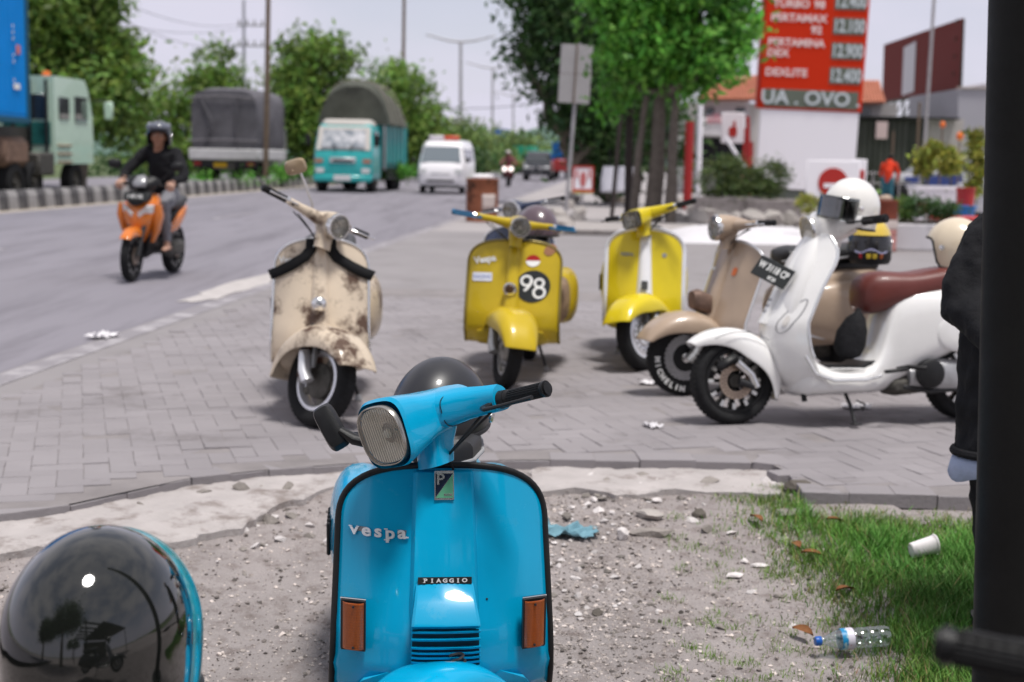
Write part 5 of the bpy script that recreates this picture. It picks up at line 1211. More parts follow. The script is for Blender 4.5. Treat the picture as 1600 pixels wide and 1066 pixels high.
ltree('low tree between the blue sign and the green container', 140, 810, [(800, 228, 20, 20, 0), (822, 232, 22, 20, 0), (790, 250, 30, 18, 0), (845, 240, 24, 18, 1)], 3500, L_FAR, 17, clr=.8, size=.42)
# undergrowth below the trees, one mass
und = [ball(x, 262 + random.uniform(-6, 4), 90, 45, 22) for x in range(180, 760, 34)] + [ball(x, 250, 160, 60, 16) for x in range(640, 960, 30)]
tag(foliage('undergrowth', und, 12000, .42, L_DRK, None, 21, .8), kind='stuff')
und = [ball(x, 268, 56, 18, 9) for x in range(440, 640, 12)] + [ball(x, 282 - (x - 250) * .02, 46 + (x - 250) * .03, 10, 7) for x in (255, 275, 335, 350, 370, 390, 420, 445, 300)]
tag(foliage('median_weeds', und, 5000, .14, L_BRI, None, 22, .2), kind='stuff')
# hills
m = MB(); rs = []
for i in range(41):
    x = -220 + 13 * i; h = 6 + 7 * noise.noise(Vector((x * .012, 3, 0))) + (9 if -10 < x < 80 else 0) * math.exp(-((x - 30) / 30) ** 2); rs.append([(x, 420, -3), (x, 440, h * .7), (x, 470, h), (x, 520, -3)])
structure(MB().rings(rs, False, False).build('hills', M('far_hill', (.10, .155, .13), .95, var=.2, vs=.05)))

# ------------------------------------------------------------------ kerb, poles, cables
KD = M('dark_kerb_paint', (.085, .082, .085), .85, var=.3, vs=5, dark=(.20, .19, .18), dmask=(.55, .65), ds=6); KL = M('worn_kerb_paint', (.30, .29, .285), .85, var=.2, vs=5, dark=(.14, .13, .13), dmask=(.55, .68), ds=6)
kerb = empty('median_kerb', (roadx(-13.6, 40), 40, 0), (0, 0, 0), 'low concrete median kerb with alternating dark and pale blocks', 'kerb')
me2 = []
for mt_ in (KD, KL):
    b_ = MB(); b_.rings([[(x, -.235 + .03 * abs(x) * 0, 0) for x in (-.15, .15)] + [(.13, -.235, .30), (.07, -.235, .43), (-.07, -.235, .43), (-.13, -.235, .30)], [(x, .235, 0) for x in (-.15, .15)] + [(.13, .235, .30), (.07, .235, .43), (-.07, .235, .43), (-.13, .235, .30)]])
    o = b_.build('kerb_stone', mt_, None, ang=20, bevel=0); me2.append(o.data); bpy.data.objects.remove(o)
kc = 0
for i in range(170):
    y = 20 + i * .50
    o = bpy.data.objects.new('kerb_stone', me2[i % 2]); col.objects.link(o); o.parent = kerb
    o.location = Vector((roadx(-13.6, y) + random.uniform(-.015, .015), y, -.01)) - kerb.location; o.rotation_euler = (0, 0, -math.atan(RD) + random.uniform(-.02, .02))
GALV = M('galvanised', (.40, .39, .40), .55, .5, var=.15, vs=4); RUSTP = M('brown_pole_paint', (.17, .12, .085), .7, .2, var=.2, vs=4)
def pole(name, label, base, top, r0, r1, mat, cat='pole', group=None):
    base, top = Vector(base), Vector(top); root = empty(name, base, (0, 0, 0), label, cat, group)
    MB().tube([Vector(), (top - base) * .5, top - base], [r0, (r0 + r1) / 2, r1], 14).build('mast', mat, root); return root
def lamp_post(label, px, basey, topy, y, arm=1.9, r=.09, mat=GALV, lean=0):
    b = PY(px, basey, y); b.z = 0; t = PY(px + lean, topy, y); pr_ = pole('street_lamp', label, b, t, r, r * .7, mat, 'street lamp', 'street lamps'); h = t - b
    for sg in (-1, 1):
        am = MB().tube([h, h + Vector((sg * arm * .5, 0, .12)), h + Vector((sg * arm, 0, .42))], [r * .6, r * .5, r * .4], 8).build('arm', mat, pr_)
        MB().box(h + Vector((sg * (arm + .3), 0, .50)), (.75, .28, .12), (0, -sg * .16, 0), .04).build('lamp_head', GALV, pr_)
    return pr_
lamp_post('grey twin-arm street lamp above the white van', 720, 262, 66, 126, 2.35, .18)
lamp_post('smaller twin-arm street lamp right of the nearer grey one', 769, 262, 107, 160, 2.3, .15, lean=1)
lamp_post('faint third street lamp far along the road', 802, 262, 150, 210, 2.1, .16)
b = PY(415, 300, 56); b.z = 0; pole('steel_pole', 'thin brown pole standing in front of the grey lorry', b, PY(420, -60, 56), .11, .09, RUSTP)
b = PY(628, 280, 93); b.z = 0; pole('steel_pole', 'slender pole beside the turquoise truck tarpaulin', b, PY(632, -40, 93), .13, .10, RUSTP)
b = PY(382, 255, 120); b.z = 0; up_ = pole('utility_pole', 'distant power pole with two crossarms', b, PY(381, 0, 120), .16, .11, M('far_pole_grey', (.32, .32, .36), .8), 'utility pole')
for yy in (40, 72):
    c_ = PY(392, yy, 120) - b; ca_ = MB().box(c_, (2.3, .16, .14)).build('crossarm', GALV, up_, smooth=False)
    for dx in (-.95, -.3, .3, .95): MB().tube([c_ + Vector((dx, 0, 0)), c_ + Vector((dx, 0, .45))], .09, 8).build('insulator', GALV, ca_)
CAB = M('cable', (.16, .16, .19), .7)
for k, (a, b_, lab) in enumerate((((120, -30, 60), (380, 36, 120), 'highest power cable running down to the distant pole'), ((60, 5, 60), (390, 40, 120), 'power cable just below the highest one'), ((150, 10, 60), (384, 68, 120), 'power cable reaching the lower crossarm'), ((230, 142, 90), (560, 160, 150), 'faint lower cable behind the left trees'), ((600, 152, 110), (880, 150, 110), 'thin cable crossing the sky behind the street lamps'))):
    p0, p1 = PY(*a), PY(*b_); pts = [p0.lerp(p1, t) - Z_ * .9 * (1 - (2 * t - 1) ** 2) for t in [i / 10 for i in range(11)]]
    tag(MB().tube(pts, .018 * (a[2] / 60), 5).build('power_cable', CAB), lab, 'cable', 'overhead cables')
rp = PY(196, 12, 70); sg_ = empty('line_switch', rp, (0, 0, 0), 'small switch box hanging on the cables near the top left', 'cable fitting'); MB().box((0, 0, 0), (.22, .2, .42), None, .04).build('case', CAB, sg_); MB().tube([(-.5, 0, -.22), (.1, 0, -.18)], .05, 6).build('bracket', CAB, sg_)

# ------------------------------------------------------------------ vehicles
GLS = M('dark_window_glass', (.025, .03, .035), .06, coat=.8); HLAMP = M('lamp_glass', (.65, .66, .66), .12, coat=.8); TYR = RUB
def vwheel(root, x, y, r=.45, w=.24, rim=None):
    t_ = MB().lathe([(r * .55, -w / 2), (r * .9, -w / 2), (r, -w * .36), (r, w * .36), (r * .9, w / 2), (r * .55, w / 2)], Matrix.Translation((x, y, r)), 28, 'Y').build('wheel', TYR, root)
    MB().lathe([(r * .56, -w * .4), (r * .4, -w * .25), (.1, -w * .2), (.09, -w * .45), (0, -w * .45)], Matrix.Translation((x, y, r)), 20, 'Y').build('rim', rim or GREASE, t_)
    MB().lathe([(r * .56, w * .4), (r * .4, w * .25), (.1, w * .2), (.09, w * .45), (0, w * .45)], Matrix.Translation((x, y, r)), 20, 'Y').build('rim', rim or GREASE, t_)
HEAD = R(-90) - math.atan(RD)
# turquoise truck coming towards us
TUR = M('turquoise_paint', (.025, .38, .38), .35, coat=.4, var=.08, dark=(.1, .2, .2), dmask=(.62, .7), ds=2)
TARP = M('olive_tarp', (.085, .09, .075), .85, var=.35, vs=1.4, bump=.8, bs=3); WOOD = M('worn_wood', (.34, .22, .15), .8, var=.3, vs=3)
ty_ = 51.0; tx_ = (PY(536, 298, ty_)).x
tr_ = empty('cargo_truck', (tx_, ty_, 0), (0, 0, HEAD), 'turquoise truck with a pale cab roof and an olive tarpaulin over a tall load', 'truck')
cab = []
for z, x0_, hw in ((.45, .02, 1.03), (.6, .06, 1.06), (1.25, .04, 1.06), (1.55, -.06, 1.05), (2.25, -.34, .98), (2.42, -.50, .92)):
    cab.append([(x0_, -hw + .08, z), (x0_ + .03, -hw * .5, z), (x0_ + .03, hw * .5, z), (x0_, hw - .08, z), (x0_ - .12, hw, z), (-1.75, hw, z), (-1.75, -hw, z), (x0_ - .12, -hw, z)])
MB().rings(cab).build('cab', TUR, tr_, ang=25)
MB().rings([SE((-1.1, 0, z), X_, Y_, a, b, 5, 28) for z, a, b in ((2.38, .68, .94), (2.52, .64, .90), (2.60, .5, .8))]).build('cab_roof', M('cream_paint', (.55, .52, .48), .4, coat=.3), tr_)
def wpoly(root, pts, mat, name='windscreen', th=.02):
    pts = [Vector(p) for p in pts]; n = (pts[1] - pts[0]).cross(pts[2] - pts[0]).normalized(); m = MB(); m.rings([pts, [p + n * th for p in pts]]); return m.build(name, mat, root, smooth=False)
MB().rings([[(-.03, -.97, 1.50), (-.03, .97, 1.50), (-.36, .93, 2.33), (-.36, -.93, 2.33)], [(.0, -.97, 1.50), (.0, .97, 1.50), (-.33, .93, 2.33), (-.33, -.93, 2.33)]]).build('windscreen_surround', M('cream_paint', (.55, .52, .48), .4), tr_, smooth=False)
wsn = MB().rings([[(-.02, -.80, 1.58), (-.02, .80, 1.58), (-.29, .76, 2.22), (-.29, -.76, 2.22)], [(.025, -.80, 1.58), (.025, .80, 1.58), (-.275, .76, 2.22), (-.275, -.76, 2.22)]]).build('windscreen', M('windscreen_glass', (.20, .23, .26), .08, coat=.9, dark=(.6, .6, .62), dmask=(.45, .6), ds=1.8), tr_, smooth=False)
for sg in (-1, 1):
    MB().box((-.7, sg * 1.055, 1.90), (.7, .02, .55), (0, 0, 0), .005).build('side_window', GLS, tr_)
    MB().tube([(.06, sg * .25, 1.50), (.02, sg * .05 + sg * .3, 1.72)], .02, 6).build('wiper', BLK, tr_)
    MB().rings([SE((x, sg * .82, .78), Y_, Z_, a, .09, 4, 18) for x, a in ((.05, .16), (.10, .15))]).build('headlight', HLAMP, tr_)
    MB().rings([SE((x, sg * .86, 1.12), Y_, Z_, .15, .08, 4, 18) for x in (.04, .08)]).build('indicator', M('lamp_orange_dull', (.40, .20, .14), .4), tr_)
    MB().tube([(-.1, sg * 1.05, 2.1), (.12, sg * 1.2, 2.12), (.1, sg * 1.22, 1.9)], .02, 6).build('mirror_arm', BLK, tr_); MB().box((.12, sg * 1.24, 1.85), (.06, .18, .38), None, .02).build('mirror', BLK, tr_)
MB().box((.09, 0, 1.14), (.05, .95, .20), None, .02).build('grille', M('grille_silver', (.55, .55, .55), .4, .5), tr_); MB().box((.118, 0, 1.12), (.01, .7, .07)).build('grille_gap', BLK, tr_)
MB().box((.10, 0, .50), (.14, 2.1, .24), None, .05).build('bumper', TUR, tr_); MB().box((.18, 0, .52), (.02, .62, .20), None, .01).build('front_plate', M('plate_white', (.66, .66, .66), .5), tr_)
MB().box((-4.2, 0, .72), (6.2, .8, .25)).build('chassis', GREASE, tr_)
MB().box((-4.55, 0, 1.75), (4.9, 2.35, 1.7), None, .03).build('cargo_body', TUR, tr_)
for i in range(6):
    for sg in (-1, 1): MB().box((-2.2 - i * .93, sg * 1.2, 1.75), (.08, .06, 1.75)).build('body_rib', M('turquoise_dark', (.02, .22, .23), .5), tr_)
for k in range(4): MB().box((-4.55, 1.17 - 0, .50 + .17 * k - .2 + .2), (4.4, .05, .07)).build('side_rail', SATIN, tr_)
for k in range(4): MB().box((-4.55, -1.17, .50 + .17 * k), (4.4, .05, .07)).build('side_rail', SATIN, tr_)
MB().box((-1.98, 0, 2.72), (.16, 2.35, .20), None, .03).build('head_board', WOOD, tr_)
for sg in (-1, 1): MB().box((-1.98, sg * 1.15, 1.75), (.12, .08, 1.9)).build('front_post', GALV, tr_)
rs = []
for i in range(15):
    t = i / 14; x = -1.9 - 4.4 * t; hh = 1.42 + .22 * math.sin(t * 4 + .4) + (.0 if 0 < i < 14 else -.15)
    ring = []
    for j in range(22):
        a = j / 21; yv = -1.34 + 2.68 * a; z = 2.45 + hh * (1 - abs(2 * a - 1) ** 3.2) ** .8 + .08 * noise.noise(Vector((x * 1.7, yv * 2.4, 3)))
        ring.append((x + (.16 * (1 - abs(2 * a - 1)) if i == 0 else 0), yv + .03 * noise.noise(Vector((x * 3, z * 2, 1))), z))
    rs.append(ring)
MB().rings(rs, True, True).build('tarpaulin', TARP, tr_, ang=50)
for i in range(4): MB().tube([(-2.4 - i, -1.36 + 2.72 * j / 12, 2.5 + 1.55 * (1 - abs(2 * j / 12 - 1) ** 3.2) ** .8 + .03) for j in range(13)], .018, 5).build('rope', M('rope', (.35, .32, .26), .9), tr_)
for x, y in ((-.7, .9), (-.7, -.9), (-5.2, .85), (-5.2, -.85), (-6.3, .85), (-6.3, -.85)): vwheel(tr_, x, y, .44, .3)
# white minivan with a light bar
VW = M('van_white', (.84, .82, .84), .3, coat=.6)
vy_ = 51.5; vn = empty('minivan', (PY(688, 303, vy_).x, vy_, 0), (0, 0, HEAD), 'white minivan with a red and white light bar on the roof', 'van')
prof = ((.28, .0, .80), (.45, .05, .84), (.75, .06, .85), (.98, .0, .85), (1.12, -.10, .84), (1.72, -.48, .74), (1.86, -.62, .68), (1.93, -.9, .60))
MB().rings([[(x0_, -hw + .1, z), (x0_ + .05, -hw * .5, z), (x0_ + .05, hw * .5, z), (x0_, hw - .1, z), (x0_ - .2, hw, z), (-3.7, hw, z), (-3.85, hw - .1, z), (-3.85, -hw + .1, z), (-3.7, -hw, z), (x0_ - .2, -hw, z)] for z, x0_, hw in prof]).build('body', VW, vn, ang=30)
MB().rings([[(-.09, -.72, 1.14), (-.09, .72, 1.14), (-.44, .64, 1.70), (-.44, -.64, 1.70)], [(-.05, -.72, 1.14), (-.05, .72, 1.14), (-.40, .64, 1.70), (-.40, -.64, 1.70)]]).build('windscreen', M('windscreen_glass2', (.16, .19, .21), .05, coat=1), vn, smooth=False)
for sg in (-1, 1):
    for x in (-.95, -2.0, -3.1): MB().box((x, sg * (.80), 1.42), (.85, .04, .42), (sg * .17, 0, 0), .01).build('side_window', GLS, vn)
    MB().rings([SE((x, sg * .64, .80), Y_, Z_, .15, .10, 3, 18) for x in (.04, .09)]).build('headlight', HLAMP, vn); MB().box((.0, sg * .98, 1.22), (.08, .16, .16), None, .03).build('mirror', BLK, vn)
MB().box((.10, 0, .46), (.04, 1.0, .08), None, .01).build('lower_grille', BLK, vn); MB().box((.10, 0, .72), (.03, .7, .05), None, .01).build('upper_grille', GALV, vn); MB().box((.06, 0, .26), (.1, 1.45, .10), None, .03).build('bumper_lip', BLK, vn)
MB().box((-.95, -.28, 2.02), (.24, .55, .16), None, .04).build('light_bar_white', M('bar_white', (.6, .55, .6), .4), vn); MB().box((-.95, .28, 2.02), (.24, .56, .16), None, .04).build('light_bar_red', M('bar_red', (.55, .08, .04), .4), vn)
for x, y in ((-.6, .72), (-.6, -.72), (-3.1, .72), (-3.1, -.72)): vwheel(vn, x, y, .29, .17, GALV)
# container lorry at the left edge, seen from its side and rear
CB = M('container_blue', (.0005, .24, .66), .6, spec=.25, var=.08, vs=1); CG = M('pale_green_cab', (.48, .64, .51), .35, coat=.4, var=.06)
cx0 = -15.05
AW = R(90) - math.atan(RD)
lr = empty('container_truck', (roadx(cx0, 36.3) - 1.2, 36.3, 0), (0, 0, AW), 'lorry with a pale green cab pulling a tall blue shipping container', 'truck')
CONT = MB().box((-6.05, 0, 3.85), (12.0, 2.36, 3.55)).build('container', CB, lr, smooth=False)
for i in range(46):
    MB().box((-.30 - i * .25, -1.19, 3.85), (.12, .05, 3.3), None, .015).build('corrugation', CB, CONT, smooth=False)
for x in (-.05, -12.05):
    for y in (-1.17, 1.17): MB().box((x, y, 3.85), (.12, .12, 3.65)).build('corner_post', M('container_dark', (.02, .10, .16), .6), CONT, smooth=False)
MB().box((-6.05, 0, 2.04), (12.1, 2.45, .14)).build('bottom_rail', M('container_dark', (.02, .10, .16), .6), CONT, smooth=False)
for i, (x, z, s_) in enumerate(((-.75, 4.3, .10), (-.75, 4.15, .10), (-.75, 4.0, .10), (-.75, 3.6, .10), (-.75, 3.45, .10), (-.75, 3.0, .10))):
    MB().box((x - .15, -1.225, z), (.05, .01, .07)).build('container_mark', WHITEP, CONT, smooth=False)
MB().box((-.62, -1.225, 3.75), (.22, .012, .22), None, .004).build('red_mark', M('mark_red', (.6, .2, .2), .6), CONT); MB().box((-.75, -1.225, 2.85), (.35, .012, .14), None, .004).build('white_mark', WHITEP, CONT)
MB().box((-3.5, 0, 1.65), (11, .9, .5)).build('trailer_frame', GREASE, lr)
MB().box((1.0, 0, 1.15), (3.6, .9, .4)).build('chassis', GREASE, lr)
MB().box((-.6, -.95, 1.25), (1.6, .35, .75), None, .15).build('mudguard', M('rusty_guard', (.22, .14, .10), .7, .3, var=.4), lr); MB().box((1.0, -1.0, .95), (1.0, .45, .6), None, .05).build('fuel_tank', GREASE, lr)
rs = [[(4.45 - q, -1.15, z), (4.55 - q, -.9, z), (4.55 - q, .9, z), (4.45 - q, 1.15, z), (1.7, 1.15, z), (1.7, -1.15, z)] for z, q in ((.95, 0), (1.6, .0), (2.3, .05), (3.0, .35), (3.25, .6))]
MB().rings(rs).build('cab', CG, lr, ang=25)
for x, w_ in ((3.55, .9), ): wn_ = MB().box((x, -1.16, 2.42), (w_, .03, .72), None, .02).build('door_window', GLS, lr)
MB().box((2.35, -1.16, 2.42), (.7, .03, .6), None, .02).build('rear_side_window', GLS, lr)
MB().box((1.69, -.45, 2.45), (.03, 1.0, .65), None, .01).build('back_window', GLS, lr); MB().box((1.69, -.4, 1.75), (.03, 1.3, .6), None, .01).build('back_panel', M('dark_teal', (.02, .12, .11), .6, var=.5, vs=3), lr)
for y in (-1.0, -.55, -.1, .4): MB().tube([(1.55, y, 1.2), (1.55, y, 3.15)], .045, 8).build('rack_bar', BLK, lr)
for k in range(3): MB().box((2.3, -1.17, 1.0 + .22 * k), (.9, .10, .06), None, .01).build('step', M('step_tan', (.35, .28, .2), .6), lr)
MB().lathe([(0, .22), (.10, .20), (.13, .0), (0, 0)], Matrix.Translation((3.3, -.3, 3.25)), 14).build('beacon', M('beacon_orange', (.75, .16, .03), .3), lr)
MB().tube([(4.4, -1.15, 2.7), (4.75, -1.45, 2.75), (4.75, -1.5, 2.3)], .02, 6).build('mirror_arm', BLK, lr); MB().box((4.75, -1.5, 2.45), (.08, .25, .5), None, .04).build('mirror', CG, lr)
for x in (-9.5, -8.3, -.6, .55, 3.3):
    for y in (-.95, .95): vwheel(lr, x, y, .5, .3)
# grey covered lorry seen from behind
GT = M('grey_tarp', (.13, .125, .14), .75, var=.35, vs=1.0, bump=.9, bs=2.5)
gy = 58.0; gl = empty('covered_lorry', (PY(350, 270, gy).x, gy, -.1), (0, 0, AW), 'lorry wrapped in a dark grey tarpaulin with a yellow plate, seen from behind', 'truck')
rs = []
for i in range(13):
    x = lerp(0, 4.6, i / 12); ring = []
    for j in range(26):
        a = 2 * PI * j / 26; p = SE((x, 0, 2.62), Y_, Z_, 1.42 - (.08 if i == 0 else 0), 1.42 - (.10 if i == 0 else 0), 5, 26)[j]; nn = noise.noise(Vector((p.x * 1.2, p.y * 2.2, p.z * 2))) * .09; ring.append(p + Vector((0, nn, nn)))
    rs.append(ring)
MB().rings(rs).build('tarpaulin', GT, gl, ang=60)
for k in range(2): MB().tube([(-.06, -1.5, 3.6 - k * 1.7), (-.10, 0, 3.7 - k * 1.75), (-.06, 1.5, 3.6 - k * 1.7)], .03, 6).build('tarp_fold', M('tarp_light', (.22, .21, .23), .7), gl)
MB().tube([(-.05, 1.0, 3.7), (-.12, .4, 2.6), (-.05, .9, 1.6)], .04, 6).build('tarp_fold', GT, gl); MB().tube([(-.05, -.6, 3.7), (-.10, -.5, 2.6), (-.05, -.6, 1.5)], .04, 6).build('tarp_fold', GT, gl)
rs = [[(x, -1.62, z), (x, 1.62, z)] for x, z in ((-.05, 1.62), (-.10, 1.50), (-.08, 1.30))]
MB().box((2.3, 0, 1.36), (4.8, 2.85, .44), None, .04).build('white_side_board', M('worn_white', (.58, .57, .58), .7, var=.15, vs=2), gl)
MB().box((.1, 0, .98), (.12, 2.6, .28)).build('rear_beam', SATIN, gl); MB().box((.0, .15, .93), (.03, .56, .18), None, .01).build('rear_plate', M('plate_yellow', (.62, .38, .02), .5), gl)
for sg in (-1, 1): MB().box((.0, sg * 1.1, .98), (.05, .3, .14), None, .01).build('tail_light', REDL, gl)
MB().box((3.2, 0, .9), (6.4, .9, .3)).build('chassis', GREASE, gl); MB().box((5.9, 0, 1.7), (1.7, 2.0, 2.0), None, .15).build('cab', M('cab_white', (.5, .5, .5), .4), gl)
for x in (1.0, 2.2, 5.8):
    for y in (-1.05, 1.05): vwheel(gl, x, y, .5, .3)
# far traffic
def fcar(label, px, py, y, paint, w_=1.7, h=1.75, cat='car', name='parked_car', head=HEAD, L=4.4):
    b = PY(px, py, y); b.z = 0; c = empty(name, b, (0, 0, head), label, cat); hw = w_ / 2
    MB().rings([[(f, -hw * k, z), (f + .1, 0, z), (f, hw * k, z), (-L, hw * k, z), (-L, -hw * k, z)] for z, f, k in ((.3, 0, .95), (.55, .08, 1), (.95, .0, 1), (1.08, -.7, .98))]).build('body', paint, c, ang=30)
    MB().rings([[(f, -hw * k, z), (f + .05, 0, z), (f, hw * k, z), (-L + .1 + (z - 1) * .3, hw * k, z), (-L + .1 + (z - 1) * .3, -hw * k, z)] for z, f, k in ((1.06, -.8, .95), (h - .08, -1.5, .80), (h, -1.8, .72))]).build('cabin', paint, c, ang=30)
    MB().rings([[(f, -hw * k, z), (f, hw * k, z), (f - .1, hw * k, z), (f - .1, -hw * k, z)] for z, f, k in ((1.12, -.76, .86), (h - .14, -1.40, .76))]).build('windscreen', GLS, c, smooth=False)
    for sg in (-1, 1):
        MB().box((-2.6, sg * hw * .9, 1.32), (2.4, .06, .36), (sg * .2, 0, 0)).build('side_window', GLS, c); MB().box((.06, sg * hw * .72, .78), (.08, .34, .18), None, .03).build('headlight', HLAMP, c)
        for x in (-.8, -L + .9): vwheel(c, x, sg * (hw - .1), .32, .2, GALV)
    MB().box((.10, 0, .72), (.05, .8, .2), None, .02).build('grille', GALV, c); MB().box((.12, 0, .48), (.02, .45, .12)).build('plate', WHITEP, c); return c
fcar('dark oncoming car far down the road', 838, 282, 86, M('car_black', (.02, .022, .028), .25, coat=.8), name='oncoming_car')
def ftruck(label, px0, px1, pytop, pybot, y, c1, mid=None, c2=None, tarp=False, lab='box'):
    a, b_ = PY(px0, pytop, y), PY(px1, pybot, y); w_ = b_.x - a.x; c = empty('distant_truck', ((a.x + b_.x) / 2, y, 0), (0, 0, HEAD), label, 'truck')
    h = a.z; zb = b_.z
    if tarp: MB().rings([SE((x, 0, (h + zb) / 2), Y_, Z_, w_ / 2, (h - zb) / 2, 3, 24) for x in (-.2, -1.5, -6)]).build('tarpaulin', c1, c)
    else:
        bx = MB().box((-3.4, 0, (h + zb) / 2), (6.4, w_, h - zb), None, .04).build('cargo_box', c1, c)
    if mid: MB().box((.12, 0, zb - .25), (.5, w_ * .95, .5), None, .05).build('cab_top', mid, c)
    if c2: MB().box((.1, 0, max(.9, zb * .5)), (1.5, w_ * .95, zb - .3), None, .1).build('cab', c2, c)
    for x in (-.4, -5): 
        for sg in (-1, 1): vwheel(c, x, sg * w_ * .4, .45, .3)
    return c
ftruck('green container truck far along the road behind the motorcyclist', 802, 833, 228, 258, 120, M('container_green', (.03, .30, .19), .6), None, M('cab_olive', (.25, .24, .05), .5))
ftruck('truck under a pale green tarpaulin right of the green container', 836, 860, 235, 256, 125, M('tarp_green', (.14, .38, .24), .8), None, M('cab_white', (.5, .5, .5), .4), True)
ftruck('blue boxed truck with a red cab beside the sign pole', 863, 889, 222, 254, 95, M('box_blue', (.01, .10, .32), .5), M('stripe_pink', (.50, .30, .34), .5), M('cab_red', (.30, .03, .03), .4))
# ------------------------------------------------------------------ signs and things on the right
SIG = M('sign_back', (.40, .385, .39), .6, .3, var=.08, vs=3)
sb = PY(884, 328, 35); sb.z = 0; st_ = PY(906, 68, 35); sn = empty('traffic_sign', sb, (0, 0, 0), 'back of a blank rectangular road sign on a leaning grey pole', 'sign')
tp = st_ - sb; MB().tube([Vector(), tp], .045, 12).build('pole', GALV, sn)
ux = (PY(924, 72, 35) - PY(877, 69, 35)).normalized(); vy = (tp).normalized(); cc = PY(899, 116, 34.9) - sb
fr_ = frame(cc, ux, vy)
for i in (0, 1):
    for j in (0, 1): MB().box(((i - .5) * .385, .02, 0) if 0 else ((i - .5) * .385, (j - .5) * .70, 0), (.375, .69, .02), None, .005).xf(fr_).build('sign_plate', SIG, sn)
MB().box((0, 0, -.02), (.78, .04, .03)).xf(fr_).build('cross_rail', RUSTP, sn); MB().box((0, 0, .03), (.035, 1.42, .03)).xf(fr_).build('back_rail', RUSTP, sn)
SR = M('sign_red', (.42, .035, .03), .5); SW = M('sign_white', (.84, .82, .86), .5)
def board(name, label, px, py, w_, h_, y, mat, border=None, cat='sign', post=None, pic=None, ph=.6):
    c = PY(px, py, y); root = empty(name, (c.x, c.y, 0), (0, 0, 0), label, cat); bd = MB().box((0, 0, c.z), (w_, .06, h_), None, .02).build('board', mat, root)
    if border:
        for sg in (-1, 1): MB().box((sg * (w_ / 2 - .02), -.035, c.z), (.05, .02, h_), None, .004).build('border', border, root); MB().box((0, -.037, c.z + sg * (h_ / 2 - .02)), (w_, .02, .05), None, .004).build('border', border, root)
    if post: MB().tube([(post[0], .05, 0), (post[0], .05, c.z)], post[1], 10).build('post', post[2], root)
    return root, c
s1, c1 = board('warning_sign', 'small red and white warning board standing past the blank sign', 911, 279, .58, .68, 40, SW, SR, post=(0, .03, GALV))
MB().rings([SE((0, y, c1.z - .02), X_, Z_, .09, .22, 2, 16) for y in (-.045, -.03)]).build('pictogram', M('picto_red', (.5, .15, .15), .6), s1)
for sg in (-1, 1): MB().box((sg * .17, -.04, c1.z + .12), (.06, .02, .22)).build('pictogram', M('picto_red', (.5, .15, .15), .6), s1)
MB().box((0, -.02, c1.z - .37), (.6, .08, .06)).build('orange_foot', M('foot_orange', (.45, .16, .04), .6), s1)
b0 = PY(783, 211, 150); rs_ = empty('road_sign', (b0.x, b0.y, 0), (0, 0, 0), 'blue direction sign hanging over the far end of the road', 'sign'); MB().box((0, 0, b0.z), (1.7, .08, 1.25), (0, .08, 0), .02).build('panel', M('sign_blue', (.015, .09, .45), .5), rs_); MB().box((-.25, -.05, b0.z - .3), (.5, .02, .3)).build('arrow', M('sign_blue_red', (.25, .06, .3), .5), rs_); MB().tube([(.6, .1, 0), (.6, .1, b0.z + .6)], .07, 8).build('post', GALV, rs_)
# dark posts by the trees
for (a, b_, y, r, lb) in (((956, 330), (972, 150), 33, .05, 'thin dark post leaning to the right in front of the white sacks'), ((981, 345), (984, 170), 30.5, .085, 'thick dark post beside the left tree trunk')):
    p0 = PY(a[0], a[1], y); p0.z = 0; pole('wooden_post', lb, p0, PY(b_[0], b_[1], y), r, r, M('dark_post', (.05, .04, .038), .8, var=.3), 'post')
SACK = M('sack_white', (.60, .60, .66), .85, var=.08, vs=2)
for px, w_, lb in ((952, .28, 'white hanging sheet left of the dark post'), (977, .34, 'white hanging sheet right of the dark post')):
    c = PY(px, 281, 41); o = MB().rings([SE((0, 0, z), X_, Y_, a * w_ / .3, b, 3, 24) for z, a, b in ((-.36, .24, .10), (-.3, .27, .14), (0, .26, .10), (.3, .21, .08), (.38, .19, .05))]).build('white_sheet', SACK); o.location = (c.x, c.y, c.z); tag(o, lb, 'sheet')
    MB().tube([(0, 0, .35), (0, 0, .9)], .02, 6).build('hook', BLK, o)
# oil drums
def drum(label, px, pyb, y, r, h, cols, top=None):
    b = P(px, pyb, 0) if y is None else PY(px, pyb, y); b.z = 0; root = empty('oil_drum', b, (0, 0, .4), label, 'drum')
    prf = [(0, 0), (r, 0), (r * 1.03, .015), (r, .03), (r, h * .33), (r * 1.03, h * .34), (r, h * .35), (r, h * .65), (r * 1.03, h * .66), (r, h * .67), (r, h - .03), (r * 1.03, h - .015), (r, h), (r * .97, h), (r * .96, h - .03), (0, h - .03)]
    MB().lathe(prf, None, 36).build('drum_body', cols[0], root)
    for z0, z1, mt_ in cols[1]: MB().lathe([(r * 1.004, h * z0), (r * 1.006, h * z0 + .004), (r * 1.035 if z0 < .5 < z1 else r * 1.006, (z0 + z1) / 2 * h), (r * 1.006, h * z1 - .004), (r * 1.004, h * z1)], None, 36).build('paint_band', mt_, root)
    return root
DR = M('drum_rust_red', (.20, .055, .035), .65, .1, var=.25, vs=6, dark=(.10, .05, .03), dmask=(.55, .65), ds=6); DO = M('drum_orange_rust', (.27, .10, .055), .7, .1, var=.3, vs=5, dark=(.09, .045, .03), dmask=(.5, .6), ds=5)
d1 = drum('red and white striped oil drum behind the helmets on the right', 1372, 392, None, .27, .80, (DR, [(.03, .42, M('drum_pink', (.46, .22, .20), .7, var=.2, vs=5)), (.44, .62, M('drum_offwhite', (.55, .47, .44), .7, var=.2, vs=5))]))
d2 = drum('rusty orange-brown drum at the roadside behind the yellow scooter', 753, 346, None, .34, .90, (DO, []))
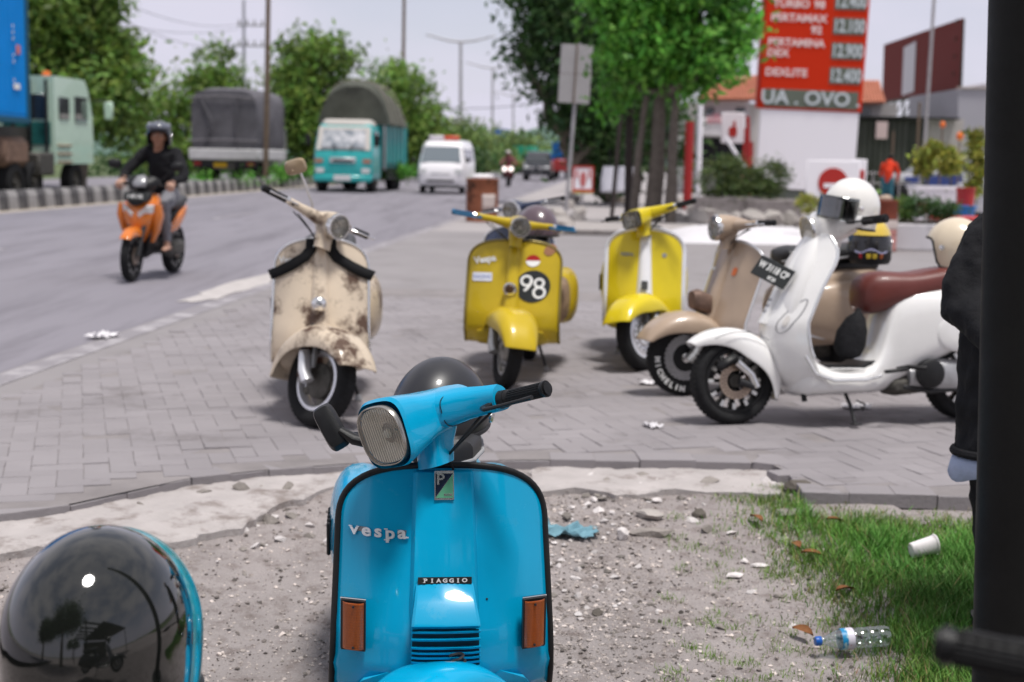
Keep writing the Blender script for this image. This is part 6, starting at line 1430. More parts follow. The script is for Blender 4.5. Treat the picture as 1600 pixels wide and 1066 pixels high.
MB().lathe([(.345, .32), (.348, .33), (.352, .5), (.348, .66), (.345, .67)], Matrix.Rotation(R(-60), 4, 'Z'), 36).build('x', None, None).hide_render = False
bpy.data.objects.remove(bpy.data.objects['x'])
rs = [[((.346 * math.cos(a)), .346 * math.sin(a), z) for a in [R(lerp(-112, -60, j / 8)) for j in range(9)]] for z in (.25, .36, .5, .58)]
MB().rings(rs, False, False).build('pale_patch', M('drum_offwhite', (.55, .47, .44), .7), d2, solid=.004)
for dx, dy, s_ in ((-.05, 0, .2), (.12, .05, .15)): MB().ell((dx, dy, .93), (s_, s_ * .8, .07), 14, 8).build('junk_on_top', PAPER, d2)
for dx, dy, s_ in ((-.12, .02, .10), (.05, -.05, .12), (.16, .06, .09)): MB().ell((dx, dy, .82), (s_, s_ * .8, .06), 12, 8).build('junk_on_top', M('junk_tan', (.42, .32, .25), .9), d1)
# the fuel price sign
sy = 42.0; K = sy / FPX
o0 = PY(1262, 85, sy); TILT = R(1.6)
ps = empty('price_sign', (o0.x, o0.y, 0), (0, TILT, R(-6)), 'tall red fuel price board on a white base', 'sign')
zc_ = o0.z
RED = M('price_red', (.55, .026, .003), .6, spec=.2); 
def q_(px, py): return ((px - 1262 - (85 - py) * -.035 * -1 * 0 - (85 - py) * .0) * K, zc_ + (85 - py) * K)
def pbox(name, x0_, x1, y0, y1, dep, mat, parent=ps, th=.3, off=0, ch=.02):
    a, b_ = q_(x0_, y0), q_(x1, y1); return MB().box(((a[0] + b_[0]) / 2, -dep + th / 2, (a[1] + b_[1]) / 2), (b_[0] - a[0], th, a[1] - b_[1]), None, ch).build(name, mat, parent, smooth=False)
pbox('red_panel', 1186, 1341, -260, 170, .25, RED, th=.5)
pbox('white_base', 1189, 1338, 171, 292, .22, SW, th=.44)
pbox('grey_plinth', 1196, 1332, 292, 330, .20, M('plinth_grey', (.10, .11, .10), .7), th=.4)
pbox('red_return', 1181, 1186, -260, 169, .16, M('price_red_side', (.50, .07, .05), .5), th=.35)
DISP = M('display_green_grey', (.13, .15, .12), .5); NUM = M('display_white', (.55, .60, .62), .5); PRINT = M('sign_print', (.80, .62, .60), .6)
def ptext(s, px, py, hpx, mat, align='LEFT', sx=1.0, dep=.263, bold=.01, parent=ps):
    t = text_mb(s, hpx * K * 1.38, bold, .006, sx=sx, align=align); a = q_(px, py)
    return t.xf(frame((a[0], -dep, a[1]), (1, 0, 0), (0, 0, 1))).build('lettering', mat, parent, smooth=False)
for py, s, px, al in ((-6, 'PERTAMAX', 1196, 'LEFT'), (12, 'TURBO', 1197, 'LEFT'), (12, '98', 1275, 'RIGHT'), (33, 'PERTAMAX', 1195, 'LEFT'), (50, '92', 1273, 'RIGHT'), (70, 'PERTAMINA', 1193, 'LEFT'), (86, 'DEX', 1193, 'LEFT'), (115, 'DEXLITE', 1192, 'LEFT')):
    ptext(s, px, py, 11.5, PRINT, al, sx=1.05 if len(s) < 9 else 1.0)
for py, s in ((6, '12.400'), (43, '12.100'), (80, '12.900'), (117, '12.400')):
    dpl = pbox('price_display', 1289, 1336, py - 13, py + 12, .262, DISP, th=.03, ch=.004); ptext(s, 1313, py, 19, NUM, 'CENTER', sx=.68, dep=.285, bold=.012)
pbox('ticker', 1193, 1335, 140, 167, .262, DISP, th=.03, ch=.004); ptext('UA . OVO .', 1263, 153, 21, NUM, 'CENTER', sx=1.06, dep=.285, bold=.012)
# forecourt signs
s2, c2 = board('forecourt_sign', 'white board with a red disc in front of the price sign base', 1300, 300, 1.45, 1.7, 39, SW, None)
MB().lathe([(0, -.001), (.40, 0), (.40, .02), (0, .021)], Matrix.Translation((0.0, -.035, c2.z + .25)) @ Matrix.Rotation(PI / 2, 4, 'X'), 32).build('red_disc', SR, s2)
MB().box((0, -.06, c2.z + .17), (.5, .01, .12)).build('white_stripe', SW, s2)
s3, c3 = board('forecourt_sign', 'narrow white board with a red square right of the red disc board', 1341, 287, .42, 1.35, 40, SW, None); MB().box((0, -.04, c3.z + .2), (.3, .02, .35), None, .004).build('red_square', SR, s3)
s4, c4 = board('hand_sign', 'square white sign with a red figure near the shop awning', 1145, 200, .72, .95, 45, SW, None, post=(.38, .04, SR))
MB().rings([SE((.0, y, c4.z - .12), X_, Z_, .13, .16, 3.5, 20) for y in (-.05, -.03)]).build('red_figure', SR, s4); MB().rings([SE((.04, y, c4.z + .12), X_, Z_, .04, .10, 3, 14) for y in (-.05, -.03)]).build('red_figure', SR, s4)
for a, b_, y, r, mt_, nm, lb in (((1074, 306), (1078, 190), 40, .12, M('post_red', (.34, .03, .03), .5), 'red_post', 'thick red post right of the tree trunks'), ((1091, 312), (1095, 158), 39, .07, SW, 'white_pipe', 'white pipe standing beside the red post'), ((1172, 300), (1168, 182), 41, .06, M('post_red', (.34, .03, .03), .5), 'red_post', 'slim red post beside the white sign with the red figure')):
    p0 = PY(a[0], a[1], y); p0.z = 0; pole(nm, lb, p0, PY(b_[0], b_[1], y), r, r, mt_, 'post')
pr2 = empty('handrail', PY(1152, 262, 38), (0, 0, 0), 'slanting pale rail above the hedge', 'rail'); MB().tube([(-.35, 0, .8), (.2, 0, -.0)], .05, 8).build('bar', SW, pr2)
# shop with awning and orange tiled roof
def tiles(root, name, a, b_, c, d_, nx_, ny_, mat):
    """roof slope a-b (eave) to d-c (ridge) covered in rows of tiles"""
    a, b_, c, d_ = map(Vector, (a, b_, c, d_)); m = MB(); n = (b_ - a).cross(d_ - a).normalized()
    for j in range(ny_):
        for i in range(nx_):
            u0, u1, v0, v1 = i / nx_, (i + .94) / nx_, j / ny_, (j + 1.15) / ny_
            f = lambda u, v: a.lerp(b_, u).lerp(d_.lerp(c, u), min(1, v)); m.add([f(u0, v0) + n * .05, f(u1, v0) + n * .05, f(u1, v1), f(u0, v1), f((u0 + u1) / 2, v0) + n * .09, f((u0 + u1) / 2, v1) + n * .04], [(0, 4, 5, 3), (4, 1, 2, 5)])
    m.add([a - n * .05, b_ - n * .05, c - n * .05, d_ - n * .05], [(0, 1, 2, 3)]); o = m.build(name, mat, root, smooth=False); o['kind'] = 'stuff'; return o
RT = M('orange_tiles', (.50, .20, .13), .8, var=.15, vs=2)
def W3(px, py, y): return PY(px, py, y)
yb = 62.0; shp = empty('shop_building', (W3(1150, 300, yb).x, yb, 0), (0, 0, 0), 'pale shop with a white awning and orange tiled roof left of the price sign', 'building'); O_ = Vector(shp.location)
def bb(name, px0, px1, py0, py1, y, dep, mat, root, O, ch=0): a, b_ = W3(px0, py0, y) - O, W3(px1, py1, y) - O; return MB().box(((a.x + b_.x) / 2, a.y + dep / 2, (a.z + b_.z) / 2), (b_.x - a.x, dep, a.z - b_.z), None, ch).build(name, mat, root, smooth=False)
PW = M('shop_wall', (.55, .53, .52), .8, var=.06, vs=1)
bb('wall', 1078, 1200, 160, 300, yb, 5, PW, shp, O_); bb('dark_opening', 1098, 1164, 216, 262, yb - .1, .1, M('dark_interior', (.03, .03, .035), .8), shp, O_)
bb('awning', 1094, 1166, 184, 214, yb - 1.8, 1.8, M('awning_white', (.66, .63, .65), .7), shp, O_, .05); bb('fascia', 1100, 1170, 156, 184, yb - .5, .5, M('fascia_pale', (.60, .58, .62), .7), shp, O_)
for px0, px1 in ((1104, 1116), (1150, 1164)): bb('window', px0, px1, 168, 178, yb - .56, .05, GLS, shp, O_)
t = text_mb('alfa', .55, .01, .01); cA = W3(1118, 186, yb - 1.86) - O_; t.xf(frame((cA.x, cA.y, cA.z), (1, 0, 0), (0, 0, 1))).build('lettering', M('script_red', (.55, .22, .26), .6), shp, smooth=False)
a, b_, c, d_ = [W3(*p) - O_ for p in ((1088, 156, yb - 1.5), (1196, 156, yb - 1.5), (1186, 118, yb + 2), (1112, 122, yb + 2))]; tiles(shp, 'roof_tiles', a, b_, c, d_, 22, 8, RT)
bb('lower_red_band', 1163, 1176, 222, 262, yb - .2, .1, M('band_red', (.34, .04, .04), .6), shp, O_)
yb = 66.0; hs2 = empty('tiled_house', (W3(1350, 300, yb).x, yb, 0), (0, 0, 0), 'house with a salmon tiled roof seen between price sign and billboard', 'building'); O_ = Vector(hs2.location)
bb('wall', 1300, 1395, 160, 300, yb, 5, M('house_wall', (.38, .36, .35), .85, var=.2, vs=1), hs2, O_); a, b_, c, d_ = [W3(*p) - O_ for p in ((1300, 162, yb - .6), (1384, 160, yb - .6), (1374, 126, yb + 2), (1300, 126, yb + 2))]; tiles(hs2, 'roof_tiles', a, b_, c, d_, 16, 7, RT)
bb('window', 1345, 1360, 170, 185, yb - .05, .05, GLS, hs2, O_)
yb = 60.0; dk2 = empty('dark_shed', (W3(1400, 300, yb).x, yb, 0), (0, 0, 0), 'long dark shed under the maroon billboard', 'building'); O_ = Vector(dk2.location)
bb('wall', 1336, 1440, 186, 300, yb, 6, M('shed_dark', (.045, .048, .042), .8, var=.3, vs=1), dk2, O_); bb('roof_edge', 1334, 1500, 181, 187, yb - .4, 7, M('shed_roof', (.03, .03, .03), .7), dk2, O_)
bb('pale_wall', 1418, 1500, 185, 300, yb + .2, 6, M('shed_pale', (.42, .385, .37), .85, var=.08, vs=1), dk2, O_); bb('hanging_cloth', 1370, 1386, 190, 217, yb - .5, .1, M('cloth_pale', (.55, .42, .42), .8), dk2, O_)
for i in range(9): bb('cladding_rib', 1340 + i * 9, 1341.2 + i * 9, 188, 300, yb - .06, .06, M('shed_rib', (.07, .072, .065), .7), dk2, O_)
yb = 64.0; wl = empty('grey_building', (W3(1540, 300, yb).x, yb, 0), (0, 0, 0), 'large blank grey wall right of the billboard beside the black post', 'building'); O_ = Vector(wl.location)
a = [W3(*p) - O_ for p in ((1497, 140, yb), (1610, 118, yb), (1610, 300, yb), (1497, 300, yb))]; MB().rings([[Vector(p) for p in a], [Vector(p) + Vector((0, 8, 0)) for p in a]]).build('wall', M('plain_grey_wall', (.37, .36, .40), .85, var=.05, vs=.4), wl, smooth=False)
bb('roof_cap', 1497, 1610, 136, 140, yb - .1, .3, M('cap_beige', (.45, .38, .33), .8), wl, O_)
# billboard
bl = empty('billboard', (W3(1440, 200, 68).x, 68, 0), (0, 0, 0), 'maroon billboard with a narrow white panel on a steel frame', 'billboard'); O_ = Vector(bl.location)
c4_ = [W3(*p) - O_ for p in ((1381, 70, 80), (1505, 28, 65), (1498, 139, 65), (1378, 160, 80))]; off = Vector((.25, .8, 0))
MB().rings([c4_, [p + off for p in c4_]]).build('panel', M('maroon_panel', (.15, .022, .018), .7), bl, smooth=False)
def onp(u, v, e=-.04): return c4_[0].lerp(c4_[1], u).lerp(c4_[3].lerp(c4_[2], u), v) + Vector((-.02, e, 0))
MB().rings([[onp(.30, .16), onp(.46, .12), onp(.46, .92), onp(.30, .95)], [onp(.30, .16, -.1), onp(.46, .12, -.1), onp(.46, .92, -.1), onp(.30, .95, -.1)]]).build('white_panel', M('panel_white', (.60, .58, .62), .6), bl, smooth=False)
for (u0, u1, v0, v1, mt_) in ((.315, .36, .25, .40, SR), (.33, .42, .62, .66, M('logo_blue', (.1, .1, .4), .5)), (.31, .45, .78, .80, M('maroon_panel', (.2, .05, .05), .6)), (.335, .355, .42, .55, SR)): MB().rings([[onp(u0, v0, -.12), onp(u1, v0, -.12), onp(u1, v1, -.12), onp(u0, v1, -.12)], [onp(u0, v0, -.14), onp(u1, v0, -.14), onp(u1, v1, -.14), onp(u0, v1, -.14)]]).build('print', mt_, bl, smooth=False)
STL = M('dark_steel_truss', (.08, .085, .07), .7, .3, var=.3)
for u in np.linspace(0, 1, 9):
    p, q = onp(u, 1.0, .5), onp(u, 1.0, .5) + Vector((0, 0, -.95)); MB().tube([p, q], .05, 6).build('strut', STL, bl); MB().tube([q, onp(min(1, u + .125), 1.0, .5)], .04, 6).build('brace', STL, bl)
for dz in (-.05, -.95): MB().tube([onp(0, 1, .5) + Vector((0, 0, dz)), onp(1, 1, .5) + Vector((0, 0, dz))], .07, 6).build('beam', STL, bl)
for k in range(5):
    e0 = onp(1, k / 4, .8); e1 = onp(1, (k + 1) / 4 if k < 4 else 1.2, 1.6) + Vector((.35, .9, 0)); MB().tube([e0, e1], .035, 6).build('brace', STL, bl)
MB().tube([onp(1, 0, .2) + Vector((.15, .2, .0)), onp(1, 1.3, .8) + Vector((.65, .9, 0))], .07, 6).build('rear_post', STL, bl)
for u in (.1, .9): q = onp(u, 1.3, .6); MB().tube([onp(u, 1, .6), Vector((q.x, q.y, 0))], .12, 8).build('column', STL, bl)
# flag poles and others on the right
for a, b_, y, r, mt_, lb in (((1443, 240), (1462, -40), 48, .055, GALV, 'tall thin grey pole crossing the maroon billboard'), ((1434, 225), (1437, 160), 55, .05, RUSTP, 'short brown pole left of the tall grey pole under the billboard'), ((1393, 270), (1396, 205), 46, .03, RUSTP, 'thin stake behind the person in red')):
    p0 = PY(a[0], a[1], y); p0.z = 0; pole('thin_pole', lb, p0, PY(b_[0], b_[1], y), r, r, mt_, 'pole')
ORG = M('orange_flower', (.75, .18, .05), .7)
for px, py, s_, lb in ((1473, 195, .075, 'orange ball on a stick above the white planter'), (1500, 213, .10, 'orange windsock shape right of the orange ball')):
    c = PY(px, py, 40); rt_ = empty('orange_marker', c, (0, 0, 0), lb, 'marker'); MB().ell((0, 0, 0), (s_, s_, s_ * 1.2), 14, 10).build('head', ORG, rt_); MB().tube([(0, 0, -.1), (0, 0, -c.z)], .02, 6).build('stick', RUSTP, rt_)
# parked white cars with blue
cw = fcar('white car with a blue side stripe parked beyond the lawn', 1395, 262, 52, M('car_white', (.62, .62, .66), .3, coat=.5), name='parked_car', head=R(188), L=4.6)
MB().box((-1.2, .88, .80), (2.2, .06, .42), (0, .08, 0), .02).build('blue_stripe', M('stripe_blue', (.03, .05, .22), .4), cw)
cw2 = fcar('white car at the back of the lot, nearest the grey wall', 1475, 250, 57, M('car_white', (.62, .62, .66), .3, coat=.5), name='parked_car', head=R(184), L=4.8)
MB().box((-3.4, .88, .85), (.9, .06, .4), None, .02).build('blue_panel', M('stripe_blue', (.03, .05, .22), .4), cw2)
m = MB(); a = [P(1335, 284, .0), P(1560, 290, .0), PY(1560, 262, 50), PY(1335, 258, 50)]; a[2].z = a[3].z = .35; m.add(a, [(0, 1, 2, 3)]); structure(m.build('grass_bank', M('lawn', (.13, .22, .06), .95, var=.25, vs=3, bump=.5, bs=40), smooth=False))
a = [P(898, 303, .004), P(990, 300, .004), P(990, 289, .004), P(915, 289, .004)]; m = MB(); m.add(a, [(0, 1, 2, 3)]); structure(m.build('verge_grass', M('lawn2', (.13, .24, .05), .95, var=.25, vs=3), smooth=False))
fr = empty('railing', PY(1375, 262, 43), (0, 0, 0), 'thin wire railing in front of the lawn', 'railing'); fr.location.z = 0
for x in (-1.0, -.2, .6, 1.2): MB().tube([(x, 0, 0), (x, 0, 1.15)], .02, 6).build('upright', GALV, fr)
for z in (.8, 1.1): MB().tube([(-1.1, 0, z), (1.3, 0, z)], .012, 6).build('wire', GALV, fr)
# hedge in planters, low wall, rocks
PLN = M('planter_concrete', (.34, .31, .30), .9, var=.2, vs=4, dark=(.17, .16, .14), dmask=(.55, .7), ds=5)
for i, (px, w_, h_, lb) in enumerate(((1122, .62, .42, 'left'), (1160, .55, .45, 'middle'), (1205, .75, .40, 'right'))):
    b = PY(px, 336, 35); b.z = 0; rt_ = empty('planter_box', b, (0, 0, .1 * i), '%s one of the concrete planters holding the round green bushes' % lb, 'planter', None)
    MB().rings([SE((0, 0, z), X_, Y_, w_ * k, w_ * .6 * k, 6, 24) for z, k in ((0, .9), (h_, 1), (h_ + .03, 1.04), (h_ + .06, 1.03), (h_ + .05, .9), (h_ - .05, .88))]).build('planter_wall', PLN, rt_)
    MB().rings([SE((0, 0, z), X_, Y_, w_ * .86, w_ * .5, 6, 20) for z in (h_ - .02, h_)]).build('soil', M('planter_soil', (.06, .045, .035), .95), rt_)
for blb, lb in (([ball(1120, 280, 35, 28, 32), ball(1140, 268, 35, 26, 24)], 'round green bush in the left concrete planter'), ([ball(1165, 285, 35.2, 26, 28), ball(1150, 300, 35, 30, 20)], 'green bush in the middle concrete planter'), ([ball(1205, 278, 35, 30, 30), ball(1190, 300, 35, 28, 22)], 'round green bush in the right concrete planter')):
    b = Vector(blb[0][0]); b.z = .4; rt_ = empty('bush', b, (0, 0, 0), lb, 'bush'); foliage('leaves', [(Vector(c) - b, r_) for c, r_ in blb], 4200, .075, leafmat('leaf_bush' + lb[-14:], (.085, .135, .05)), rt_, 31, .10); MB().tube([(0, 0, -.2), (0, 0, .5)], .03, 6).build('stem', BARK, rt_)
RK = M('rubble_stone', (.37, .34, .32), .9, var=.25, vs=3, bump=.5, bs=20)
rocks_ = [(1068, 318, .30), (1085, 325, .24), (1105, 335, .28), (1130, 345, .26), (1150, 340, .2), (1175, 346, .30), (1205, 345, .28), (1235, 345, .26), (1250, 330, .2), (1060, 345, .22), (1088, 347, .28), (872, 335, .24), (888, 318, .20), (902, 345, .22), (862, 348, .2), (880, 352, .24), (905, 330, .2), (895, 308, .26), (870, 360, .14), (1118, 322, .18), (1095, 310, .16)]
RLAB = ['largest rock beside the foot of the white pipe', 'rock just below the largest one by the white pipe', 'broad rock under the left end of the hedge planters', 'rock in front of the left hedge planter', 'small rock in front of the middle hedge planter', 'large rock in front of the middle hedge planter', 'rock in front of the right hedge planter', 'rock at the right end of the row before the planters', 'small rock behind the right end of the planter row', 'small rock nearest the tree trunks, touching the white ramp', 'big rock at the left tip of the white ramp', 'rock left of the blank sign pole foot', 'rock at the top left of the rubble by the sign pole', 'rock lowest right in the rubble by the sign pole', 'rock low on the left of the sign pole rubble', 'pointed rock in the middle of the sign pole rubble', 'rock right of the blank sign pole foot', 'brownish rock crowning the rubble heap by the sign pole', 'tiny rock at the kerb edge in front of the sign pole', 'small rock between red post and left planter', 'small rock right behind the white pipe foot']
for i, (px, py, s_) in enumerate(rocks_):
    b = P(px, py + 8, 0); v, f = rock(100 + i, 18, .8); m = MB(); m.add([(p[0] * s_ * 2, p[1] * s_ * 2, p[2] * s_ * 2) for p in v], f); o = m.build('rock', RK, ang=15); o.location = (b.x, b.y, s_ * .5); tag(o, RLAB[i], 'rock', 'rocks by the sign pole' if px < 950 else 'rocks in front of the hedge')
# white sheet mound and white wall
WHC = M('whitewash', (.60, .58, .60), .85, var=.06, vs=3, dark=(.48, .46, .48), dmask=(.6, .7), ds=3)
b0, b1 = P(1062, 380, 0), P(1275, 384, 0); V = []; F = []
nx_, ny_ = 40, 10
for i in range(nx_ + 1):
    for j in range(ny_ + 1):
        u, v = i / nx_, j / ny_; x = lerp(b0.x, b1.x, u); y = lerp(b0.y, b1.y, u) + v * 2.2; h = math.sin(PI * min(1, u * 1.3 + .02)) ** .5 * .22 if u < .55 else .22 * (1 - .1 * (u - .5)); h *= min(1, v * 3.2); V.append((x, y, max(0, h) + .02 * noise.noise(Vector((x * 2, y * 2, 0))) * (v > 0)))
for i in range(nx_):
    for j in range(ny_): a = i * (ny_ + 1) + j; F.append((a, a + ny_ + 1, a + ny_ + 2, a + 1))
o = joined('white_mound', V, F, None, WHC, None, True); tag(o, 'low whitewashed concrete ramp behind the tan scooter', 'ramp')
b0, b1 = P(1392, 391, 0), P(1600, 394, 0); ww = empty('planter_wall', ((b0.x + b1.x) / 2, b0.y + .6, 0), (0, 0, 0), 'low whitewashed wall behind the cream helmet', 'wall'); MB().box((0, 0, .21), (b1.x - b0.x, 1.2, .42), None, .02).build('block', WHC, ww); MB().box((0, .05, .43), (b1.x - b0.x - .1, .9, .03)).build('soil_top', M('planter_soil', (.06, .045, .035), .95), ww)
b0, b1 = P(1240, 386, 0), P(1392, 390, 0); ww = empty('low_kerb', ((b0.x + b1.x) / 2, b0.y + 1.4, 0), (0, 0, 0), 'pale low kerb platform running behind the white scooter helmets', 'kerb'); MB().box((0, 0, .09), (b1.x - b0.x, .8, .18), None, .02).build('block', WHC, ww)
b0, b1 = P(852, 366, 0), P(1125, 372, 0); ww = empty('paved_step', ((b0.x + b1.x) / 2, b0.y + 2.0, 0), (0, 0, 0), 'low paved step with a dark edge under the tree trunks', 'step'); MB().box((0, 0, .05), (b1.x - b0.x, 4.0, .10), None, .01).build('slab', M('step_concrete', (.36, .33, .32), .9, var=.15, vs=2), ww)
for i in range(10): MB().box(((b1.x - b0.x) * (i / 9.2 - .49), -2.02, .045), ((b1.x - b0.x) / 9.6, .06, .085), None, .01).build('edge_stone', M('edge_stone_grey', (.22, .20, .19), .9, var=.3, vs=5), ww)
# shrubs on the wall, white tub planter, plants
b = PY(1455, 322, 28); b.z = 0; tub = empty('white_planter', b, (0, 0, 0), 'big white tapered planter with yellow green shrubs', 'planter'); MB().rings([SE((0, 0, z), X_, Y_, a, a * .7, 7, 24) for z, a in ((.12, .30), (.14, .34), (.88, .42), (.90, .45), (.96, .45), (.95, .38), (.80, .36))]).build('tub', SW, tub); MB().box((0, 0, .06), (.6, .4, .12)).build('foot', GREASE, tub)
def shrub(label, blobs, base, n, size, mat, seed, cat='shrub', clr=.08):
    b = Vector(base); rt_ = empty('shrub', b, (0, 0, 0), label, cat); foliage('leaves', [(Vector(c) - b, r_) for c, r_ in blobs], n, size, mat, rt_, seed, clr); MB().tube([(0, 0, 0), (.02, 0, (blobs[0][0] - b).z)], .02, 6).build('stem', BARK, rt_)
shrub('yellow green spiky shrub filling the left of the white planter', [ball(1450, 252, 28, 20, 22), ball(1462, 240, 28, 14, 16)], tub.location + Vector((-.1, 0, .9)), 1500, .13, L_YEL, 41)
shrub('rounded yellow shrub at the right of the white planter', [ball(1485, 252, 28, 16, 20)], tub.location + Vector((.35, 0, .9)), 1000, .10, L_YEL, 42)
shrub('tall yellowish shrub next to the black post', [ball(1525, 225, 30, 12, 22), ball(1528, 262, 30, 14, 26), ball(1520, 290, 30, 12, 16)], PY(1525, 320, 30), 1700, .12, L_YEL, 43)
shrub('dark bushy plant on the whitewashed wall below the white planter', [ball(1440, 325, 23, 30, 16), ball(1475, 328, 23, 25, 15)], PY(1450, 348, 23), 1500, .07, L_DRK, 44)
shrub('small bright plant on the wall left of the dark bushy plant', [ball(1412, 325, 23.2, 16, 20)], PY(1412, 348, 23.2), 700, .07, L_MID, 45)
shrub('small leafy plant in front of the hedge planters', [ball(1262, 318, 30, 18, 14)], PY(1262, 335, 30), 500, .09, L_YEL, 46)
b = PY(1442, 335, 23.1); tp_ = empty('terracotta_pot', b, (0, 0, 0), 'small terracotta pot among the plants on the wall', 'pot'); MB().lathe([(0, 0), (.07, 0), (.10, .16), (.115, .16), (.115, .19), (.09, .19), (.085, .12), (0, .1)], None, 20).build('pot_wall', M('terracotta', (.28, .11, .08), .8), tp_)
# coloured things at the right
b = P(1508, 352, 0.3); b.z = 0
for px, py, w_, h_, mt_, nm, lb, cat in ((1508, 318, .42, .55, M('plastic_red', (.45, .03, .03), .4), 'red_tub', 'red plastic tub near the black post', 'tub'), (1506, 330, .55, .16, M('plastic_blue', (.03, .18, .50), .4), 'blue_basin', 'blue plastic basin below the red tub', 'basin')):
    c = PY(px, py, 27 if 'red' in nm else 26.6); rt_ = empty(nm, (c.x, c.y, c.z - h_ / 2), (0, 0, 0), lb, cat); MB().lathe([(0, 0), (w_ * .32, 0), (w_ * .42, h_), (w_ * .46, h_), (w_ * .46, h_ + .02), (w_ * .40, h_ + .02), (w_ * .30, .03), (0, .03)], None, 24).build('wall', mt_, rt_)
c = PY(1500, 352, 25.5); o = MB().box((0, 0, .0), (1.1, .5, .08), None, .03).build('red_plank', M('plastic_red', (.45, .03, .03), .4)); o.location = (c.x, c.y, c.z + .12); tag(o, 'red board lying below the blue basin', 'board'); MB().box((0, 0, -.35), (1.0, .4, .6), None, .02).build('block_under', WHC, o)
# white bulky car by the post
fcar('white car partly hidden by the black post on the right', 1530, 322, 33, M('car_white', (.62, .62, .66), .3, coat=.5), name='parked_car', head=R(200), L=4.2, h=1.3)
# dark motorbike bulk beside the red shirt
b = PY(1420, 312, 44); b.z = 0; mbk = empty('motorbike', b, (0, 0, R(10)), 'dark motorbike standing beside the person in red', 'motorbike')
for x in (-.6, .6): MB().lathe([(.20, -.05), (.29, -.05), (.30, 0), (.29, .05), (.20, .05)], Matrix.Translation((x, 0, .3)), 24, 'Y').build('wheel', RUB, mbk)
MB().rings([SE((x, 0, z), Y_, Z_, a, b_, 2.5, 16) for x, z, a, b_ in ((-.7, .72, .05, .05), (-.4, .66, .13, .16), (0, .5, .14, .2), (.35, .6, .10, .25), (.5, .85, .05, .08))]).build('body', BLK, mbk); MB().tube([(.42, -.3, 1.0), (.45, 0, .95), (.42, .3, 1.0)], .02, 8).build('handlebar', SATIN, mbk); MB().box((-.3, 0, .82), (.6, .24, .1), None, .04).build('seat', SEATB, mbk)
# ------------------------------------------------------------------ people
def limb_mb(pts, rr, n=14, m=None, sq=None):
    return (m or MB()).tube(pts, rr, n, True, sq)
FOLD = bpy.data.textures.new('cloth_folds', 'CLOUDS'); FOLD.noise_scale = .11; FOLD.noise_depth = 2
def organic(parts, name, mat, parent, vox=.012, smooth=6):
    """several tapered limbs fused into one continuous skin"""
    m = MB()
    for pts, rr, *sq in parts:
        # resample with rounded ends
        P3 = [Vector(p) for p in pts]; m.tube(P3, rr, 14, True, sq[0] if sq else None)
        m.ell(P3[0], (rr[0],) * 3 if not sq else (rr[0] * .9,) * 3, 12, 8); m.ell(P3[-1], (rr[-1],) * 3 if not sq else (rr[-1] * .9,) * 3, 12, 8)
    o = m.build(name, mat, parent, ang=180)
    q = o.modifiers.new('fuse', 'REMESH'); q.mode = 'VOXEL'; q.voxel_size = vox; q.use_smooth_shade = True
    q = o.modifiers.new('soft', 'SMOOTH'); q.iterations = smooth; q.factor = .6
    if name in ('jacket', 'hoodie', 'trouser_leg', 'shirt', 'jeans'):
        q = o.modifiers.new('folds', 'DISPLACE'); q.texture = FOLD; q.strength = .045; q.mid_level = .5; q.texture_coords = 'LOCAL'
    return o
SKIN = M('skin', (.33, .17, .11), .5, var=.06, vs=20); SKINL = M('skin_light', (.45, .27, .20), .5); JK = M('black_cloth', (.014, .014, .016), .85, var=.2, vs=10, bump=.5, bs=14); HAIR = M('hair', (.012, .010, .009), .6)
def head(root, c, s=1.0, yaw=0, mat=SKIN, pitch=0):
    """head with brow, nose, lips, ears; face towards +X before yaw"""
    T = Matrix.Translation(c) @ Matrix.Rotation(yaw, 4, 'Z') @ Matrix.Rotation(pitch, 4, 'Y') @ Matrix.Scale(s, 4)
    m = MB(); m.ell((0, 0, .02), (.092, .073, .105), 22, 16); m.ell((.022, 0, -.045), (.062, .056, .07), 18, 12); m.ell((.085, 0, -.008), (.014, .012, .026), 10, 8); m.ell((.094, 0, -.020), (.013, .016, .011), 10, 8); m.ell((.066, 0, -.092), (.022, .026, .018), 10, 8)
    for sg in (-1, 1): m.ell((.068, sg * .03, .034), (.018, .024, .009), 10, 8); m.ell((.055, sg * .045, -.02), (.025, .022, .03), 10, 8); m.ell((.0, sg * .075, -.005), (.018, .010, .032), 10, 8)
    m.tube([(-.01, 0, -.06), (-.02, 0, -.16)], [.052, .056], 14); m.xf(T); o = m.build('head', mat, root, ang=180); q = o.modifiers.new('fuse', 'REMESH'); q.mode = 'VOXEL'; q.voxel_size = .006 * s; q.use_smooth_shade = True
    for sg in (-1, 1):
        MB().ell((.080, sg * .030, .016), (.008, .014, .008), 10, 8).xf(T).build('eye', M('eye_white', (.6, .58, .55), .3), o); MB().ell((.087, sg * .030, .016), (.003, .006, .006), 8, 6).xf(T).build('pupil', BLACKP, o); MB().box((.082, sg * .030, .036), (.012, .034, .006), None, .002).xf(T).build('eyebrow', HAIR, o)
    MB().ell((.080, 0, -.055), (.008, .024, .005), 10, 8).xf(T).build('lips', M('lips', (.30, .12, .10), .5), o)
    return o, T
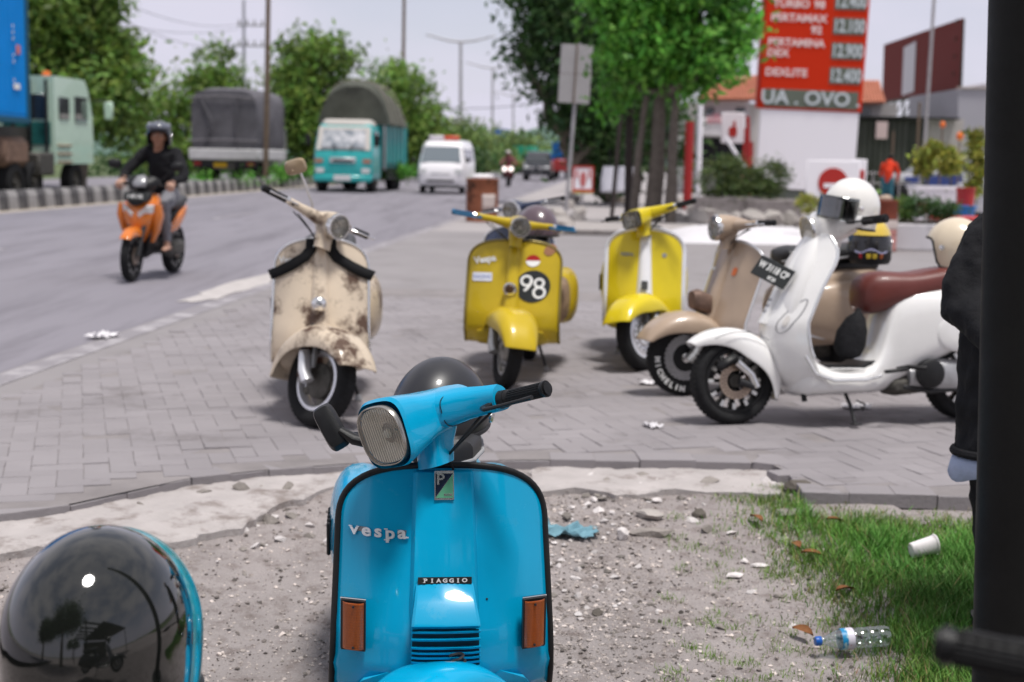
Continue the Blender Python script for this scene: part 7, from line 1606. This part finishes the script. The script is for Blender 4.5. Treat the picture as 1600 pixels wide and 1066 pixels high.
def hand(root, T, mat=SKIN, curl=1.0, sg=1):
    """palm at origin, fingers along +X curling to -Z, thumb at the side"""
    m = MB(); m.ell((.04, 0, 0), (.048, .040, .017), 14, 10, 1, .8)
    for i, L in enumerate((.070, .080, .075, .058)):
        y = (i - 1.5) * .020 * sg; pts = [Vector((.045, y * .8, 0)), Vector((.08, y, 0))]; a = .25 * curl; 
        for k in range(3): a += .75 * curl; pts.append(pts[-1] + Vector((math.cos(a), 0, -math.sin(a))) * L / 3)
        m.tube(pts, [.010, .0095, .009, .008, .0065], 8)
    m.tube([(.005, -.03 * sg, -.002), (.035, -.052 * sg, -.012), (.062, -.050 * sg, -.03), (.075, -.038 * sg, -.045)], [.014, .012, .010, .008], 8)
    m.tube([(-.05, 0, 0), (.01, 0, 0)], [.024, .026], 12, sq=(1, .75)); o = m.xf(T).build('hand', mat, root, ang=180); q = o.modifiers.new('fuse', 'REMESH'); q.mode = 'VOXEL'; q.voxel_size = .0045; q.use_smooth_shade = True
    return o

# ------------------------------------------------------------------ orange scooter on the road
ORP = M('orange_paint', (.62, .165, .015), .25, coat=.8, var=.03); SILV = M('silver_paint', (.35, .35, .36), .3, .6)
rpos = P(205, 440); hd_ = R(-96)
rz = Matrix.Rotation(hd_, 4, 'Z')
os_ = empty('motor_scooter', rpos - rz @ Vector((.63, 0, 0)), (R(-2), 0, hd_), 'orange automatic scooter ridden along the road', 'scooter')
wc = Vector((.63, 0, .27)); ST = steer_m(R(3))
wheel_parts(os_, ST, wc, .27, .085, 'alloy', side=1); wheel_parts(os_, Matrix(), Vector((-.63, 0, .27)), .27, .10, 'alloy', side=1)
fender_mb(wc, a0=35, a1=150, Rr=.30, w=.075, D=.10, tip=.7, nose=.03).xf(ST).build('front_fender', ORP, os_, solid=.004, sub=1)
for sg in (-1, 1): MB().tube([(.63, sg * .065, .27), (.47, sg * .075, .62)], [.022, .026], 10).build('fork', SATIN, os_)
# front fascia: pointed nose, wide cheeks
rs = []
for z, x, hw, e in ((.40, .47, .035, 2), (.48, .50, .09, 2.4), (.56, .53, .14, 2.6), (.66, .55, .175, 2.8), (.76, .53, .19, 3), (.84, .47, .175, 3), (.90, .40, .13, 3)):
    rs.append(SE((x - .16, 0, z), X_, Y_, .16, hw, 2.2, 28))
MB().rings(rs).build('front_fascia', ORP, os_)
for sg in (-1, 1):
    MB().rings([[Vector((x, sg * y, z)) for x, y, z in ((.50, .05, .62), (.555, .02, .70), (.535, .12, .79), (.44, .185, .80), (.46, .16, .70))], [Vector((x + .03, sg * y, z)) for x, y, z in ((.50, .05, .62), (.535, .03, .70), (.52, .12, .775), (.435, .175, .79), (.45, .15, .70))]]).build('headlight', HLAMP, os_, ang=20)
    rs = [[Vector((.36 + .05 * k, sg * (.17 + y), z)) for k, y in ((0, 0), (1, .03), (0, .06), (-1, .03))] for z, y_ in ((.80, 0),)] 
    MB().rings([SE((x, sg * y, z), X_, Y_, a, b, 2.6, 16) for x, y, z, a, b in ((.42, .19, .80, .05, .04), (.40, .20, .68, .075, .045), (.38, .17, .52, .06, .035), (.36, .12, .40, .03, .02))]).build('side_cheek', ORP, os_)
MB().rings([SE((x, 0, z), Y_, Z_, a, b, 3, 20) for x, z, a, b in ((.56, .80, .05, .02), (.52, .845, .11, .04), (.42, .88, .13, .05))]).build('nose_panel', BLK, os_)
np_ = MB().box((.555, 0, .875), (.012, .25, .09), (0, -.35, 0), .004).build('number_plate', BLACKP, os_); MB().join(text_mb('L 4271 DG', .05, .001, .001, sx=.72)).xf(frame((.563, 0, .878), (0, 1, 0), (-.35, 0, 1))).build('plate_number', WHITEP, np_, smooth=False)
MB().rings([SE((x, 0, z), Y_, Z_, a, b, 2.6, 24) for x, z, a, b in ((.46, .98, .03, .02), (.42, .99, .12, .06), (.34, 1.02, .17, .075), (.24, 1.03, .15, .05), (.20, 1.03, .05, .02))]).build('handlebar_cowl', BLK, os_)
MB().rings([SE((x, 0, z), Y_, Z_, a, b, 2.4, 20) for x, z, a, b in ((.475, .99, .02, .015), (.45, 1.005, .075, .045), (.38, 1.06, .06, .035), (.33, 1.09, .02, .01))]).build('visor_screen', SILV, os_)
for sg in (-1, 1):
    grip_set(os_, Matrix(), 0, sg, Vector((.25, sg * .20, 1.0)), Vector((-.25, sg, 0)), .13, .017, BLK, True, BLK)
    st_ = MB().tube([(.28, sg * .17, 1.04), (.28, sg * .25, 1.12), (.27, sg * .31, 1.17)], .007, 8).build('mirror_stem', BLK, os_); MB().rings([SE((x, sg * .34, 1.20), Y_, Z_, a, b, 2.6, 20) for x, a, b in ((.30, .03, .02), (.28, .07, .045), (.262, .075, .05))]).build('mirror_housing', BLK, st_)
MB().rings([SE((x, 0, z), Y_, Z_, a, b, 3, 22) for x, z, a, b in ((.36, .55, .08, .30), (.30, .50, .10, .28), (.22, .36, .13, .10), (-.02, .34, .14, .09), (-.12, .42, .13, .14), (-.30, .55, .14, .16), (-.60, .66, .12, .12), (-.85, .74, .06, .05))]).build('body', BLK, os_)
for sg in (-1, 1): MB().rings([SE((x, sg * y, z), Y_, Z_, a, b, 2.6, 16) for x, y, z, a, b in ((-.10, .13, .50, .02, .03), (-.3, .15, .58, .03, .08), (-.6, .12, .68, .03, .06), (-.85, .06, .74, .02, .02))]).build('side_panel', ORP, os_)
MB().rings([SE((x, 0, z), Y_, Z_, a, b, 3, 22) for x, z, a, b in ((-.02, .74, .06, .03), (-.10, .755, .12, .05), (-.4, .77, .14, .05), (-.75, .82, .11, .045), (-.82, .82, .04, .02))]).build('seat', SEATB, os_)
MB().tube([(-.3, -.16, .30), (-.7, -.20, .36), (-.85, -.20, .40)], [.05, .065, .06], 14).build('exhaust', SATIN, os_); MB().box((-.40, .08, .30), (.40, .16, .18), None, .05).build('engine', GREASE, os_)
# rider, in the scooter's own axes
rd_ = empty('person', os_.location, os_.rotation_euler, 'rider in a black hoodie, grey trousers and dark helmet on the orange scooter', 'person')
organic([([(-.25, 0, .86), (-.24, 0, 1.0), (-.20, 0, 1.18), (-.17, 0, 1.32), (-.16, 0, 1.39)], [.15, .155, .17, .165, .09], (1, .78)),
         ([(-.17, .15, 1.33), (-.05, .30, 1.16), (.02, .33, 1.08)], [.075, .062, .052]), ([(.02, .33, 1.08), (.20, .27, 1.03)], [.052, .040]),
         ([(-.17, -.15, 1.33), (-.05, -.30, 1.16), (.02, -.33, 1.08)], [.075, .062, .052]), ([(.02, -.33, 1.08), (.20, -.27, 1.03)], [.052, .040])], 'hoodie', JK, rd_, .014)
TRG = M('grey_trousers', (.20, .20, .22), .85, var=.1, vs=10, bump=.4, bs=14)
organic([([(-.26, .08, .88), (-.05, .14, .84), (.16, .17, .78)], [.105, .088, .068]), ([(.16, .17, .78), (.12, .18, .55), (.08, .18, .42)], [.068, .056, .045])], 'trouser_leg', TRG, rd_, .014)
organic([([(-.26, -.08, .88), (-.05, -.12, .84), (.16, -.13, .78)], [.105, .088, .068]), ([(.16, -.13, .78), (.14, -.13, .55), (.12, -.13, .43)], [.068, .056, .045])], 'trouser_leg', M('dark_trousers', (.02, .02, .022), .85), rd_, .014)
for sg, x in ((1, .08), (-1, .12)):
    organic([([(x, sg * .18 if sg > 0 else -.13, .43), (x + .01, sg * .18 if sg > 0 else -.13, .35)], [.038, .036]), ([(x - .03, sg * .19 if sg > 0 else -.14, .325), (x + .08, sg * .20 if sg > 0 else -.14, .325), (x + .16, sg * .20 if sg > 0 else -.14, .315)], [.034, .038, .028], (1, .7))], 'foot', SKINL, rd_, .01, 3)
    MB().rings([SE((x + .06, sg * .20 if sg > 0 else -.14, z), X_, Y_, .14, .045, 2.6, 20) for z in (.275, .295)]).build('sandal', BLK, rd_)
    hand(rd_, frame((.215, sg * .275, 1.035), (.55, sg * .05, -.3), (-.25, 1, 0)) @ Matrix.Scale(1.05, 4), SKINL, .9, sg)
head(rd_, Vector((-.10, 0, 1.50)), 1.03, R(10))
hR = helmet('helmet', 'dark grey helmet with raised visor worn by the rider of the orange scooter', (0, 0, 0), (0, 0, 0), M('helmet_grey', (.05, .055, .07), .2, coat=.8), 'open', 1.12)
hR.matrix_world = Matrix.Translation(os_.location) @ os_.rotation_euler.to_matrix().to_4x4() @ Matrix.Translation((-.115, 0, 1.375)) @ Matrix.Rotation(R(10), 4, 'Z') @ Matrix.Scale(1.08, 4)
MB().rings([[(.165 * math.cos(R(a)) * k + .01, .132 * math.sin(R(a)) * k, z) for a in range(-75, 76, 10)] for z, k in ((.19, 1.0), (.225, .93), (.255, .80))], False, False).build('visor', M('visor_smoke', (.10, .11, .14), .1, coat=1), hR, solid=.003)
# distant motorcyclist
b = P(793, 292); b.z = 0; dm = empty('motorcycle', b, (0, 0, HEAD), 'distant oncoming red motorcycle with bright lamps', 'motorcycle')
for x in (0, -1.2): MB().lathe([(.20, -.05), (.28, -.05), (.30, 0), (.28, .05), (.20, .05)], Matrix.Translation((x, 0, .3)), 24, 'Y').build('wheel', RUB, dm)
MB().rings([SE((x, 0, z), Y_, Z_, a, b_, 2.5, 18) for x, z, a, b_ in ((.06, .85, .10, .10), (-.05, .80, .20, .20), (-.3, .62, .18, .25), (-.9, .62, .15, .15), (-1.3, .8, .06, .06))]).build('body', M('moto_red', (.22, .03, .03), .4), dm)
for sg in (-1, 1): MB().lathe([(0, 0), (.10, 0), (.11, .03), (0, .05)], Matrix.Translation((.05, sg * .15, .82)) @ Matrix.Rotation(PI / 2, 4, 'Y'), 18).build('headlight', M('lit_lamp', (1, .9, .85), .3, emit=1.6), dm)
MB().tube([(-.15, -.36, 1.0), (-.1, 0, .95), (-.15, .36, 1.0)], .02, 8).build('handlebar', SATIN, dm)
dr = empty('person', b, (0, 0, HEAD), 'distant motorcyclist in a dull red top and pale helmet', 'person')
organic([([(-.7, 0, .85), (-.62, 0, 1.1), (-.58, 0, 1.35)], [.16, .18, .15], (1, .75)), ([(-.58, .18, 1.32), (-.4, .33, 1.12), (-.15, .33, 1.0)], [.07, .06, .045]), ([(-.58, -.18, 1.32), (-.4, -.33, 1.12), (-.15, -.33, 1.0)], [.07, .06, .045])], 'jacket', M('dull_red_cloth', (.20, .07, .08), .9), dr, .02)
organic([([(-.65, .1, .85), (-.25, .2, .78), (-.3, .2, .4)], [.1, .08, .06]), ([(-.65, -.1, .85), (-.25, -.2, .78), (-.3, -.2, .4)], [.1, .08, .06])], 'trousers', JK, dr, .02); head(dr, Vector((-.55, 0, 1.5)), 1.0, 0)
hm2 = helmet('helmet', 'pale helmet of the distant motorcyclist', b + Vector((0, .55, 1.40)), (0, 0, HEAD), M('helmet_pale', (.5, .45, .45), .3, coat=.5), 'open', 1.05)
# person in red by the lawn
b = PY(1386, 300, 42); b.z = 0; pr3 = empty('person', b, (0, 0, R(60)), 'small figure in a bright red shirt bending near the lawn', 'person')
organic([([(0, 0, .92), (.03, 0, 1.15), (.12, 0, 1.38)], [.14, .16, .14], (1.1, .8)), ([(.1, .18, 1.35), (.16, .26, 1.1), (.3, .2, .95)], [.065, .055, .04]), ([(.1, -.18, 1.35), (.16, -.26, 1.1), (.3, -.2, .95)], [.065, .055, .04])], 'shirt', M('bright_red_cloth', (.62, .05, .02), .85), pr3, .016)
organic([([(0, .08, .92), (.02, .1, .5), (0, .1, .1)], [.11, .08, .05]), ([(0, -.08, .92), (.02, -.1, .5), (0, -.1, .1)], [.11, .08, .05])], 'jeans', M('teal_denim', (.04, .13, .17), .9), pr3, .016)
for sg in (-1, 1): MB().ell((.05, sg * .1, .045), (.13, .05, .045), 14, 8).build('shoe', BLK, pr3); hand(pr3, frame((.30, sg * .2, .93), (.3, 0, -1), (0, 1, 0)), SKIN, .6, sg)
head(pr3, Vector((.22, 0, 1.53)), 1.0, 0, pitch=R(20)); MB().ell((.20, 0, 1.575), (.10, .085, .09), 16, 10).build('hair', HAIR, pr3)
# person behind the black post
pd = 4.45
def Q(px, py, dy=0): return PY(px, py, pd + dy)
b = PY(1600, 800, pd); gx = b.x; gz = dirt_z(min(gx, 4.4), pd)
ph_ = empty('person', (gx, pd, gz), (0, 0, 0), 'person in a black jacket standing half hidden behind the black post', 'person'); O3 = Vector(ph_.location)
def L3(px, py, dy=0): return Q(px, py, dy) - O3
sh_l, el, wr = L3(1548, 372, .02), L3(1506, 478, -.08), L3(1560, 540, -.30)
sh_r, el2, wr2 = L3(1665, 372, .05), L3(1700, 480, -.05), L3(1640, 545, -.30)
organic([([L3(1570, 700), L3(1572, 600), L3(1580, 500), L3(1592, 400), L3(1600, 352)], [.165, .15, .165, .165, .10], (.75, 1.02)),
         ([sh_l, sh_l.lerp(el, .5) + Vector((-.02, 0, 0)), el], [.088, .082, .070]), ([el, wr], [.070, .045]), ([sh_r, el2], [.085, .066]), ([el2, wr2], [.066, .045]), ([L3(1600, 352), L3(1602, 325)], [.085, .07])], 'jacket', JK, ph_, .011, 5)
hem = [L3(1568, 706) + Vector((.155 * math.cos(t), .125 * math.sin(t), 0)) for t in [2 * PI * i / 28 for i in range(29)]]; MB().tube(hem, .014, 8).build('jacket_hem', JK, ph_)
rs = []
for z_, k in ((712, .93), (722, .98), (744, 1.04)): rs.append([L3(1566, z_) + Vector((.165 * k * math.cos(t), .13 * k * math.sin(t), .012 * math.sin(t * 5) * (z_ > 730))) for t in [2 * PI * i / 36 for i in range(36)]])
MB().rings(rs, False).build('shirt_hem', M('pale_blue_denim', (.40, .46, .62), .9, var=.08, vs=20, bump=.4, bs=30), ph_, solid=.004)
for x, nm in ((1553, 'l'), (1610, 'r')):
    p0, p1 = L3(x + 6, 700), L3(x, 835); organic([([p0, p0.lerp(p1, .6), p1], [.095, .080, .074])], 'trouser_leg', JK, ph_, .012, 4); p2 = Vector((p1.x + .0, p1.y + .02, .09)); organic([([p1, p1.lerp(p2, .4), p2], [.046, .050, .034])], 'calf', SKIN, ph_, .01, 3)
    MB().rings([SE((p2.x, p2.y - .05, z), X_, Y_, .048, .13, 2.6, 20) for z in (.0, .03, .075)]).build('shoe', BLK, ph_)
for w3, sg in ((wr, 1), (wr2, -1)): hand(ph_, frame(w3, (.3 * sg, -.8, .1), (1, .3, 0)), SKIN, .7, sg)
head(ph_, L3(1602, 292), 1.05, R(60)); MB().ell(L3(1604, 282), (.10, .10, .10), 18, 12).build('hair', HAIR, ph_)
# ------------------------------------------------------------------ nearest things
PST = M('black_post_paint', (.009, .009, .0085), .5, spec=.25, var=.25, vs=3, rv=.2, bump=.06, bs=60)
p0, p1 = PY(1518 + 62, 1066, 2.7), PY(1548 + 62, 0, 2.7); dv = (p1 - p0); tb_, tt = p0 + dv * ((-.24 - p0.z) / dv.z), p0 + dv * ((4.2 - p0.z) / dv.z); ro = .0745
po = empty('steel_post', tb_, (0, 0, 0), 'thick black steel post at the right edge of the view', 'post'); MB().tube([Vector(), (tt - tb_) * .5, tt - tb_], ro, 40).build('tube', PST, po); MB().lathe([(0, .0), (.16, 0), (.16, .015), (ro, .02)], None, 28).build('base_plate', PST, po)
# helmets at the lower left on a low bench
GB = M('gloss_black_shell', (.008, .009, .008), .06, coat=1.0)
yh = 2.3; sc = 1.25
hx = PY(160, 825, yh); zt = hx.z - .275 * sc
h1 = helmet('helmet', 'large glossy black helmet at the lower left corner of the view', (hx.x - .010, yh, zt), (0, 0, R(80)), GB, 'dome', sc, piv=False)
TL = M('teal_shell', (.01, .27, .33), .2, coat=.8)
h2 = helmet('helmet', 'teal helmet almost hidden behind the glossy black one', (hx.x - .008, yh + .06, zt - .02), (0, 0, R(80)), TL, 'dome', sc * 1.005, piv=False)
bz = zt - .04
bn = empty('wooden_stool', (hx.x - .15, yh + .05, -.24), (0, 0, 0), 'low wooden stool under the two helmets at the lower left', 'stool')
for k in range(2): MB().box((.12, -.10 + k * .17, bz + .24 - .025), (.42, .16, .03), None, .004).build('seat_plank', WOOD, bn)
for x in (-.05, .29):
    for y in (-.12, .08): MB().box((x, y, (bz + .2) / 2), (.05, .05, bz + .2), None, .004).build('leg', WOOD, bn)
# dark scooter beside the camera: only the end of its left grip reaches into view
gp = PY(1400, 1003, 1.22); hd2 = R(58); rz2 = Matrix.Rotation(hd2, 4, 'Z'); loc = gp - rz2 @ Vector((.22, .385, .985))
bk, _, _ = make_scooter('motor_scooter', 'black scooter beside the camera with only a blurred grip in view', loc + rz2 @ Vector((.62, 0, 0)), hd2, M('black_paint', (.012, .012, .014), .25, coat=.6), headset='round', steer=R(-4), levm=BLK)
# trees and a canopy behind the camera, seen only as reflections
def btree(x, y, h, r, seed, lb): tree('shade_tree', lb, (x, y, -.3), [((x, y, h * .72), (r, r, h * .25)), ((x + r * .5, y + .5, h * .6), (r * .7, r * .7, h * .18)), ((x - r * .6, y - .4, h * .62), (r * .6, r * .6, h * .2))], 9000, .26, L_DRK, .22, BARK, seed, .5, None)
btree(-1.3, -3.8, 7.4, 2.3, 61, 'tall shade tree standing right behind the camera'); btree(-6.0, -5.5, 6.5, 2.2, 62, 'second shade tree behind the camera, farthest left'); btree(3.5, -22, 9, 3.5, 63, 'shade tree behind the open canopy')
cn = empty('open_canopy', (4.2, -2.6, -.3), (0, 0, 0), 'dark roofed stall with bare rafters behind the camera', 'canopy')
MB().box((1.5, -.5, 3.1), (6.0, 5.0, .12)).build('roof', PST, cn)
for i in range(6): MB().box((-2.4, -2.2 + i * .75, 3.1), (2.2, .10, .14)).build('rafter', PST, cn)
for x, y in ((-3.4, -2.4), (-3.4, 1.9), (4.3, -2.8), (4.3, 1.8)): MB().tube([(x, y, 0), (x, y, 3.1)], .06, 10).build('post', PST, cn)
MB().box((1.5, -2.9, 1.4), (6.0, .12, 2.8)).build('back_wall', M('stall_wall', (.12, .11, .10), .8), cn)
